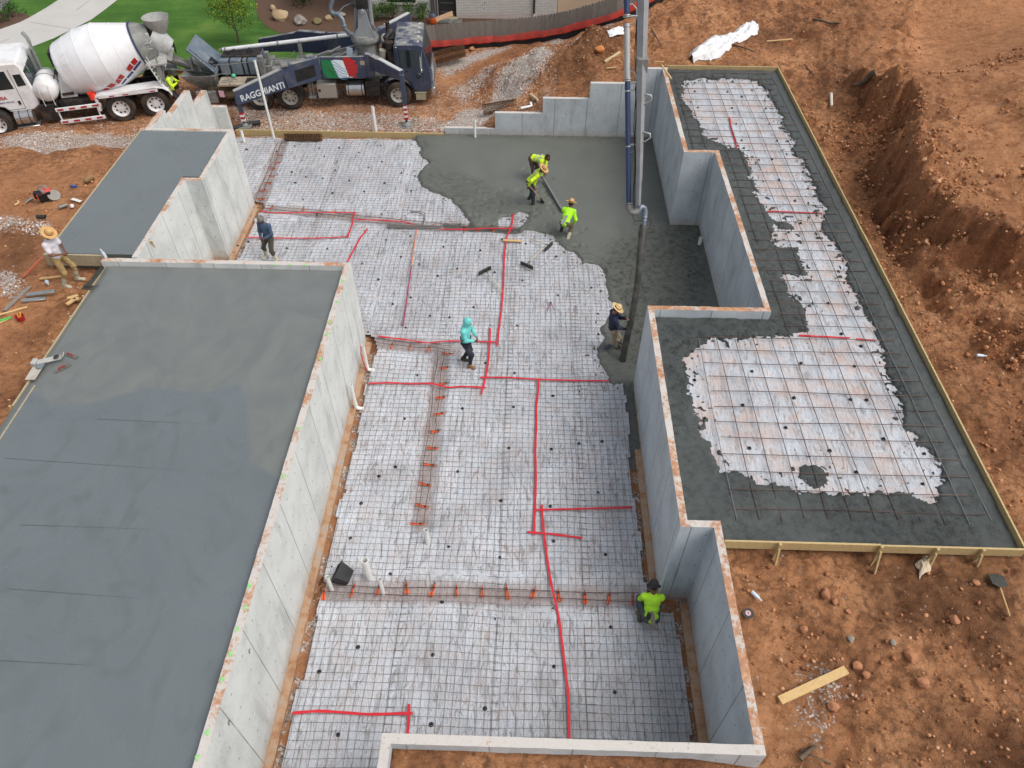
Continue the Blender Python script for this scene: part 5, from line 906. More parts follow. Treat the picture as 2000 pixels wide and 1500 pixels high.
mb = MB(); mb.tube([TP(u, v, z) for u, v, z, r in hz], [r for *_, r in hz], 14); mb.torus(TP(1257, 441, 3.5), .085, .014, (0, .2, 1), 16, 5)
mb.build('hose', simple('rubber_hose', L(52, 52, 50), .6, 0, .3, 9, L(104, 102, 96), .6), PT, smooth=60)
# ---------------------------------------------------------------- mixer truck
MT = empty('concrete_mixer_truck', (-16.1, 28.63, 0), math.radians(199.0), 'white concrete mixer truck with a big white drum marked in red and blue', 'truck')
for x in (-.74, .56):
    for s in (-1, 1): wheel(MT, x, s*1.07, .53, .28, s, M_TW, dual=True)
for s in (-1, 1): wheel(MT, 5.02, s*1.05, .53, .34, s, M_TW)
mb = MB()
for s in (-1, 1): mb.bb(-1.7, 6.2, s*.36, s*.46, .72, 1.0)
for x in (-1.6, -.2, 1.3, 2.4, 3.6): mb.bb(x, x+.1, -.35, .35, .76, .96)
for x in (-.74, .56, 5.02): mb.cyl((x, -.9, .53), (x, .9, .53), .09, 10)
mb.bb(2.75, 3.4, .5, 1.15, .42, 1.02); mb.bb(1.3, 2.7, .46, .9, .6, .95); mb.build('chassis', M_DKM, MT, bevel=.01)
DF = Vector((2.28, 0, 1.78)); DA = Vector((-2.98, 0, .62)).normalized(); DLn = 3.05
dprof = [(.001, .02), (.42, -.02), (.80, .03), (.93, .10), (.98, .20), (1.19, 1.05), (1.205, 1.12), (1.205, 1.78), (1.19, 1.84), (.84, 2.98), (.82, DLn)]
mb = MB(); mb.lathe(dprof, DF, DA, 56); drum = mb.build('drum', simple('drum_white', L(233, 235, 238), .3, 0, .03, 2.5, L(186, 180, 170), .38), MT, smooth=28)
mb = MB()
for t_, r_ in ((.22, .985), (.62, 1.085), (1.12, 1.21), (1.78, 1.21), (2.4, 1.02)): mb.lathe([(r_-.012, t_-.012), (r_+.004, t_-.012), (r_+.004, t_+.012), (r_-.012, t_+.012)], DF, DA, 56)
mb.build('drum_seam', simple('seam_white', L(222, 225, 228), .35), drum, smooth=60)
mb = MB(); mb.lathe([(.80, DLn), (.86, DLn+.01), (.86, DLn+.07), (.80, DLn+.08)], DF, DA, 48); mb.build('drum_ring', simple('ring_dark_blue', L(58, 66, 92), .5), drum, smooth=50); mb = MB(); mb.lathe([(.82, DLn+.06), (.74, DLn+.25), (.62, DLn+.55), (.55, DLn+.62), (.5, DLn+.55)], DF, DA, 40); mb.build('drum_mouth', M_GREYM, drum, smooth=50)
def drr(t_):
    for (r0, h0), (r1, h1) in zip(dprof, dprof[1:]):
        if h0 <= t_ <= h1: return r0+(r1-r0)*(t_-h0)/(h1-h0)
    return dprof[-1][0]
dx_, dy_, dd_ = basis(DA)
def DP(t_, lat, off=.006):                     # lat: degrees below horizontal on the near (+y) side
    a = math.radians(lat); rad = Vector((0, 1, 0))*math.cos(a)+dd_.cross(Vector((0, 1, 0))).normalized()*math.sin(a)*(1 if dd_.cross(Vector((0, 1, 0))).z < 0 else -1); return DF+dd_*t_+rad*(drr(t_)+off)
def dpatch(m_, q):                             # q = 4 corners (t, lat)
    n = 6; vs = []
    for i in range(n+1):
        for j in range(n+1):
            u_, w_ = i/n, j/n; t_ = (q[0][0]*(1-u_)+q[1][0]*u_)*(1-w_)+(q[3][0]*(1-u_)+q[2][0]*u_)*w_; l_ = (q[0][1]*(1-u_)+q[1][1]*u_)*(1-w_)+(q[3][1]*(1-u_)+q[2][1]*u_)*w_; vs.append(DP(t_, l_))
    m_.add(vs, [(i*(n+1)+j, (i+1)*(n+1)+j, (i+1)*(n+1)+j+1, i*(n+1)+j+1) for i in range(n) for j in range(n)])
mb = MB()
for q in ([(1.02, 43), (1.30, 38), (1.42, 46), (1.16, 51)], [(1.36, 36), (1.62, 31), (1.74, 40), (1.48, 45)], [(1.72, 33), (1.88, 27), (2.0, 37), (1.82, 41)], [(1.90, 27), (2.10, 22), (2.18, 33), (2.02, 36)], [(2.36, 20), (2.60, 12), (2.66, 24), (2.44, 30)], [(2.64, 11), (2.86, 5), (2.90, 18), (2.70, 23)]): dpatch(mb, q)
mb.build('red_marking', M_RFL, drum, smooth=60); mb = MB()
for q in ([(1.86, 45), (2.14, 38), (2.16, 44), (1.9, 50)], [(2.18, 38), (2.50, 31), (2.52, 38), (2.20, 44)], [(2.56, 29), (2.98, 18), (2.98, 25), (2.58, 36)]): dpatch(mb, q)
mb.build('blue_marking', M_BLUE, drum, smooth=60)
mb = MB(); mb.torus(DP(.6, -35, -.005), .2, .006, DP(.6, -35, 1)-DP(.6, -35, 0), 20, 4); mb.build('hatch_rim', simple('hatch_line', L(200, 204, 208), .4), drum, smooth=60)
cprof = [(3.34, 1.0), (3.30, 1.5), (3.40, 2.45), (3.50, 2.62), (4.7, 2.66), (4.95, 2.5), (5.1, 1.75), (6.35, 1.55), (6.5, 1.35), (6.55, .75), (5.65, .72), (5.5, 1.05), (5.05, 1.22), (4.55, 1.05), (4.4, .85), (3.6, .85)]
mb = MB(); mb.prism(cprof[:1]+cprof[1:], -1.02, 1.02, 'xz'); mcab = mb.build('cab', M_TW, MT, bevel=.05, segs=2)
mb = MB(); mb.prism([(3.92, 1.72), (4.75, 1.72), (4.70, 2.38), (3.98, 2.38)], 1.021, 1.03, 'xz')
def rearwin(y0, y1): return [(3.285, y0, 1.72), (3.285, y1, 1.72), (3.352, y1, 2.28), (3.352, y0, 2.28)]
for y0, y1 in ((.42, .92), (-.25, .30), (-.92, -.42)):
    f_ = rearwin(y0, y1); mb.add(f_+[(x+.05, y, z) for x, y, z in f_], [(3, 2, 1, 0), (4, 5, 6, 7), (0, 1, 5, 4), (1, 2, 6, 5), (2, 3, 7, 6), (3, 0, 4, 7)])
mb.prism([(3.46, 1.80), (3.76, 1.78), (3.76, 2.22), (3.50, 2.22)], 1.021, 1.03, 'xz'); mb.build('window', M_GLASS, mcab)
mb = MB(); mb.prism([(3.84, .95), (3.855, .95), (3.855, 2.42), (3.84, 2.42)], 1.021, 1.026, 'xz'); mb.prism([(3.85, .94), (4.9, .94), (4.9, .955), (3.85, .955)], 1.021, 1.026, 'xz'); mb.bb(3.92, 4.0, 1.02, 1.05, 1.12, 1.26); mb.build('door_trim', M_BLK, mcab)
text('lettering', 'USA', .17, frame((4.62, 1.028, 1.36), (-1, 0, 0), (0, 0, 1)), M_RFL, mcab, bold=.004); text('lettering', 'READY MIX USA', .075, frame((4.66, 1.028, 1.22), (-1, 0, 0), (0, 0, 1)), M_BLUE, mcab)
mb = MB(); mb.cyl((3.12, -.45, 1.0), (3.12, -.45, 2.8), .06, 12); mb.tube([(3.12, -.45, 2.75), (3.12, -.45, 2.95), (3.2, -.45, 3.15)], .075, 10); mb.bb(3.2, 3.3, -.8, -.3, 1.2, 2.5); mb.build('exhaust_stack', M_CLAMP, MT, smooth=40)
mb = MB(); prf = [(.001, 0), (.2, .02), (.34, .09), (.41, .2), (.43, .35), (.43, 1.25), (.40, 1.4), (.3, 1.5), (.001, 1.54)]; mb.lathe(prf, (2.93, -.35, 1.50), (0, 1, 0), 26); wt2 = mb.build('water_tank', M_TW, MT, smooth=50); mb = MB(); mb.torus((2.93, .45, 1.5), .435, .012, (0, 1, 0), 26, 4); mb.torus((2.93, 0, 1.5), .435, .012, (0, 1, 0), 26, 4); mb.build('tank_strap', M_DKM, wt2); mb = MB(); mb.tube([(2.75, 1.18, 1.75), (2.75, 1.24, 1.5), (2.75, 1.2, 1.0)], .014, 5); mb.tube([(3.1, 1.18, 1.75), (3.1, 1.24, 1.5), (3.1, 1.2, 1.0)], .014, 5); mb.build('guard_rail', M_TW, wt2, smooth=50)
mb = MB(); mb.loft([[(2.0, -.5, .98), (2.62, -.5, .98), (2.62, .62, .98), (2.0, .62, .98)], [(2.18, -.3, 1.82), (2.42, -.3, 1.82), (2.42, .42, 1.82), (2.18, .42, 1.82)]]); mb.build('drum_pedestal', M_TW, MT, bevel=.01); mb = MB(); mb.bb(2.1, 2.5, .66, .70, 1.1, 1.2); mb.cyl((2.5, 0, 1.65), (2.25, 0, 1.8), .2, 14); mb.bb(2.55, 2.8, -.3, .5, 1.0, 1.4); mb.tube([(2.5, .3, 1.3), (2.6, .5, 1.7), (2.45, .4, 2.0)], .02, 5); mb.tube([(2.6, .2, 1.2), (2.7, .6, 1.5), (2.5, .6, 1.9)], .02, 5); mb.bb(2.42, 2.56, -.5, .1, 2.0, 2.5); mb.build('drive_unit', M_DKM, MT)
mb = MB(); mb.lathe([(.001, 0), (.2, 0), (.27, .03), (.27, .66), (.2, .69), (.001, .69)], (3.66, .98, .62), (1, 0, 0), 24); ft = mb.build('fuel_tank', M_CHR, MT, smooth=40); mb = MB(); mb.bb(3.6, 4.4, .8, 1.22, .27, .33); mb.build('tank_step', M_CHR, ft, bevel=.01); mb = MB()
for x in (3.82, 4.14): mb.torus((x, .98, .62), .275, .014, (1, 0, 0), 24, 4)
mb.build('tank_strap', M_DKM, ft)
for z, x0, x1 in ((.80, 1.2, 2.85), (.31, 1.22, 2.85)):
    mb = MB(); mb.bb(x0, x1, 1.16, 1.22, z-.07, z+.07); sb = mb.build('side_guard', M_TW, MT, bevel=.008)
    for k in range(4): mb = MB(); mb.bb(x0+.1+k*.42, x0+.32+k*.42, 1.2205, 1.2255, z-.035, z+.035); mb.build('reflector', M_RFL, sb)
mb = MB()
for x in (1.35, 2.75): mb.bb(x, x+.05, 1.15, 1.19, .38, .75)
mb.build('guard_post', M_TW, MT)
for s in (-1, 1):
    mb = MB(); rings = []
    for x, z in ((1.32, 1.06), (1.1, 1.13), (-.9, 1.18), (-1.2, 1.12), (-1.38, .98), (-1.46, .78)): rings.append([(x, s*.62, z), (x, s*1.24, z), (x, s*1.24, z+.04), (x, s*.62, z+.04)])
    mb.loft(rings); mb.bb(-1.0, 1.2, s*1.235, s*1.25, 1.04, 1.16); mb.bb(1.25, 1.35, s*.7, s*1.22, .55, 1.05); fd = mb.build('rear_fender', M_TW, MT, bevel=.01)
    for x in (-.9, .1, .6): mb = MB(); mb.bb(x, x+.2, s*1.251, s*1.255, 1.07, 1.11); mb.build('reflector', M_RFL, fd)
mb = MB(); mb.lathe([(.001, 0), (.11, 0), (.13, .26), (.14, .26), (.13, .24), (.1, .02)], (1.42, 1.05, .98), n=16); bk = mb.build('bucket', simple('bucket_orange', L(238, 70, 44), .5), smooth=40); bk.parent = None; bk.matrix_basis = Matrix.Translation((-16.1, 28.63, 0))@Matrix.Rotation(math.radians(199), 4, 'Z'); tag(bk, 'bright orange bucket hanging on the side of the white mixer truck', 'bucket')
mb = MB(); mb.beam((-1.28, .95, 2.3), (-1.35, .95, 1.05), .05, .05); mb.build('rear_post', M_GREYM, MT); mb = MB()
for y in (.72, 1.12): mb.tube([(-.92, y, 2.22), (-1.0, y, 1.9), (-1.22, y+.02, 1.12)], .026, 6)
for k in range(5): t_ = k/5; mb.beam((-.97-.24*t_, .72, 1.98-.84*t_), (-.97-.24*t_, 1.12, 1.98-.84*t_), .06, .03)
mb.tube([(-.8, .6, 2.15), (-.78, .6, 2.6), (-1.25, .7, 2.68), (-1.3, .3, 2.7)], .018, 6); mb.tube([(-.8, .6, 2.4), (-1.25, .7, 2.46)], .016, 6); mb.build('ladder', simple('ladder_white', L(206, 206, 202), .5, .1, .05, 5, L(150, 146, 140), .4), MT, smooth=50)
mb = MB(); mb.bb(-1.62, -.86, .25, 1.0, 1.92, 2.0); mb.bb(-1.25, -1.1, .35, .55, .9, 1.95); mb.bb(-1.25, -1.1, -.55, -.35, .9, 3.0); mb.bb(-1.3, -1.1, -.6, .6, 1.2, 1.35); mb.bb(-1.25, -1.12, .38, .5, 1.9, 2.95); mb.build('rear_platform', simple('platform_grey', L(184, 184, 180), .55, .1, .1, 6, L(140, 136, 130), .5), MT, bevel=.01)
mb = MB(); mb.lathe([(.16, 2.66), (.22, 2.74), (.42, 3.08), (.50, 3.36), (.485, 3.36), (.40, 3.08), (.19, 2.74)], (-1.62, 0, 0), n=28); mb.build('charge_hopper', simple('hopper_pale', L(176, 176, 172), .6, .1, .15, 7, L(130, 128, 124), .5), MT, smooth=40)
mb = MB(); mb.lathe([(.52, -.1), (.48, .3), (.36, .70), (.31, .72), (.33, .65), (.42, .3)], (-1.25, 0, 2.62), (-.75, 0, -.66), 26, a0=-.4, a1=4.4); mb.loft([[(-1.35, -.4, 2.6), (-1.35, .42, 2.6), (-1.25, .42, 2.0), (-1.25, -.4, 2.0)], [(-1.95, -.25, 2.2), (-1.95, .28, 2.2), (-1.75, .28, 1.75), (-1.75, -.25, 1.75)]]); mb.build('collector', simple('collector_grey', L(190, 192, 192), .5, .1, .12, 8, L(138, 136, 130), .6), MT, smooth=40); mb = MB()
for k in range(7): mb.bb(-1.36, -1.32, .05+.05*k, .075+.05*k, 2.35, 2.6)
mb.ell((-1.97, .02, 2.2), (.03, .16, .28)); mb.build('grille', M_BLK, MT)
mb = MB(); n = 12
def chute(p0, p1, r0, r1, mbx):
    p0 = Vector(p0); p1 = Vector(p1); x, y, d = basis(p1-p0); rings = []
    for p, r in ((p0, r0), (p0.lerp(p1, .5), (r0+r1)/2), (p1, r1)):
        o_ = [p+x*r*math.cos(a)-y*r*math.sin(a) for a in np.linspace(0, math.pi, n)]; i_ = [p+x*(r-.025)*math.cos(a)-y*(r-.025)*math.sin(a) for a in np.linspace(math.pi, 0, n)]; rings.append(o_+i_)
    mbx.loft(rings)
chute((-1.55, 0, 1.95), (-2.45, 0, 1.42), .27, .23, mb); chute((-2.35, 0, 1.42), (-3.15, .0, 1.02), .23, .18, mb); mb.box((-2.4, 0, 1.45), (.1, .62, .34)); mb.beam((-1.3, .3, 1.5), (-2.4, .25, 1.3), .05, .05); mb.beam((-1.2, -.3, 1.2), (-1.9, 0, 1.3), .07, .07); mb.bb(-1.75, -1.4, -.9, .2, 1.15, 1.4); mb.build('chute', M_GREYM, MT, smooth=40)
mb = MB(); mb.box((*at(385, 137, .9), .86), (1.9, .12, .12), rz=.07); tag(mb.build('plank', simple('orange_beam', L(196, 110, 66), .7), bevel=.005), 'orange brown beam under the chute between the two trucks', 'beam')
for s, m in ((1, M_RFL),): mb = MB(); mb.lathe([(.001, .02), (.04, .02), (.045, 0)], (-1.46, .95*s, .88), (-1, 0, 0), 10); mb.build('tail_lamp', m, MT)
# ================================================================ people
def snet(D, org, h):
    S_ = D < 0; nx, ny, nz = D.shape; cnt = np.zeros((nx-1, ny-1, nz-1)); acc_ = np.zeros((nx-1, ny-1, nz-1, 3))
    C8 = [(i, j, k) for i in (0, 1) for j in (0, 1) for k in (0, 1)]
    sl = lambda a, c: a[c[0]:nx-1+c[0], c[1]:ny-1+c[1], c[2]:nz-1+c[2]]
    for c in C8:
        for ax in range(3):
            if c[ax]: continue
            e = list(c); e[ax] = 1; d0, d1 = sl(D, c), sl(D, e); cr = (d0 < 0) != (d1 < 0)
            t = np.where(cr, d0/np.where(cr, d0-d1, 1), 0)
            for k in range(3): acc_[..., k] += np.where(cr, (c[k]+(t if k == ax else 0)), 0)
            cnt += cr
    m = cnt > 0; ids = -np.ones(m.shape, int); ids[m] = np.arange(m.sum()); I = np.argwhere(m); V = (I+acc_[m]/cnt[m][:, None])*h+org; F = []
    for ax in range(3):
        o1, o2 = [(1, 2), (2, 0), (0, 1)][ax]; d0 = np.take(D, range(D.shape[ax]-1), ax); d1 = np.take(D, range(1, D.shape[ax]), ax); E = np.argwhere((d0 < 0) != (d1 < 0))
        ok = (E[:, o1] > 0) & (E[:, o2] > 0) & (E[:, o1] < D.shape[o1]-1) & (E[:, o2] < D.shape[o2]-1); E = E[ok]; sg = D[tuple(E.T)] < 0
        def g(a, b): q = E.copy(); q[:, o1] -= a; q[:, o2] -= b; return ids[tuple(q.T)]
        f = np.stack([g(1, 1), g(0, 1), g(0, 0), g(1, 0)], 1); f[~sg] = f[~sg][:, ::-1]; F.append(f)
    F = np.concatenate(F); return V, F[(F >= 0).all(1)]
def evalp(prims, X, k=.03):
    D = None
    for p in prims:
        if p[0] == 'c':
            a, b = np.array(p[1]), np.array(p[2]); e = b-a; t = np.clip(((X-a)@e)/(e@e+1e-9), 0, 1); d = np.linalg.norm(X-a-t[..., None]*e, axis=-1)-(p[3]+(p[4]-p[3])*t)
        else:
            R = np.array(p[3]) if len(p) > 3 else np.eye(3); r = np.array(p[2]); q = (X-np.array(p[1]))@R; l = np.linalg.norm(q/r, axis=-1); l2 = np.linalg.norm(q/r**2, axis=-1); d = l*(l-1)/np.maximum(l2, 1e-6)
        if D is None: D = d
        else: hh = np.clip(.5+.5*(D-d)/k, 0, 1); D = D*(1-hh)+d*hh-k*hh*(1-hh)
    return D
def skin_mesh(name, prims, mat, parent, h=.016, k=.03, cuts=(), wr=0, seed=0, extra=None, more=()):
    pts = []; base_ = prims; prims = list(prims)+list(more)
    for p in prims:
        if p[0] == 'c': r = max(p[3], p[4])+.05; pts += [np.array(p[1])-r, np.array(p[1])+r, np.array(p[2])-r, np.array(p[2])+r]
        else: r = max(p[2])+.05; pts += [np.array(p[1])-r, np.array(p[1])+r]
    pts = np.array(pts); lo, hi = pts.min(0), pts.max(0); n = np.ceil((hi-lo)/h).astype(int)+2
    G = np.stack(np.meshgrid(*[lo[i]+h*np.arange(n[i]) for i in range(3)], indexing='ij'), -1); D = evalp(base_, G, k)
    if wr: D = D+wr*(fbm(G[..., 0]*9+G[..., 2]*6, G[..., 1]*9+G[..., 2]*13, 3, seed))
    for pt, nn in cuts: D = np.maximum(D, (G-np.array(pt))@np.array(nn))
    if more: d = evalp(more, G, k)+wr*.8*(fbm(G[..., 0]*11+G[..., 2]*16, G[..., 1]*11+G[..., 2]*9, 3, seed+5)); hh = np.clip(.5+.5*(D-d)/k, 0, 1); D = D*(1-hh)+d*hh-k*hh*(1-hh)
    V, F = snet(D, lo, h)
    if extra and extra.v: b = len(V); V = np.concatenate([V, np.array(extra.v)]); fs = [tuple(f) for f in F]+[tuple(i+b for i in f) for f in extra.f]
    else: fs = [tuple(f) for f in F]
    return mesh_obj(name, V.tolist(), fs, mat, parent, smooth=180)
def ik(a, c, l1, l2, pole):
    a = Vector(a); c = Vector(c); d = c-a; L_ = min(d.length, (l1+l2)*.995); dn = d.normalized(); c = a+dn*L_; x = (l1*l1-l2*l2+L_*L_)/(2*L_); hgt = math.sqrt(max(0, l1*l1-x*x)); pl = Vector(pole); pl = (pl-dn*pl.dot(dn)).normalized(); return a+dn*x+pl*hgt, c
SKINS = {k: simple('skin_'+k, L(*c), .55, var=.06, scale=20) for k, c in dict(tan=(168, 112, 84), brown=(112, 74, 56), glove=(74, 66, 62)).items()}
def cloth(name, c, var=.1, dirt=(118, 110, 98), damt=.22): return simple(name, L(*c), .85, 0, var+.05, 11, L(*dirt) if len(dirt) == 3 else dirt, damt, .8)
M_STRAW = simple('straw', L(206, 166, 110), .8, 0, .18, 26, L(150, 110, 66), .4, .4); M_HIV = cloth('hi_vis_yellow', (206, 240, 32), .06); M_HIV.node_tree.nodes['Principled BSDF'].inputs['Emission Strength'].default_value = 0
M_REFL = simple('reflective_tape', L(190, 192, 186), .4); M_BOOT = cloth('rubber_boot_pale', (196, 190, 168), .1, L(120, 118, 108), .6); M_BOOTD = cloth('rubber_boot_dark', (52, 54, 50), .2, L(120, 120, 112), .5); M_HAIR = simple('dark_hair', L(30, 26, 24), .8)
def person(xy, z, face, label, pelvis=(0, 0, .90), lean=5, side=0, twist=0, hd=(10, 0), hands=((-.2, .1, .85), (.2, .1, .85)), feet=((-.12, 0, 0), (.12, 0, 0)), toes=(8, -8), knee=((-.15, 1, 0), (.15, 1, 0)), elbow=((-.8, -.6, -.3), (.8, -.6, -.3)), shirt=None, sleeve='long', pants=None, boots=None, boot_h=.34, hat=None, skin='tan', belt=None, scale=1.0, grip=None, hem=.14, extra_fn=None, bootz=None):
    e = empty('person', (*xy, z), math.atan2(face[1], face[0])-math.pi/2, label, 'person'); e.scale = (scale*.955,)*3
    P = Vector(pelvis); la = math.radians(lean); sa = math.radians(side); T = Vector((math.sin(sa), math.sin(la), math.cos(la)*math.cos(sa))).normalized()
    tw = math.radians(twist); sx = Vector((math.cos(tw), -math.sin(tw), 0)); sx = (sx-T*sx.dot(T)).normalized(); fw = T.cross(sx)*-1
    fw = sx.cross(T)*-1 if (sx.cross(T)).y < 0 and la < .6 else fw
    fw = T.cross(sx); fw = fw if fw.dot(Vector((0, 1, 0))*math.cos(la)+Vector((0, 0, -1))*math.sin(la)) > 0 else -fw
    px_ = Vector((1, 0, 0)); W = P+T*.22; CH = P+T*.38; NK = P+T*.53; ha = math.radians(hd[0])+la; hy = math.radians(hd[1]); Hd = Vector((math.sin(hy)*.3, math.sin(ha*.6), math.cos(ha*.6))).normalized(); HC = NK+Hd*.175+fw*.02
    Fd = Vector((math.sin(hy)*math.cos(math.radians(hd[0])), math.cos(hy)*math.cos(math.radians(hd[0])+la*.5), -math.sin(math.radians(hd[0])+la*.5))).normalized(); Rt = Fd.cross(Hd).normalized(); Up = Rt.cross(Fd).normalized()
    if Rt.x < 0 and abs(hy) < 1.5: Rt = -Rt; Up = Rt.cross(Fd)
    if Up.z < 0: Up = -Up
    Rh = [[Rt[i], Fd[i], Up[i]] for i in range(3)]
    sh = [CH+T*.085+sx*s*.175 for s in (-1, 1)]; hp = [P-T*.03+px_*s*.09 for s in (-1, 1)]
    arms = []; legs = []; body = []; HB = MB()
    for i, s in enumerate((-1, 1)):
        el, wr_ = ik(sh[i], hands[i], .29, .255, elbow[i]); arms.append((sh[i], el, wr_)); f = Vector(feet[i]); an = f+Vector((0, 0, .085)); kn, an = ik(hp[i], an, .43, .42, knee[i]); ta = math.radians(toes[i]); td = Vector((-math.sin(ta), math.cos(ta), 0)); legs.append((hp[i], kn, an, td))
    def torso(g): return [('e', P, (.155+g, .115+g, .13+g), [[sx[i], fw[i], T[i]] for i in range(3)]), ('c', P+T*.06, W, .115+g, .112+g), ('e', W, (.145+g, .105+g, .13+g), [[sx[i], fw[i], T[i]] for i in range(3)]), ('e', CH, (.165+g, .115+g, .16+g), [[sx[i], fw[i], T[i]] for i in range(3)]), ('c', sh[0], sh[1], .062+g, .062+g)]
    def arm(i, g, t1=1.0):
        a, b, c = arms[i]; r = [('c', a, b, .054+g, .041+g)]
        return r+[('c', b, b.lerp(c, t1), .041+g, .029+g*.9)] if t1 > 0 else [('c', a, a.lerp(b, .62), .056+g*1.25, .05+g*1.6)]
    def leg(i, g, t1=1.0): a, b, c, td = legs[i]; return [('c', a, b, .083+g, .056+g), ('c', b, b.lerp(c, t1), .055+g, .04+g*1.15), ('e', b.lerp(c, .3)-Vector((0, .018, 0)), (.05+g, .05+g, .10))] if t1 > .4 else [('c', a, b, .083+g, .056+g*1.2), ('c', b, b.lerp(c, t1), .058+g*1.2, .052+g*1.5)]
    def foot(i, g): a, b, c, td = legs[i]; hl = c-td*.035-Vector((0, 0, .045)); to = c+td*.145-Vector((0, 0, .06)); return [('c', c, hl, .038+g, .036+g), ('c', hl, to, .036+g, .030+g), ('e', to, (.042+g, .042+g, .028+g))]
    # ---- body
    body = torso(-.012)+[('c', CH+T*.1, NK+Hd*.06, .06, .052), ('e', HC, (.078, .098, .115), Rh), ('e', HC+Fd*.03-Up*.05, (.058, .066, .07), Rh), ('c', HC+Fd*.088+Up*.012, HC+Fd*.108-Up*.022, .010, .014), ('e', HC-Rt*.08-Up*.005, (.012, .022, .032), Rh), ('e', HC+Rt*.08-Up*.005, (.012, .022, .032), Rh), ('c', HC+Fd*.085-Up*.062-Rt*.02, HC+Fd*.085-Up*.062+Rt*.02, .010, .010)]
    for i in (0, 1): body += arm(i, -.004)+leg(i, -.012)+foot(i, -.008)
    for i, s in enumerate((-1, 1)):
        a, b, c = arms[i]; d = (c-b).normalized(); g_ = grip[i] if grip and grip[i] else None
        pn = (Vector(g_) if g_ else Vector((-s, .4, -.5))); pn = (pn-d*pn.dot(d)).normalized(); wd = d.cross(pn).normalized(); palm = c+d*.045
        body += [('e', palm, (.042, .02, .048), [[wd[k], pn[k], d[k]] for k in range(3)])]
        for f_ in range(4):
            o = palm+wd*(-.03+.02*f_)+d*.035; Lf = (.072, .082, .078, .062)[f_]; c1 = o+d*Lf*.42+pn*.008; c2 = c1+(d*.5+pn*.9).normalized()*Lf*.36; c3 = c2+(pn-d*.35).normalized()*Lf*.3; HB.tube([o-d*.02, o, c1, c2, c3], [.0095, .0098, .009, .008, .006], 6)
        o = palm-d*.015+wd*.036*(-s); th = (d*.75+wd*(-s)*.5+pn*.5).normalized(); HB.tube([o, o+th*.035, o+th*.035+(d*.7+pn*.8).normalized()*.032], [.012, .011, .008], 6)
    skin_mesh('body', body, SKINS[skin], e, h=.0155, k=.028, extra=HB)
    mb = MB()
    for s in (-1, 1): mb.ell(HC+Fd*.093+Up*.014+Rt*s*.031, (.009, .009, .007), 8, 5)
    mb.build('eye', M_HAIR, e, smooth=60)
    mb = MB(); mb.ell(HC-Fd*.012+Up*.02, (.086, .104, .108), 16, 10, R=Matrix(Rh)); hr = mb.build('hair', M_HAIR, e, smooth=60)
    bm = bmesh.new(); bm.from_mesh(hr.data); bmesh.ops.delete(bm, geom=[v for v in bm.verts if (v.co-HC).dot(Fd) > .035 and (v.co-HC).dot(Up) < .055 or (v.co-HC).dot(Up) < -.06], context='VERTS'); bm.to_mesh(hr.data); bm.free()
    # ---- clothes
    sar = arm(0, .014, .92 if sleeve == 'long' else 0)+arm(1, .014, .92 if sleeve == 'long' else 0); sp = torso(.014)+[('c', CH+T*.1, CH+T*.135, .075, .06)]
    ncut = [(NK-T*.035, tuple(T))] if not (hat and hat[0] == 'hood') else []
    if hat and hat[0] == 'hood': sp += [('e', HC-Fd*.02, (.105, .12, .135), Rh), ('c', NK-T*.02, HC-Up*.05, .085, .09)]
    cuts = [tuple((tuple(a), b)) for a, b in ncut]+[(tuple(P-T*hem), tuple(-T))]
    so_ = skin_mesh('shirt', sp, shirt, e, h=.0155, k=.035, cuts=cuts[-1:], wr=.011, seed=int(abs(xy[0])*10), more=sar)
    if extra_fn: extra_fn(e, dict(P=P, T=T, CH=CH, NK=NK, W=W, sx=sx, fw=fw, HC=HC, Fd=Fd, Up=Up, Rt=Rt, arms=arms, legs=legs, so=so_))
    tp = [('e', P-T*.02, (.166, .128, .115), [[sx[i], fw[i], T[i]] for i in range(3)])]+leg(0, .014, .9 if not boots or boot_h < .25 else .80)+leg(1, .014, .9 if not boots or boot_h < .25 else .80)
    skin_mesh('trousers', tp, pants, e, h=.0165, k=.035, wr=.016, seed=int(abs(xy[1])*10))
    for i in (0, 1):
        a, b, c, td = legs[i]; m = c.lerp(b, boot_h/.42); skin_mesh('boot', foot(i, .012)+[('c', c, m, .056, .068 if boot_h > .25 else .05)], boots if not isinstance(boots, tuple) else boots[i], e, h=.015, k=.03, cuts=[(tuple(m+(b-c).normalized()*.03), tuple((b-c).normalized()))])
    if belt: mb = MB(); mb.tube([P+T*.10+sx*.172*math.cos(a)+fw*.138*math.sin(a) for a in np.linspace(0, 2*math.pi, 25)], .016, 6); o_ = mb.build('belt', belt, e, smooth=60)
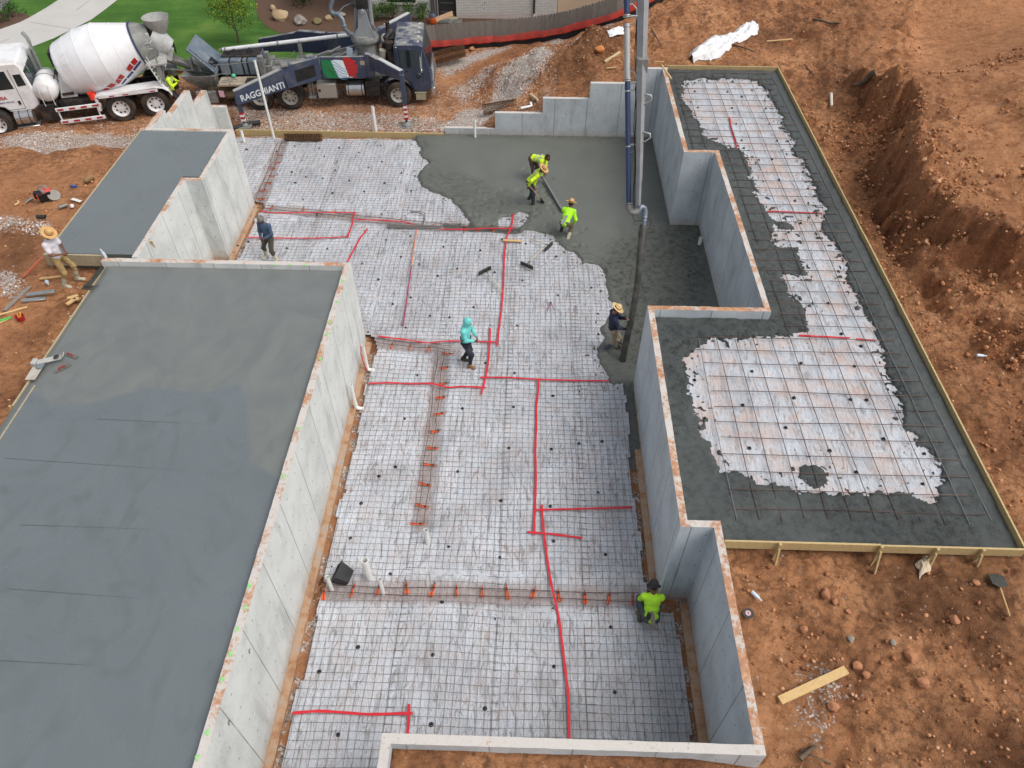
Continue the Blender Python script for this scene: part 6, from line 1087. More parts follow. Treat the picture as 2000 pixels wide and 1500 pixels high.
    if hat:
        kind, hm = hat[0], hat[1]; mb = MB(); top = HC+Up*.055; tl = (Up+Fd*.12).normalized()
        if kind == 'straw': mb.lathe([(.001, .115), (.05, .118), (.075, .10), (.088, .05), (.098, .0), (.13, -.012), (.175, -.004), (.197, .012), (.194, .004), (.172, -.014), (.12, -.024), (.094, -.012)], top, tl, 28); h_ = mb.build('hat', hm, e, smooth=60); m2 = MB(); m2.lathe([(.1, .0), (.096, .03), (.094, .03), (.098, 0)], top, tl, 28, closed=True); m2.build('hat_band', simple('hat_band', L(120, 84, 52), .8), h_)
        elif kind == 'cap': mb.lathe([(.001, .085), (.05, .08), (.085, .045), (.1, -.01), (.103, -.04), (.09, -.04)], top-Up*.01, tl, 22); mb.box(top+Fd*.13-Up*.01, (.14, .10, .012), R=Matrix(Rh)); mb.build('cap', hm, e, smooth=50)
        elif kind == 'bucket': mb.lathe([(.001, .09), (.07, .085), (.095, .03), (.105, -.01), (.15, -.035), (.148, -.042), (.1, -.02)], top, tl, 24); mb.build('hat', hm, e, smooth=50)
        elif kind == 'beanie': mb.lathe([(.001, .085), (.06, .075), (.095, .03), (.106, -.03), (.112, -.05), (.095, -.05)], top-Up*.01, tl, 22); mb.build('cap', hm, e, smooth=50)
    return e
def vest_bands(e, d):
    P, T, CH, W, sx, fw = (d[k] for k in ('P', 'T', 'CH', 'W', 'sx', 'fw')); R = Matrix([[sx[i], fw[i], T[i]] for i in range(3)]); mb = MB()
    for c, rx, ry in ((W-T*.02, .172, .132), (CH-T*.02, .192, .142)):
        vs = []; n = 32
        for dz in (-.024, .024):
            for j in range(n): a = 2*math.pi*j/n; vs.append(c+R@Vector((rx*math.cos(a), ry*math.sin(a), dz)))
        mb.add(vs, [(j, (j+1) % n, n+(j+1) % n, n+j) for j in range(n)])
    for s in (-1, 1): mb.tube([CH+sx*s*.10+fw*.135-T*.04, CH+sx*s*.11+fw*.10+T*.10, CH+sx*s*.11+T*.165, CH+sx*s*.10-fw*.11+T*.10, CH+sx*s*.09-fw*.14-T*.04], .02, 4)
    mb.build('reflective_strip', M_REFL, d['so'], smooth=60)
# hand tools used below
def shovel(e, a, b, par=None):
    pass
H2 = lambda u, v, z, xy, zz, face: (Matrix.Rotation(-(math.atan2(face[1], face[0])-math.pi/2), 3, 'Z')@(Vector(at3(u, v, z))-Vector((*xy, zz))))/.955
# 1 man in white at the slabs
xy = at(137, 549, 2.33); g = max(gz(*xy), 2.2)
person(xy, g-.02, (1, -.12), 'man in white t-shirt, khaki trousers and wide straw hat standing beside the two left slabs', lean=4, hd=(32, 0), hands=((-.06, .27, 1.02), (.06, .27, 1.03)), feet=((-.16, .12, 0), (.17, -.06, 0)), shirt=cloth('white_tshirt', (222, 218, 226), .05, L(178, 168, 160), .3), sleeve='short', pants=cloth('khaki_trousers', (164, 138, 92), .12, L(110, 92, 66), .5), boots=M_BOOT, boot_h=.36, hat=('straw', M_STRAW), skin='brown', grip=((.6, .3, -.2), (-.6, .3, -.2)))
# 2 man in blue
xy = at(536, 506, .05)
person(xy, .05, (-.35, -1), 'man in blue sweater and grey knit cap walking across the mesh in pale boots', lean=3, hd=(18, 25), hands=((-.06, .24, 1.0), (.10, .22, .92)), feet=((.30, -.02, 0), (-.14, .06, 0))[::-1], shirt=cloth('blue_sweater', (62, 84, 112), .1), pants=cloth('dark_olive_trousers', (72, 68, 56), .15), boots=cloth('pale_boots', (206, 200, 180), .08, L(120, 116, 104), .5), boot_h=.34, hat=('beanie', cloth('grey_knit', (120, 114, 108), .2)), skin='brown', grip=((.6, .3, -.2), (-.6, .3, -.2)))
# 3 bent man at the far end of the screed
xy = at(1044, 348, .1); f = (.86, -.5); z0 = .08
person(xy, z0, f, 'man in hi-vis yellow shirt bent double at the far end of the screed board', pelvis=(0, -.10, .84), lean=82, hd=(-22, 0), hands=(tuple(H2(1064, 350, .30, xy, z0, f)), tuple(H2(1058, 352, .28, xy, z0, f))), feet=((-.2, -.05, -.06), (.2, .08, -.06)), elbow=((-1, -.2, .3), (1, -.2, .3)), shirt=M_HIV, pants=cloth('brown_trousers', (84, 66, 58), .15), boots=M_BOOTD, hat=None, skin='brown', extra_fn=vest_bands)
# 4 man with shovel
xy = at(1037, 394, .1); f = (1, -.22); z0 = .08; hA = H2(1040, 373, .62, xy, z0, f); hB = H2(1032, 363, .92, xy, z0, f)
person(xy, z0, f, 'man in hi-vis shirt and straw hat shovelling wet concrete', pelvis=(0, -.06, .86), lean=42, hd=(12, 0), hands=(tuple(hA), tuple(hB)), feet=((-.16, -.10, -.05), (.16, .12, -.05)), shirt=M_HIV, pants=cloth('dark_jeans', (40, 48, 64), .15), boots=(M_BOOTD, M_BOOTD), hat=('straw', M_STRAW), skin='brown', extra_fn=vest_bands, grip=((.2, .3, -1), (.2, .3, -1)))
def tool_shovel(p0, p1, label, spoon=.26, hm=None, wide=.24):
    p0 = Vector(p0); p1 = Vector(p1); e = empty('shovel', p0, 0, label, 'shovel'); d = (p1-p0); dn = d.normalized(); x, y, _ = basis(d); mb = MB(); mb.cyl((0, 0, 0), d-dn*spoon, .016, 8); mb.build('handle', hm or M_GREYW, e, smooth=50)
    sx_ = Vector((0, 0, 1)).cross(dn).normalized(); up = dn.cross(sx_); mb = MB(); a = d-dn*spoon; pts = [a+sx_*s*w_+dn*l_+up*h_ for l_, w_, h_ in ((0, .03, .02), (.05, wide*.5, .02), (spoon*.8, wide*.5, .0), (spoon, wide*.3, -.01)) for s in (-1, 1)]; top = [p+up*.012 for p in pts]
    mb.add(pts+top, [(0, 2, 3, 1), (2, 4, 5, 3), (4, 6, 7, 5), (9, 11, 10, 8), (11, 13, 12, 10), (13, 15, 14, 12), (0, 8, 10, 2), (2, 10, 12, 4), (4, 12, 14, 6), (6, 14, 15, 7), (1, 3, 11, 9), (3, 5, 13, 11), (5, 7, 15, 13), (0, 1, 9, 8)]); mb.build('blade', M_STEELD, e); return e
tool_shovel(at3(1029, 357, 1.05), at3(1061, 395, .08), 'shovel held by the man in the straw hat, blade in wet concrete', hm=m_wood('shovel_wood', L(176, 140, 100), L(198, 166, 124)))
# 5 crouching man at the near end of the screed
xy = at(1104, 459, .1); f = (.35, 1); z0 = .06
def pocket_float(e, d):
    P, T, fw, sx = d['P'], d['T'], d['fw'], d['sx']; mb = MB(); mb.box(P-fw*.17-sx*.01+T*.02, (.10, .02, .34), R=Matrix([[sx[i], fw[i], T[i]] for i in range(3)])@Matrix.Rotation(.25, 3, 'Y')); mb.build('pocket_float', M_ALU, e, bevel=.004)
person(xy, z0, f, 'man in hi-vis shirt and straw hat crouching over the near end of the screed', pelvis=(0, -.12, .62), lean=58, hd=(-8, 10), hands=(tuple(H2(1100, 416, .3, xy, z0, f)), tuple(H2(1119, 438, .42, xy, z0, f))), feet=((-.20, .16, -.05), (.14, -.14, -.05)), shirt=cloth('hi_vis_lime', (176, 250, 40), .06), pants=cloth('brown_work_trousers', (104, 90, 74), .15), boots=(M_BOOTD, M_BOOT), hat=('straw', M_STRAW), skin='brown', extra_fn=pocket_float)
mb = MB(); mb.beam(at3(1062, 350, .20), at3(1099, 413, .16), .05, .10); tag(mb.build('screed_board', M_ALU, bevel=.004), 'long metal screed board between the bent man and the crouching man', 'screed')
# 6 hose man
xy = at(1197, 681, .1); f = (1, .12); z0 = .07
person(xy, z0, f, 'man in navy shirt and straw hat holding the concrete hose', pelvis=(0, -.08, .84), lean=-4, hd=(30, 0), hands=(tuple(H2(1223, 622, 1.32, xy, z0, f)), tuple(H2(1222, 643, .96, xy, z0, f))), feet=((.02, .22, -.05), (-.06, -.16, -.05)), toes=(0, 0), shirt=cloth('navy_shirt', (28, 36, 66), .12), pants=cloth('tan_trousers', (162, 146, 122), .12, L(100, 96, 88), .5), boots=(M_BOOTD, simple('blue_grey_boot', L(72, 84, 104), .6, dirt=L(96, 98, 92), damt=.7)), hat=('straw', simple('straw_light', L(226, 196, 146), .8, 0, .12, 26, bump=.3)), skin='tan', grip=((1, .2, 0), (-1, .2, 0)))
# 7 turquoise hoodie
xy = at(912, 709, .05); f = (.94, -.34); z0 = .05
person(xy, z0, f, 'person in turquoise hoodie and dark jeans standing in the middle of the floor', lean=3, hd=(26, 0), hands=((-.10, .28, 1.04), (.05, .28, 1.0)), feet=((-.08, -.14, 0), (.10, .14, 0)), toes=(5, -10), shirt=cloth('turquoise_fleece', (112, 208, 204), .07), pants=cloth('dark_blue_jeans', (28, 38, 54), .15), boots=(simple('work_shoe_dark', L(60, 46, 38), .7), simple('work_shoe_brown', L(146, 108, 70), .7)), boot_h=.1, hat=('hood', None), skin='brown', belt=M_BLK, hem=.20, grip=((.6, .3, -.2), (-.6, .3, -.2)))
# 8 squatting man
xy = at(1266, 1206, .05); f = (.05, 1); z0 = .05
def back_tool(e, d):
    P, T, fw, sx = d['P'], d['T'], d['fw'], d['sx']; R = Matrix([[sx[i], fw[i], T[i]] for i in range(3)]); mb = MB(); mb.box(P-fw*.165+sx*.03+T*.02, (.075, .02, .42), R=R@Matrix.Rotation(-.22, 3, 'Y')); mb.build('pocket_float', M_GREY, e, bevel=.003); mb = MB(); mb.box(P-fw*.16-sx*.07+T*.12, (.10, .03, .16), R=R@Matrix.Rotation(.3, 3, 'Y')); mb.build('pouch', M_STEELD, e, bevel=.01)
person(xy, z0, f, 'man in hi-vis lime shirt and dark bucket hat squatting by the near right wall', pelvis=(0, -.16, .34), lean=34, hd=(16, 0), hands=((-.20, .30, .16), (.20, .34, .20)), feet=((-.19, -.06, 0), (.12, .06, 0)), knee=((-.25, 1, .6), (.2, 1, .6)), elbow=((-1, -.2, -.2), (1, -.2, -.2)), shirt=cloth('hi_vis_lime_b', (180, 240, 50), .07), pants=cloth('grey_work_trousers', (70, 76, 86), .15), boots=cloth('olive_boot', (88, 84, 70), .2, L(150, 140, 110), .4), hat=('bucket', cloth('black_hat', (34, 36, 42), .15)), skin='brown', extra_fn=back_tool)
# 9 worker at the mixer
xy = at(347, 214, .0); f = (1, .1)
person(xy, 0, f, 'man in hi-vis yellow shirt and dark cap working the chute behind the mixer truck', lean=10, hd=(25, 0), hands=((-.1, .42, 1.15), (.1, .38, 1.2)), feet=((-.12, 0, 0), (.12, .06, 0)), shirt=M_HIV, pants=cloth('navy_trousers', (34, 42, 60), .15), boots=M_BOOTD, hat=('cap', cloth('dark_cap', (40, 38, 40), .1)), skin='brown', extra_fn=vest_bands)
# ================================================================ neighbour's yard
def zl(y): return .02*(y-31)
def flat(name, poly, dz, mat, lab):
    mb = MB(); mb.add([(x, y, zl(y)+dz) for x, y in poly], [tuple(range(len(poly)))]); o = mb.build(name, mat, smooth=None)
    if o.data.polygons[0].normal.z < 0: o.data.flip_normals()
    tag(o, lab, kind='structure'); return o
def m_grass():
    t = NT('lawn_grass'); n = t.noise(.35, 5, .6); f = t.noise(30, 5, .75); s = t.noise(1.1, 4, .6, vec=(.3, 1.4, 1)); col = t.ramp(n, [(.3, L(50, 86, 32)), (.5, L(68, 106, 42)), (.62, L(88, 122, 52)), (.8, L(122, 140, 74))]); col = t.mix(t.ramp(f, [(.3, .6), (.5, 0.0)]), col, L(34, 64, 20)); col = t.mix(t.ramp(f, [(.55, 0.0), (.75, .5)]), col, L(120, 158, 70)); col = t.mix(t.ramp(s, [(.5, 0.0), (.7, .3)]), col, L(104, 144, 62))
    return t.out(col, .9, t.bump(f, .8, .03), spec=.2)
flat('lawn', [(-60, 31.4), (-8, 31.4), (-6.2, 31.95), (-4.6, 33.7), (8, 60), (-60, 60)], .0, m_grass(), 'smooth green lawn behind the trucks')
M_MULCH = simple('pine_mulch', L(96, 72, 56), .95, 0, .3, 30, L(66, 48, 38), .7, .6)
ml = px([(497, -40), (500, 20), (505, 35), (520, 52), (540, 62), (565, 71), (600, 76), (700, 90)], .12)+[(x, y+.2) for x, y, z in FL[0:]]+[(9, 60), (-14.5, 60)]
flat('mulch_bed', ml, .012, M_MULCH, 'brown mulch bed in front of the white brick house')
flat('mulch_bed', px([(-30, 35), (0, 28), (26, 26), (50, 28), (61, 35), (40, 45), (0, 60), (-30, 66)], .1), .012, M_MULCH, 'small mulch bed with two dark shrubs beside the driveway')
def m_drive():
    t = NT('driveway_concrete'); n = t.noise(.6, 5, .6); col = t.mix(n, L(176, 174, 170), L(200, 198, 194)); col = t.mix(t.ramp(t.noise(20, 4), [(.3, .3), (.45, 0.0)]), col, L(150, 148, 144)); return t.out(col, .85, t.bump(t.noise(40, 3), .3, .005), spec=.3)
dr = px([(30, 99), (52, 94), (104, 75), (143, 57), (179, 40), (208, 20), (235, 0), (262, -40), (150, -40), (121, 0), (91, 18), (60, 35), (39, 45), (0, 58), (-60, 68), (-60, 112)], .1)
d_ = flat('driveway', dr, .016, m_drive(), 'curved pale concrete driveway crossing the lawn'); mb = MB(); 
for a, b in (((60, 44), (143, 57)), ((150, 22), (175, 4)), ((0, 81), (20, 74))): A = at3(*a, .12); B = at3(*b, .12); mb.beam((A[0], A[1], zl(A[1])+.017), (B[0], B[1], zl(B[1])+.017), .03, .004)
mb.build('control_joint', simple('joint_dark', L(128, 126, 122), .9), d_)
flat('road', px([(-80, 70), (0, 26), (24, 0), (40, -30), (-80, -30)], .1), .014, simple('asphalt', L(112, 110, 108), .9, 0, .12, 12, bump=.3), 'grey street corner at the top left of the photo')
# ---- foliage
def m_leaf(name, a, b, c=None):
    t = NT(name); i = t.n('ShaderNodeNewGeometry').outputs['Random Per Island']; col = t.ramp(i, [(0, a), (.6, b), (1, c or b)]); t.out(col, .6, spec=.3); tr = t.n('ShaderNodeBsdfTranslucent'); t.link(col, tr.inputs[0]); mx_ = t.n('ShaderNodeMixShader'); mx_.inputs[0].default_value = .3; t.link(t.b.outputs[0], mx_.inputs[1]); t.link(tr.outputs[0], mx_.inputs[2]); t.link(mx_.outputs[0], t.t.nodes['Material Output'].inputs[0]); return t.m
def leaves(n, fn, size, up=.3):
    V = np.zeros((n*4, 3)); k = 0
    for i in range(n):
        c, nm = fn(); nm = Vector(nm)+Vector((random.gauss(0, .5), random.gauss(0, .5), random.gauss(up, .4))); x, y, d = basis(nm if nm.length > .01 else (0, 0, 1)); s_ = size*random.uniform(.6, 1.3); a = random.uniform(0, 6.28); u_ = x*math.cos(a)+y*math.sin(a); v_ = d.cross(u_)
        for q in (u_*s_*.5, v_*s_*.28+d*s_*.06, -u_*s_*.5, -v_*s_*.28+d*s_*.06): V[k] = Vector(c)+q; k += 1
    return V, np.arange(n*4).reshape(n, 4)
LF = {'shrub': m_leaf('shrub_leaf', L(44, 72, 26), L(72, 108, 40), L(104, 138, 60)), 'dark': m_leaf('evergreen_leaf', L(24, 46, 20), L(44, 74, 30), L(66, 100, 40)), 'tree': m_leaf('young_tree_leaf', L(70, 100, 28), L(132, 158, 40), L(206, 200, 44)), 'treeg': m_leaf('green_tree_leaf', L(48, 78, 26), L(86, 118, 40), L(120, 150, 50))}
M_BARK = simple('bark', L(96, 80, 66), .9, 0, .2, 20, bump=.5)
def shrub(u, v, w_, h_, lab, kind='shrub', n=900, z=.12, grp='leafy shrubs along the white house', size=.075):
    x, y = at(u, v, z); e = empty('shrub', (x, y, zl(y)), random.uniform(0, 6), lab, 'shrub', grp); blobs = [((random.uniform(-.5, .5)*w_, random.uniform(-.5, .5)*w_, h_*random.uniform(.35, .8)), random.uniform(.3, .5)*w_) for _ in range(10)]
    def fn():
        c, r = random.choice(blobs); d = Vector((random.gauss(0, 1), random.gauss(0, 1), random.gauss(0, 1))).normalized(); p = Vector(c)+d*r*random.uniform(.55, 1.05); p.z = max(.03, p.z); return p, d
    V, F = leaves(n, fn, size); mesh_obj('foliage', V, F, LF[kind], e, smooth=None); mb = MB()
    for k in range(6): c = blobs[k][0]; mb.tube([(0, 0, 0), (c[0]*.4, c[1]*.4, c[2]*.6), c], [.015, .01, .006], 5)
    mb.build('stem', M_BARK, e); return e
for (u, v, w_, h_, lab) in ((737, 44, .62, .85, 'tall leafy shrub at the left end of the white brick wall, behind the pump boom'), (768, 43, .6, .8, 'leafy shrub second from the left along the white brick wall'), (798, 40, .6, .9, 'leafy shrub under the small window of the white house'), (826, 41, .5, .75, 'leafy shrub just left of the orange vacuum'), (919, 34, .65, .8, 'round leafy shrub just right of the black door'), (948, 33, .6, .75, 'loose leafy shrub second to the right of the black door'), (983, 30, .6, .75, 'round leafy shrub third to the right of the black door'), (1017, 28, .62, .75, 'round leafy shrub left of the thin downpipe'), (1088, 20, .5, .8, 'leafy shrub right of the grey tarp'), (1138, 12, .8, .7, 'wide leafy shrub right of the blue bench')): shrub(u, v-3, w_*1.3, h_*1.1, lab)
shrub(28, 34, .8, .75, 'larger dark shrub in the small mulch bed by the driveway', 'dark', 500, grp='dark shrubs by the driveway'); shrub(6, 44, .7, .6, 'smaller dark shrub at the left edge of the photo', 'dark', 400, grp='dark shrubs by the driveway')
shrub(590, 6, 1.5, 1.5, 'big dark evergreen bush at the top behind the boulders', 'dark', 1500, grp='bushes behind the boulders', size=.1); shrub(655, -14, 1.2, 1.0, 'brownish green bush at the top right of the boulders', 'shrub', 700, grp='bushes behind the boulders', size=.1)
x, y = at(467, 84, .06); e = empty('young_tree', (x, y, zl(y)), 0, 'young yellow green leafed tree on the lawn behind the pump truck', 'tree'); mb = MB(); mb.tube([(0, 0, 0), (.02, 0, .5), (-.02, .02, 1.1), (0, 0, 1.9), (.03, 0, 2.7)], [.045, .04, .032, .02, .008], 8)
tips = []
for k in range(26): a = k*2.4; z0 = .5+.07*k; r_ = .85*math.sin(min(1, (3.0-z0)/2.2)*1.7)+.1; t1 = Vector((math.cos(a)*r_, math.sin(a)*r_, z0+.55)); mb.tube([(0, 0, z0), (t1.x*.5, t1.y*.5, z0+.22), t1], [.016, .011, .004], 5); tips += [(Vector((0, 0, z0)).lerp(t1, f_), .15+.11*f_) for f_ in (.45, .75, 1.0)]
mb.build('trunk', M_BARK, e)
for nm, mt, n, lo, hi in (('yellow_crown', LF['tree'], 1900, 1.3, 9), ('green_crown', LF['treeg'], 1500, 0, 1.9)):
    sel = [t_ for t_ in tips if lo <= t_[0].z < hi]
    def fn(): c, r = random.choice(sel); d = Vector((random.gauss(0, 1), random.gauss(0, 1), random.gauss(0, .8))); return c+d*r*.62, d
    V, F = leaves(n, fn, .085); mesh_obj(nm, V, F, mt, e, smooth=None)
# ---- boulders and rocks
def rock(name, p, r, lab, cat, mat, sub=3, rz=0, grp=None, seed=0, rough=.22):
    bm = bmesh.new(); bmesh.ops.create_icosphere(bm, subdivisions=sub, radius=1); rr = random.Random(seed+int(p[0]*100)); ch = [Vector((rr.gauss(0, 1), rr.gauss(0, 1), rr.gauss(0, 1))).normalized() for _ in range(9)]
    for v in bm.verts:
        c = v.co.copy()
        for h_ in ch:
            d = c.dot(h_)
            if d > .72: c -= h_*(d-.72)*.9
        k = 1+rough*(fbm(np.array([c.x*1.8+seed]), np.array([c.y*1.8+c.z*2.3]), 4, seed)[0]); v.co = Vector((c.x*r[0]*k, c.y*r[1]*k, c.z*r[2]*k))
    me = bpy.data.meshes.new(name); bm.to_mesh(me); bm.free(); me.materials.append(mat); me.polygons.foreach_set('use_smooth', [True]*len(me.polygons)); me.set_sharp_from_angle(angle=.5); o = bpy.data.objects.new(name, me); COL.objects.link(o); o.location = p; o.rotation_euler = (0, 0, rz); tag(o, lab, cat, grp); return o
M_BT = simple('sandstone', L(178, 156, 124), .9, 0, .2, 4, L(150, 110, 76), .5, .5); M_BG = simple('grey_boulder', L(138, 132, 126), .9, 0, .35, 6, L(196, 184, 168), .7, .6)
def yard(u, v, z=.12): x, y = at(u, v, z); return (x, y, zl(y))
for u, v, r, lab, m in ((549, 38, (.42, .36, .36), 'largest tan boulder, leftmost of the row in the mulch bed', M_BT), (535, 22, (.2, .16, .2), 'small tan boulder behind the largest tan boulder', M_BT), (588, 46, (.44, .32, .28), 'grey white veined boulder second in the row in the mulch', M_BG), (621, 45, (.32, .24, .18), 'low mossy brown boulder in the middle of the row', simple('mossy_boulder', L(120, 108, 76), .9, 0, .2, 6, bump=.5)), (643, 40, (.2, .17, .18), 'small pale boulder right of the mossy boulder', M_BT), (662, 34, (.36, .22, .16), 'flat light grey boulder beside the pump truck pipe', M_BG)): p = yard(u, v); rock('boulder', (p[0], p[1], p[2]+r[2]*.45), r, lab, 'boulder', m, 3, random.uniform(0, 3), 'boulders in the mulch bed', seed=u)
# ---- white brick house
def m_brick():
    t = NT('white_brick'); br = t.n('ShaderNodeTexBrick'); br.inputs['Scale'].default_value = 1; br.inputs['Brick Width'].default_value = .21; br.inputs['Row Height'].default_value = .075; br.inputs['Mortar Size'].default_value = .008; br.inputs['Color1'].default_value = L(228, 225, 220); br.inputs['Color2'].default_value = L(214, 210, 204); br.inputs['Mortar'].default_value = L(170, 166, 160)
    cb = t.n('ShaderNodeCombineXYZ'); s_ = t.sep(); t.link(s_[0], cb.inputs[0]); t.link(s_[2], cb.inputs[1]); t.link(cb.outputs[0], br.inputs['Vector']); col = t.mix(t.ramp(s_[2], [(.05, .55), (.5, 0.0)]), br.outputs['Color'], L(196, 164, 142)); return t.out(col, .85, t.bump(br.outputs['Fac'], .4, -.01), spec=.3)
HS = empty('white_house', (0, 0, 0), 0, 'white painted brick house with a black door behind the fence', 'house'); HY = 38.15; hz = zl(HY)
mb = MB(); mb.bb(-8.2, -4.74, HY, HY+6, hz-.1, 4.2); mb.bb(-3.82, 1.15, HY, HY+6, hz-.1, 4.2); mb.bb(-4.74, -3.82, HY+.25, HY+6, hz-.1, 4.2); mb.bb(-4.74, -3.82, HY, HY+.25, hz+2.25, 4.2); mb.build('wall', m_brick(), HS)
mb = MB(); mb.bb(-5.08, -4.88, HY-.05, HY-.003, hz, 4.1); mb.bb(-4.83, -4.745, HY-.04, HY-.003, hz, 4.1); mb.build('trim', simple('dark_trim', L(88, 84, 82), .7), HS); mb = MB(); mb.bb(-4.73, -3.83, HY+.12, HY+.17, hz+.06, hz+2.24); dr_ = mb.build('door', simple('black_door', L(42, 44, 46), .5), HS); mb = MB()
for k in range(5): mb.bb(-4.6, -3.96, HY+.112, HY+.12, hz+.25+k*.42, hz+.27+k*.42)
mb.build('door_rail', simple('door_rail_grey', L(120, 122, 120), .5), dr_); mb = MB(); mb.bb(-4.76, -3.78, HY-.25, HY+.12, hz-.02, hz+.06); mb.build('door_step', simple('step_stone', L(176, 162, 136), .85), HS)
mb = MB(); mb.bb(-7.3, -5.7, HY-.06, HY-.003, hz+.62, hz+.70); wn = mb.build('window_sill', simple('sill_white', L(206, 202, 196), .7), HS); mb = MB(); mb.bb(-7.2, -5.8, HY-.01, HY-.004, hz+.72, hz+2.0); mb.build('window', M_GLASS, HS); mb = MB(); mb.cyl((.02, HY-.06, hz+.3), (.02, HY-.06, 4.1), .045, 8); mb.build('downpipe', M_BLK, HS); mb = MB(); mb.cyl((.02, HY-.06, hz), (.02, HY-.06, hz+.3), .05, 8); mb.build('pipe_shoe', M_PVC, HS); mb = MB(); mb.prism([(HY-.5, 4.15), (HY+6.5, 4.15), (HY+6.5, 4.35), (HY+3, 6.4), (HY-.5, 4.35)], -8.7, 1.2, 'yz'); mb.build('roof', simple('shingles', L(86, 84, 84), .9), HS)
mb = MB(); mb.bb(1.2, 6.5, HY+.8, HY+6, hz-.1, 4.2); tag(mb.build('annex', simple('tan_brick', L(206, 184, 158), .85, 0, .08, 12), smooth=20), 'tan walled annex to the right of the white brick house', 'house')
p = yard(846, 46); e = empty('shop_vacuum', p, 0, 'orange and dark shop vacuum in front of the black door', 'vacuum'); mb = MB(); mb.lathe([(.001, 0), (.17, 0), (.19, .05), (.19, .26), (.17, .28)], (0, 0, .03), n=18); mb.build('tank', simple('vac_orange', L(236, 108, 40), .5), e, smooth=40); mb = MB(); mb.lathe([(.185, .28), (.17, .36), (.1, .44), (.001, .45)], (0, 0, .03), n=18); mb.tube([(.12, 0, .4), (.1, 0, .55), (-.1, 0, .55), (-.12, 0, .4)], .02, 6); mb.build('motor_head', simple('vac_grey', L(72, 80, 96), .5), e, smooth=50)
a = Vector(at3(852, 38, .45)); b = Vector(at3(884, 26, .75)); mb = MB(); mb.beam(a, b, .22, .03, up=(0, -1, .8)); tag(mb.build('cardboard_sheet', simple('cardboard', L(206, 168, 134), .9), bevel=.003), 'tan board leaning between the vacuum and the black door', 'board')
mb = MB(); A = yard(873, 43); mb.box((A[0], A[1], A[2]+.03), (1.5, .5, .05)); tag(mb.build('door_pad', simple('pad_dark', L(92, 96, 92), .8, 0, .3, 9, L(196, 192, 184), .6)), 'dark dusty mat on the ground before the black door', 'mat')
def tarp(name, c, sx_, sy_, h_, mat, lab, cat, seed=3, rz=0, n=34, thick=.01):
    V = []; F = []
    for i in range(n):
        for j in range(n):
            u_, v_ = i/(n-1)*2-1, j/(n-1)*2-1; wob = .25*fbm(np.array([u_*1.3+seed]), np.array([v_*1.3]), 3, seed)[0]; r_ = 1+wob; zz = h_*max(0, 1-(u_*u_+v_*v_)*.7)*(.5+.8*ridge(np.array([u_*1.7+seed]), np.array([v_*1.7]), 3, seed+4)[0])+.02; V.append((u_*sx_*r_+.12*v_, v_*sy_*r_+.2*math.sin(u_*2+seed)*sy_, zz))
    for i in range(n-1):
        for j in range(n-1): F.append((i*n+j, (i+1)*n+j, (i+1)*n+j+1, i*n+j+1))
    m = len(V); V2 = [(x, y, z-thick) for x, y, z in V]; F2 = [tuple(reversed([q+m for q in f])) for f in F]; o = mesh_obj(name, V+V2, F+F2, mat, smooth=60); o.location = c; o.rotation_euler = (0, 0, rz); tag(o, lab, cat); return o
M_TARP = NT('white_film'); nn = M_TARP.noise(7, 5, .65, dist=1.5); M_TARP = M_TARP.out(M_TARP.mix(nn, L(206, 206, 208), L(236, 238, 240)), .4, M_TARP.bump(nn, .8, .03), spec=.5)
tarp('grey_tarp', yard(1060, 24), .62, .4, .75, simple('tarp_grey', L(186, 186, 178), .7, 0, .1, 5, bump=.4), 'grey white tarp draped over something beyond the fence', 'tarp', 5)
p = yard(1104, 14); e = empty('blue_bench', (p[0], p[1], p[2]), 0, 'blue bench beyond the fence beside the tan annex', 'bench'); mb = MB(); mb.bb(-.45, .45, -.18, .18, .38, .43); mb.bb(-.45, .45, .15, .19, .45, .75); mb.build('seat', simple('bench_blue', L(40, 104, 156), .5), e); mb = MB()
for s in (-1, 1): mb.bb(s*.38-.03, s*.38+.03, -.15, .15, 0, .38)
mb.build('leg', M_BLK, e)
# ---- fence, orange mesh and silt fence
def m_fence():
    t = NT('weathered_pickets'); x = t.sep()[0]; pn = t.n('ShaderNodeTexWhiteNoise', noise_dimensions='1D'); t.link(t.math('FLOOR', t.math('DIVIDE', x, .14)), pn.inputs['W']); n = t.noise(5, 6, .7, vec=(4, 4, .6)); col = t.mix(n, L(104, 100, 95), L(168, 162, 155)); col = t.mix(t.math('MULTIPLY', pn.outputs[0], .45), col, L(122, 112, 104)); col = t.mix(t.ramp(t.noise(9, 3, .6, vec=(3, 3, .7)), [(.68, 0.0), (.76, .7)]), col, L(206, 202, 196)); return t.out(col, .9, t.bump(n, .4, .01), spec=.2)
M_PK = m_fence(); FT = []
def fpt(t_):                                  # along the fence by arc length
    s_ = 0
    for a, b in zip(FL, FL[1:]):
        d = math.hypot(b[0]-a[0], b[1]-a[1])
        if s_+d >= t_: k = (t_-s_)/d; return Vector((a[0]+(b[0]-a[0])*k, a[1]+(b[1]-a[1])*k, a[2]+(b[2]-a[2])*k)), Vector((b[0]-a[0], b[1]-a[1], 0)).normalized()
        s_ += d
    return Vector(FL[-1]), Vector((1, 0, 0))
FLEN = sum(math.hypot(b[0]-a[0], b[1]-a[1]) for a, b in zip(FL, FL[1:])); fe = empty('wooden_fence', (0, 0, 0), 0, 'weathered grey picket fence curving up behind the dirt mounds', 'fence'); mb = MB(); t_ = 0
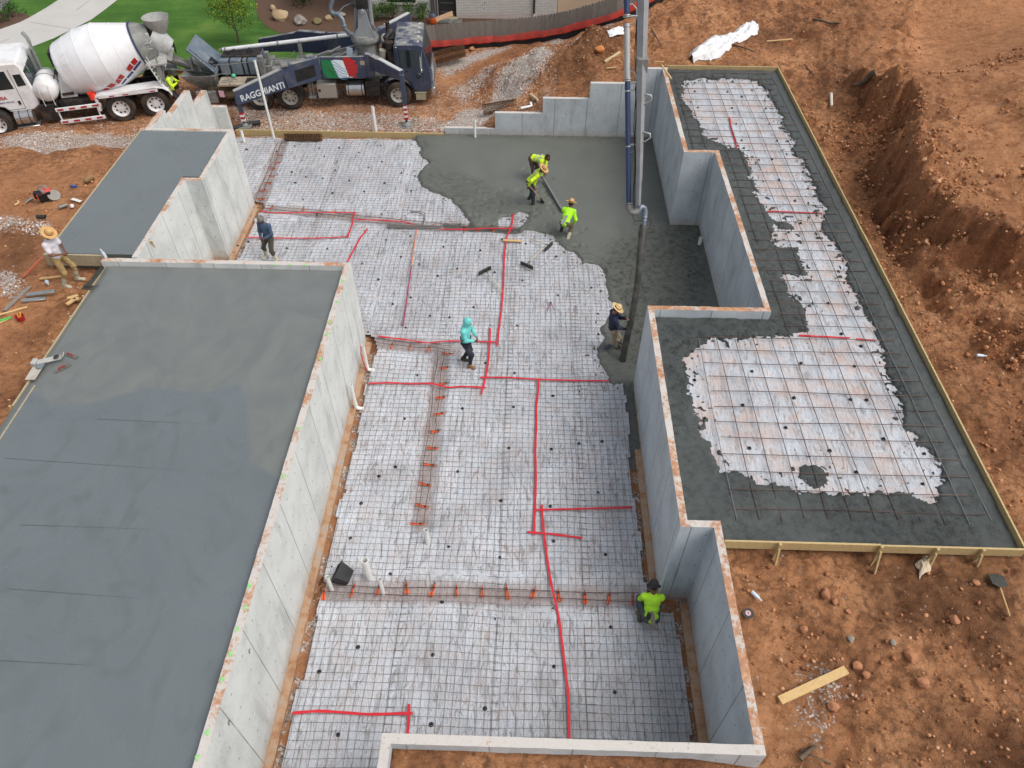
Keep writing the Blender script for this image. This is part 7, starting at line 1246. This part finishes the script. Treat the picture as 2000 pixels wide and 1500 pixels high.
while t_ < FLEN:
    p, d = fpt(t_); n_ = Vector((-d.y, d.x, 0)); h_ = 1.14+random.uniform(-.015, .015); w_ = .135; q = p+n_*(.10+random.uniform(-.006, .006)); prof_ = [(0, -1.5), (w_, -1.5), (w_, h_-.04), (w_-.03, h_), (.03, h_), (0, h_-.04)]; vs = [q+d*a+Vector((0, 0, b)) for a, b in prof_]; vs2 = [v+n_*.02 for v in vs]; mb.add(vs+vs2, [tuple(range(6)), tuple(range(11, 5, -1))]+[(i, 6+i, 6+(i+1) % 6, (i+1) % 6) for i in range(6)]); t_ += .142
mb.build('pickets', M_PK, fe, smooth=None); mb = MB()
for z_ in (.2, .85): mb.tube([fpt(s_)[0]+Vector((0, .17, z_)) for s_ in np.linspace(0, FLEN, 30)], .04, 4)
mb.build('rail', M_GREY, fe)
def strip(name, z0, z1, off, mat, lab, cat, t0=0, t1=None):
    t1 = t1 or FLEN; V = []; F = []; N = 90
    for i in range(N):
        p, d = fpt(t0+(t1-t0)*i/(N-1)); n_ = Vector((-d.y, d.x, 0)); q = p-n_*(off+.03*math.sin(i*.9)); sag = .03*math.sin(i*.37)
        for k, z_ in enumerate((z0, (z0+z1)/2, z1)): V.append(q+n_*(.02*math.sin(i*1.7+k))+Vector((0, 0, z_+sag*(k > 0))))
    for i in range(N-1):
        for k in range(2): F.append((i*3+k, i*3+3+k, i*3+4+k, i*3+1+k))
    m = len(V); V += [v+Vector((0, .008, 0)) for v in V]; F += [tuple(reversed([q+m for q in f])) for f in F]; tag(mesh_obj(name, V, F, mat, smooth=60), lab, cat)
M_NET = NT('orange_red_net'); M_NET.b.inputs['Alpha'].default_value = .42; M_NET = M_NET.out(L(240, 78, 62), .7)
strip('safety_net', .25, .54, .12, M_NET, 'red orange safety netting strung along the lower part of the wooden fence', 'safety netting', .3); strip('silt_fence', -.25, .26, .06, simple('black_fabric', L(26, 26, 28), .8), 'black silt fence fabric at the foot of the wooden fence', 'silt fence', .2)
# ================================================================ loose things on the ground
def lay(u0, v0, u1, v1, dz=.03): a = Vector(gat(u0, v0)); b = Vector(gat(u1, v1)); return a+Vector((0, 0, dz)), b+Vector((0, 0, dz))
def plank(u0, v0, u1, v1, w_, h_, lab, mat=M_LUM, name='plank', cat='plank', dz=.04, z=None):
    a, b = lay(u0, v0, u1, v1, dz) if z is None else (Vector(at3(u0, v0, z)), Vector(at3(u1, v1, z))); mb = MB(); mb.beam(a, b, w_, h_); o = mb.build(name, mat, bevel=.004); tag(o, lab, cat); return o
plank(1521, 1371, 1650, 1312, .14, .04, 'long new yellow board lying on clay beside the near right wall', dz=.06)
plank(1181, 124, 1211, 105, .09, .07, 'pale wooden post piece lying on the slope left of the boom', m_wood('pale_post', L(206, 186, 142), L(226, 208, 168))); plank(1184, 136, 1203, 136, .06, .04, 'short stick on the slope just below the pale post piece', name='stick', cat='stick'); plank(1497, 83, 1545, 87, .06, .04, 'thin pale stick right of the white plastic film', name='stick', cat='stick'); plank(1276, 127, 1296, 127, .04, .03, 'thin lath at the left of the far right form board', name='lath', cat='stick', dz=.1)
mb = MB(); a, b = lay(1622, 187, 1623, 211, .05); mb.cyl(a, b, .05, 12); tag(mb.build('cut_pipe', simple('old_pvc', L(216, 206, 190), .6), smooth=40), 'short cut pipe lying in the dirt right of the far steel bars', 'pipe')
mb = MB(); a, b = lay(1036, 188, 1050, 198, .05); mb.cyl(a, b, .055, 12); tag(mb.build('cut_pipe', simple('tan_pipe', L(206, 184, 152), .6), smooth=40), 'tan pipe piece on the slope above the stepped wall', 'pipe')
mb = MB(); p = Vector(gat(1033, 213))+Vector((0, 0, .06)); mb.tube([p+Vector((-.32, -.12, 0)), p+Vector((-.05, 0, 0)), p+Vector((.1, .05, .02)), p+Vector((.06, .25, .05))], .05, 10); tag(mb.build('pipe_elbow', M_PVC, smooth=60), 'white pipe elbow lying on clay above the stepped wall', 'pipe')
M_BRN = simple('dead_wood', L(86, 72, 58), .95, 0, .3, 14, L(140, 124, 104), .5, .6)
def branch(pts, r, lab, name='branch', cat='branch', mat=M_BRN): mb = MB(); P = [Vector(gat(u, v))+Vector((0, 0, r*1.2)) for u, v in pts]; mb.tube(P, [r*(1-.6*i/(len(P)-1)) for i in range(len(P))], 7); tag(mb.build(name, mat, smooth=60), lab, cat)
branch([(1586, 42), (1606, 46), (1622, 51), (1640, 50)], .06, 'dark dead branch on the dirt at the upper right'); branch([(1706, 152), (1697, 160), (1688, 168), (1676, 176), (1662, 174)], .12, 'thick broken log stump sticking out at the foot of the bank'); branch([(1570, 128), (1585, 146), (1600, 160), (1613, 172)], .02, 'pair of thin dark cables on the dirt right of the far form board', 'cable', 'cable', M_BLK); branch([(1272, 60), (1284, 80), (1290, 92)], .04, 'forked dry root right of the boom'); branch([(1432, 90), (1455, 97), (1475, 106)], .035, 'thin dry branch under the white plastic film'); branch([(1560, 1485), (1588, 1460), (1560, 1468), (1620, 1494)], .04, 'dead branch lying at the bottom edge right of the front wall')
FP = [Vector(gat(u, v)) for u, v in ((1349, 119), (1365, 108), (1385, 99), (1405, 88), (1422, 82), (1440, 76), (1456, 64), (1470, 53))]; FW = [.12, .34, .52, .50, .26, .30, .42, .28]; V = []; F = []; NU, NV = 84, 26
for i in range(NU):
    t_ = i/(NU-1)*(len(FP)-1.001); k = int(t_); f_ = t_-k; p = FP[k].lerp(FP[k+1], f_); w_ = FW[k]*(1-f_)+FW[k+1]*f_; d = (FP[k+1]-FP[k]).normalized(); n_ = Vector((-d.y, d.x, 0)).normalized()
    for j in range(NV):
        s_ = j/(NV-1)*2-1; e_ = 1+.22*float(fbm(np.array([i*.16]), np.array([s_*1.5]), 3, 91)[0]); h = .30*(1-s_*s_)*(.4+.9*float(ridge(np.array([i*.07+s_*.5]), np.array([s_*2.2]), 3, 92)[0]))*(.5+w_); q = p+n_*s_*w_*e_; V.append((q.x, q.y, gz(q.x, q.y)+.02+h))
for i in range(NU-1):
    for j in range(NV-1): F.append((i*NV+j, (i+1)*NV+j, (i+1)*NV+j+1, i*NV+j+1))
m = len(V); V += [(x, y, z-.008) for x, y, z in V]; F += [tuple(reversed([q+m for q in f])) for f in F]; tag(mesh_obj('plastic_film', V, F, M_TARP, smooth=70), 'long crumpled white plastic film lying on the dirt behind the far right slab', 'plastic film')
tarp('white_bag', gat(1203, 64), .36, .32, .16, simple('white_cloth', L(232, 236, 240), .7), 'flat white bag on the mound left of the boom', 'bag', 12, .4)
p = gat(1460, 1200); e = empty('cutting_disc', (p[0], p[1], p[2]+.03), 0, 'round dark cutting disc lying beside the near right wall', 'disc'); mb = MB(); mb.lathe([(.02, .004), (.10, .006), (.10, 0), (.02, 0)], (0, 0, 0), n=28, closed=True); mb.build('disc', simple('disc_dark', L(66, 62, 58), .8, bump=.3), e, smooth=40); mb = MB(); mb.lathe([(.015, .009), (.048, .009), (.048, .006), (.015, .006)], (0, 0, 0), n=20, closed=True); mb.build('disc_label', simple('disc_label', L(206, 186, 190), .6, 0, .3, 60, L(180, 60, 70), .6), e)
def bottle(p, ax, lab, r=.035, h=.2, mat=None):
    e = empty('water_bottle', p, 0, lab, 'bottle'); mb = MB(); mb.lathe([(.001, 0), (r, .005), (r, h*.68), (r*.42, h*.86), (r*.4, h)], (0, 0, 0), ax, 14); mb.build('bottle_body', mat or simple('clear_plastic', L(196, 208, 220), .15, spec=.7), e, smooth=50); a = Vector(ax).normalized(); mb = MB(); mb.cyl(a*h, a*(h+.02), r*.45, 10); mb.build('cap', M_PVC, e)
bottle(Vector(gat(1466, 1160))+Vector((0, 0, .05)), (.6, -.75, 0), 'crushed plastic bottle lying above the cutting disc'); bottle(Vector(gat(1905, 697))+Vector((0, 0, .05)), (1, -.1, 0), 'clear bottle lying in the dirt right of the long form board'); bottle(at3(207, 503, 2.77), (-.15, 0, 1), 'small white bottle standing at the end of the wall between the left slabs', .04, .24); bottle(Vector(gat(93, 553))+Vector((0, 0, .05)), (.5, -.6, 0), 'small blue and white bottle on clay near the straw hat man', .045, .16)
tarp('paper_scrap', gat(1801, 1110), .16, .1, .1, simple('torn_paper', L(196, 180, 156), .9), 'torn beige paper bag on the clay below the near form board', 'paper', 21, .7); mb = MB(); tarp('paper_scrap', gat(1741, 656, 2.4, 2.7), .07, .05, .04, simple('torn_paper_b', L(196, 182, 162), .9), 'small torn paper on wet concrete at the right edge of the steel bars', 'paper', 25)
p0 = Vector(gat(1968, 1207))+Vector((0, 0, .05)); p1 = Vector(gat(1942, 1124))+Vector((0, 0, .05)); tool_shovel(p0, p1, 'square shovel with concrete caked blade lying at the right edge', .26, m_wood('ash_handle', L(190, 150, 98), L(212, 178, 128)), .26)
# left side tools
e = empty('cut_off_saw', gat(92, 392), .4, 'black and red cut-off saw with round blade guard lying left of the upper slab', 'saw'); mb = MB(); mb.box((0, 0, .16), (.34, .22, .26), rz=.3); mb.box((-.16, .05, .2), (.2, .18, .2)); mb.build('saw_body', M_BLK, e, bevel=.03, segs=2); mb = MB(); mb.box((.08, 0, .31), (.24, .2, .05), rz=.2); mb.box((-.12, -.1, .2), (.1, .06, .16)); mb.build('red_cover', simple('saw_red', L(214, 74, 66), .4), e, bevel=.015); mb = MB(); mb.lathe([(.001, .03), (.17, .03), (.18, 0), (.001, 0)], (.25, -.05, .14), (.3, -.5, .8), 22); mb.build('blade_guard', M_STEEL, e, smooth=40); mb = MB(); mb.box((.0, -.03, .33), (.06, .28, .05), rz=.5); mb.tube([(-.1, .1, .28), (-.05, .12, .42), (.1, .08, .42), (.15, .02, .33)], .018, 6); mb.build('handle', M_ALU, e, smooth=50)
def tube_thing(name, u0, v0, u1, v1, r, lab, mat, cat='pipe', hollow=True):
    a, b = lay(u0, v0, u1, v1, r); mb = MB(); d = b-a; mb.lathe([(r*.8, 0), (r, 0), (r*1.03, d.length*.5), (r, d.length), (r*.8, d.length), (r*.78, 0)], a, d, 16, closed=True) if hollow else mb.cyl(a, b, r, 12); tag(mb.build(name, mat, smooth=50), lab, cat)
tube_thing('corrugated_pipe', 168, 360, 184, 350, .085, 'muddy black corrugated pipe piece near the left form of the upper slab', simple('muddy_pipe', L(150, 122, 84), .85, 0, .25, 14, L(40, 34, 30), .6)); tube_thing('paint_tube', 117, 410, 132, 404, .06, 'grey white tube lying near the upper slab, below the saw', M_STEEL); tube_thing('caulk_tube', 74, 427, 91, 427, .05, 'dark grey cylinder on the clay below the saw', M_STEELD)
mb = MB(); p = Vector(gat(143, 367)); mb.torus(p+Vector((0, 0, .05)), .05, .025, (0, .6, .8), 16, 6); mb.box(p+Vector((.09, -.03, .04)), (.12, .05, .06), rz=.4); tag(mb.build('tape_measure', simple('tape_blue', L(50, 84, 150), .5), smooth=50), 'small blue measuring tool lying above the saw', 'tool')
rock('paper_ball', Vector(gat(143, 408))+Vector((0, 0, .05)), (.08, .07, .06), 'crumpled white paper ball beside the grey white tube', 'paper', M_PVC, 2); mb = MB(); a, b = lay(143, 393, 160, 398, .06); mb.beam(a, b, .1, .02); tag(mb.build('hand_float', M_PVC, bevel=.004), 'white hand float leaning on the edge of the upper slab', 'float')
mb = MB(); p = Vector(gat(34, 398)); mb.tube([p+Vector((-.02, .1, .03)), p+Vector((.05, .04, .04)), p+Vector((.06, -.05, .04)), p+Vector((0, -.12, .03))], .028, 6); tag(mb.build('wood_curl', simple('curl_tan', L(206, 172, 122), .7), smooth=50), 'small curved tan piece of wood at the far left', 'wood piece')
mb = MB(); p = Vector(gat(57, 398)); mb.tube([p+Vector((.1, .12, .04)), p+Vector((.02, .05, .05)), p+Vector((-.03, -.12, .03))], [.035, .04, .015], 8); tag(mb.build('hammer', M_STEEL, smooth=50), 'grey hand tool between the tan wood curl and the saw', 'tool')
a = Vector(gat(47, 545))+Vector((0, 0, .04)); b = Vector(at3(82, 503, 2.74)); mb = MB(); mb.beam(a, b, .07, .035); tag(mb.build('orange_board', simple('orange_board', L(206, 112, 84), .6), bevel=.004), 'orange board leaning toward the near corner of the upper slab', 'board')
plank(80, 549, 121, 543, .06, .04, 'wooden stake lying at the feet of the straw hat man', M_LUM, 'loose_stake', 'stake'); plank(10, 610, 60, 563, .11, .03, 'long grey board lying at the left edge', M_GREY, 'board', 'board'); plank(0, 619, 55, 603, .05, .03, 'long wooden stake lying beside the red bucket', M_LUM, 'loose_stake', 'stake'); plank(-10, 633, 23, 623, .06, .03, 'bright green strip lying at the left edge beside the red bucket', simple('green_strip', L(88, 190, 84), .6), 'green_strip', 'strip'); plank(-8, 636, 20, 626, .05, .02, 'tan stake just below the bright green strip', M_LUM, 'loose_stake', 'stake', dz=.02)
plank(57, 584, 112, 577, .12, .04, 'upper of two grey metal floats lying on the clay', M_ALU, 'bull_float', 'float', dz=.10); plank(45, 592, 92, 586, .12, .04, 'lower of two grey metal floats lying on the clay', M_ALU, 'bull_float', 'float', dz=.05)
p = gat(43, 626); e = empty('red_bucket', p, 0, 'small red tub holding tools on the clay at the left', 'bucket'); mb = MB(); mb.lathe([(.001, 0), (.085, 0), (.105, .13), (.09, .13), (.075, .02)], (0, 0, .01), n=18); mb.build('tub', simple('tub_red', L(164, 34, 44), .4), e, smooth=40); mb = MB(); mb.beam((0, 0, .08), (.04, .05, .2), .03, .03); mb.beam((-.03, 0, .08), (-.04, .03, .17), .025, .03); mb.build('tool_grip', simple('grip_yellow', L(226, 170, 70), .5), e)
# floats and trowels on the slab
zS = 2.63; e = empty('knee_board', at3(85, 710, zS), 0, 'two pale knee boards with straps and round pads on the edge of the big slab', 'knee board'); o_ = Vector(at3(85, 710, zS)); mb = MB(); a = Vector(at3(58, 742, zS+.05))-o_; b = Vector(at3(82, 704, zS+.05))-o_; mb.beam(a, b, .22, .025); mb.build('board', simple('kb_beige', L(186, 178, 168), .7, 0, .1, 8, L(120, 116, 108), .5), e, bevel=.006); a = Vector(at3(72, 708, zS+.11))-o_; b = Vector(at3(120, 697, zS+.07))-o_; mb = MB(); mb.beam(a, b, .15, .025); mb.beam(b, b+Vector((.07, .02, .07)), .15, .02); mb.beam(a-Vector((.1, 0, -.01)), a, .17, .09); mb.build('board', simple('kb_grey', L(176, 176, 170), .7, 0, .1, 8, L(110, 110, 104), .5), e, bevel=.006)
mb = MB(); c_ = Vector(at3(78, 714, zS+.09))-o_; mb.lathe([(.001, .012), (.085, .015), (.09, 0)], c_, n=20); mb.build('knee_pad', M_TANK, e, smooth=40); mb = MB(); c_ = Vector(at3(110, 697, zS+.12))-o_; mb.lathe([(.001, .012), (.06, .015), (.065, 0)], c_, (-.2, 0, 1), 16); mb.build('knee_pad', M_STEELD, e, smooth=40)
def trowel(u0, v0, u1, v1, lab):
    a = Vector(at3(u0, v0, zS)); b = Vector(at3(u1, v1, zS)); e = empty('trowel', a, 0, lab, 'trowel', 'trowels on the big slab'); d = b-a; mb = MB(); mb.beam((0, 0, .006), d+Vector((0, 0, .006)), .09, .006); mb.build('blade', M_STEEL, e); n_ = d.normalized(); mb = MB(); m = d*.5; mb.tube([m-n_*.07+Vector((0, 0, .015)), m-n_*.06+Vector((0, 0, .06)), m+n_*.06+Vector((0, 0, .06)), m+n_*.07+Vector((0, 0, .015))], .013, 6); mb.build('handle', M_RFL, e, smooth=50)
trowel(124, 690, 152, 699, 'trowel with red grip farther from the camera beside the knee boards'); trowel(106, 728, 138, 712, 'trowel with red grip nearer to the camera beside the knee boards')
mb = MB(); a = Vector(at3(170, 560, zS+.05)); b = Vector(at3(200, 522, zS+.05)); mb.beam(a, b, .11, .03); mb.beam(a-Vector((.12, .0, .02)), a+Vector((.12, 0, -.02)), .16, .02); mb.tube([a+Vector((.15, 0, 0)), a+Vector((.3, .02, .03))], .012, 5); tag(mb.build('dark_float', M_STEELD, bevel=.005), 'dark grey float lying at the far left corner of the big slab', 'float')
mb = MB(); 
for u, v, k in ((146, 587, .5), (150, 592, -.2), (143, 596, 1.1)): p = Vector(gat(u, v)); mb.box(p+Vector((0, 0, .1)), (.26, .09, .05), rz=k)
tag(mb.build('wood_offcuts', M_LUM, bevel=.004), 'small heap of wood offcuts beside the left form board', 'wood pile')
# sticks against the walls
mb = MB(); mb.beam(at3(309, 503, 2.0), at3(295, 470, 2.75), .05, .03); tag(mb.build('lath', M_LUM), 'wooden lath leaning on the pale wall behind the big slab', 'stick'); mb = MB(); mb.beam((4.72, 26.85, 2.76), (4.93, 25.75, 2.76), .05, .03); tag(mb.build('lath', M_LUM), 'wooden lath lying on the far corner of the zigzag wall', 'stick')
mb = MB(); P = [Vector((*at(u, v, .1), .1)) for u, v in ((450, 250), (462, 249), (478, 245), (492, 240), (508, 239))]; mb.tube(P, .09, 10); tag(mb.build('black_pipe', simple('corrugated_black', L(44, 44, 46), .6, bump=.4), smooth=60), 'thick black drain pipe lying at the foot of the rear outrigger', 'pipe')
# bigger rocks
M_CL = simple('clay_rock', L(176, 122, 88), .92, 0, .22, 7, L(120, 76, 50), .5, .5); M_GRR = simple('grey_rock', L(146, 138, 126), .9, 0, .2, 9, bump=.4)
for u, v, r, lab, m in ((1569, 1231, .11, 'round orange clay rock above the yellow board', M_CL), (1862, 1213, .14, 'big round tan rock left of the caked shovel', M_CL), (1689, 1321, .10, 'squarish pale clay rock at the tip of the yellow board', M_CL), (1672, 1303, .12, 'upright clay lump touching the tip of the yellow board', M_CL), (1777, 1285, .17, 'largest dark clay rock in the churned dirt below the form board', M_CL), (1800, 1338, .15, 'wide crumbly clay rock in the lower right dirt', M_CL), (1627, 1382, .14, 'crumbly orange clod below the yellow board', M_CL), (1660, 1250, .09, 'grey stone above the yellow board', M_GRR), (1743, 1257, .08, 'small pale grey block in the dark soil', M_GRR), (1612, 1162, .14, 'angular clay rock under the near form board', M_CL), (1630, 1176, .09, 'smaller clay rock touching the angular one', M_CL), (1905, 1140, .10, 'round clay rock left of the shovel blade', M_CL), (1172, 104, .30, 'large flat orange rock in the dirt mound', simple('orange_rock', L(204, 132, 76), .9, 0, .12, 6, bump=.4)), (922, 98, .2, 'round orange rock beside the mesh roll at the fence', M_CL), (1655, 1195, .08, 'small clay rock right of the angular rock', M_CL)): p = gat(u, v); rock('rock', (p[0], p[1], p[2]+r*.3), (r*.78, r*.66, r*.5), lab, 'rock', m, 2, random.uniform(0, 3), 'loose rocks in the clay', seed=u)
# clods and gravel scattered everywhere (nobody could count them)
ICO = None; bm = bmesh.new(); bmesh.ops.create_icosphere(bm, subdivisions=1, radius=1); IV = np.array([v.co[:] for v in bm.verts]); IF = np.array([[v.index for v in f.verts] for f in bm.faces]); bm.free()
def scatter(name, N, regions, smin, smax, mat, lab, filt=None, pw=2.5):
    V = []; F = []; b = 0; tot = 0
    for (x0, x1, y0, y1, wt) in regions:
        n = int(N*wt); X = rng.uniform(x0, x1, n); Y = rng.uniform(y0, y1, n); ok = sdf(BASE, X, Y) < -.22; ok &= ~((X > 2.8) & (X < 9.15) & (Y > 6.9) & (Y < 27.25)); ok &= ~((X < -4.2) & (X > -10.95) & (Y < 15)); ok &= ~((X > -12.6) & (X < -9.3) & (Y > 14.6) & (Y < 21.8)); ok &= Y < np.interp(X, FLX, FLY)-.1
        if filt is not None: j = np.clip(np.searchsorted(gx, X), 0, nc-1); i = np.clip(np.searchsorted(gy, Y), 0, nr-1); ok &= filt(i, j)
        dens = vnoise(X*.9, Y*.9, 301)*.6+vnoise(X*2.7, Y*2.7, 302)*.4; ok &= rng.uniform(0, 1, n) < np.clip((dens-.3)*2.6, .05, 1)
        for x, y in zip(X[ok], Y[ok]):
            s_ = smin+(smax-smin)*rng.uniform(0, 1)**pw; A = rng.normal(0, 1, (3, 3)); Q, _ = np.linalg.qr(A); P = IV*(1+rng.uniform(-.28, .28, (len(IV), 1))); P = (P*np.array([s_, s_*rng.uniform(.6, 1), s_*rng.uniform(.5, .9)]))@Q+np.array([x, y, gz(x, y)+s_*.15-.01]); V.append(P); F.append(IF+b); b += len(IV)
    o = mesh_obj(name, np.concatenate(V), np.concatenate(F), mat, smooth=None); tag(o, lab, kind='stuff', cat=None); return o
def m_clod(nm, cols):
    t = NT(nm); i = t.n('ShaderNodeNewGeometry').outputs['Random Per Island']; return t.out(t.mix(t.ramp(t.noise(18, 4, .7), [(.3, .3), (.5, 0.0)]), t.ramp(i, cols), L(104, 68, 46)), .95, t.bump(t.noise(40, 3), .4, .01), spec=.15)
MC = m_clod('clod', [(0, L(128, 84, 58)), (.4, L(172, 118, 82)), (.8, L(198, 144, 104)), (1, L(214, 172, 138))])
scatter('soil_clods', 24000, [(3.7, 13, -2.5, 7, .42), (9.1, 12.5, 7, 27, .34), (12.5, 18, 8, 24, .05), (5, 15, 27.3, 36, .18), (-2, 5, 28.5, 32.5, .22), (-1.7, 3.4, .5, 3.3, .10), (-16, -10.9, 8, 22, .10), (9.2, 11.6, 12, 24, .12)], .008, .05, MC, 'countless clay clods and crumbs scattered over the bare ground', None, 5.0)
MG = m_clod('gravel_stone', [(0, L(178, 166, 154)), (.4, L(216, 210, 204)), (1, L(240, 238, 236))])
scatter('gravel', 16000, [(-20, 3.5, 22.5, 32, .85), (-17, -13, 12, 18, .15)], .014, .038, MG, 'pale crushed stone spread over the truck lane and slope', lambda i, j: A_G[i, j] > .3, 1.5)

# writing and spray paint on the walls
LW = bpy.data.objects['foundation_wall']
def on_x(u, v, X):
    d = _fw + (u-1000)/FPX*R2 - (v-750)/FPX*U2; t = X/d[0]; return (X, float(d[1]*t), float(CAMH+d[2]*t))
for u, v in ((488, 1279), (448, 1419)):
    p = on_x(u, v, -4.4855); text('lettering', 'P', .15, frame(p, (0, 1, 0), (0, 0, 1)), simple('pencil_grey', L(70, 72, 74), .8), LW, depth=.001)
M_GRN = simple('spray_green', L(120, 214, 104), .7, 0, .3, 60, L(214, 200, 184), .7)
for u, v in ((645, 630), (639, 654), (626, 702), (583, 837), (554, 931), (486, 1145), (480, 1187), (464, 1229), (451, 1277), (434, 1327), (405, 1431), (386, 1480), (537, 517), (566, 517), (595, 518), (669, 549), (660, 590)):
    x, y = at(u, v, 2.77); n = 12; k0 = random.uniform(0, 9); mb = MB(); x = min(x, -4.53) if v > 520 else x; mb.add([(x+.030*(1+.5*math.sin(k0+3*a))*math.cos(a), y+.042*(1+.5*math.sin(k0+3*a))*math.sin(a), 2.781) for a in [2*math.pi*i/n for i in range(n)]], [tuple(range(n))]); mb.build('paint_mark', M_GRN, LW, smooth=None)

GY_, GX_ = np.gradient(TZ, gy, gx); SLP = np.hypot(GX_, GY_)
scatter('bank_clods', 14000, [(9.6, 17, 6, 26, 1.0)], .012, .075, MC, 'broken clay lumps clinging to the cut face of the right earth bank', lambda i, j: SLP[i, j] > .45, 3.5)
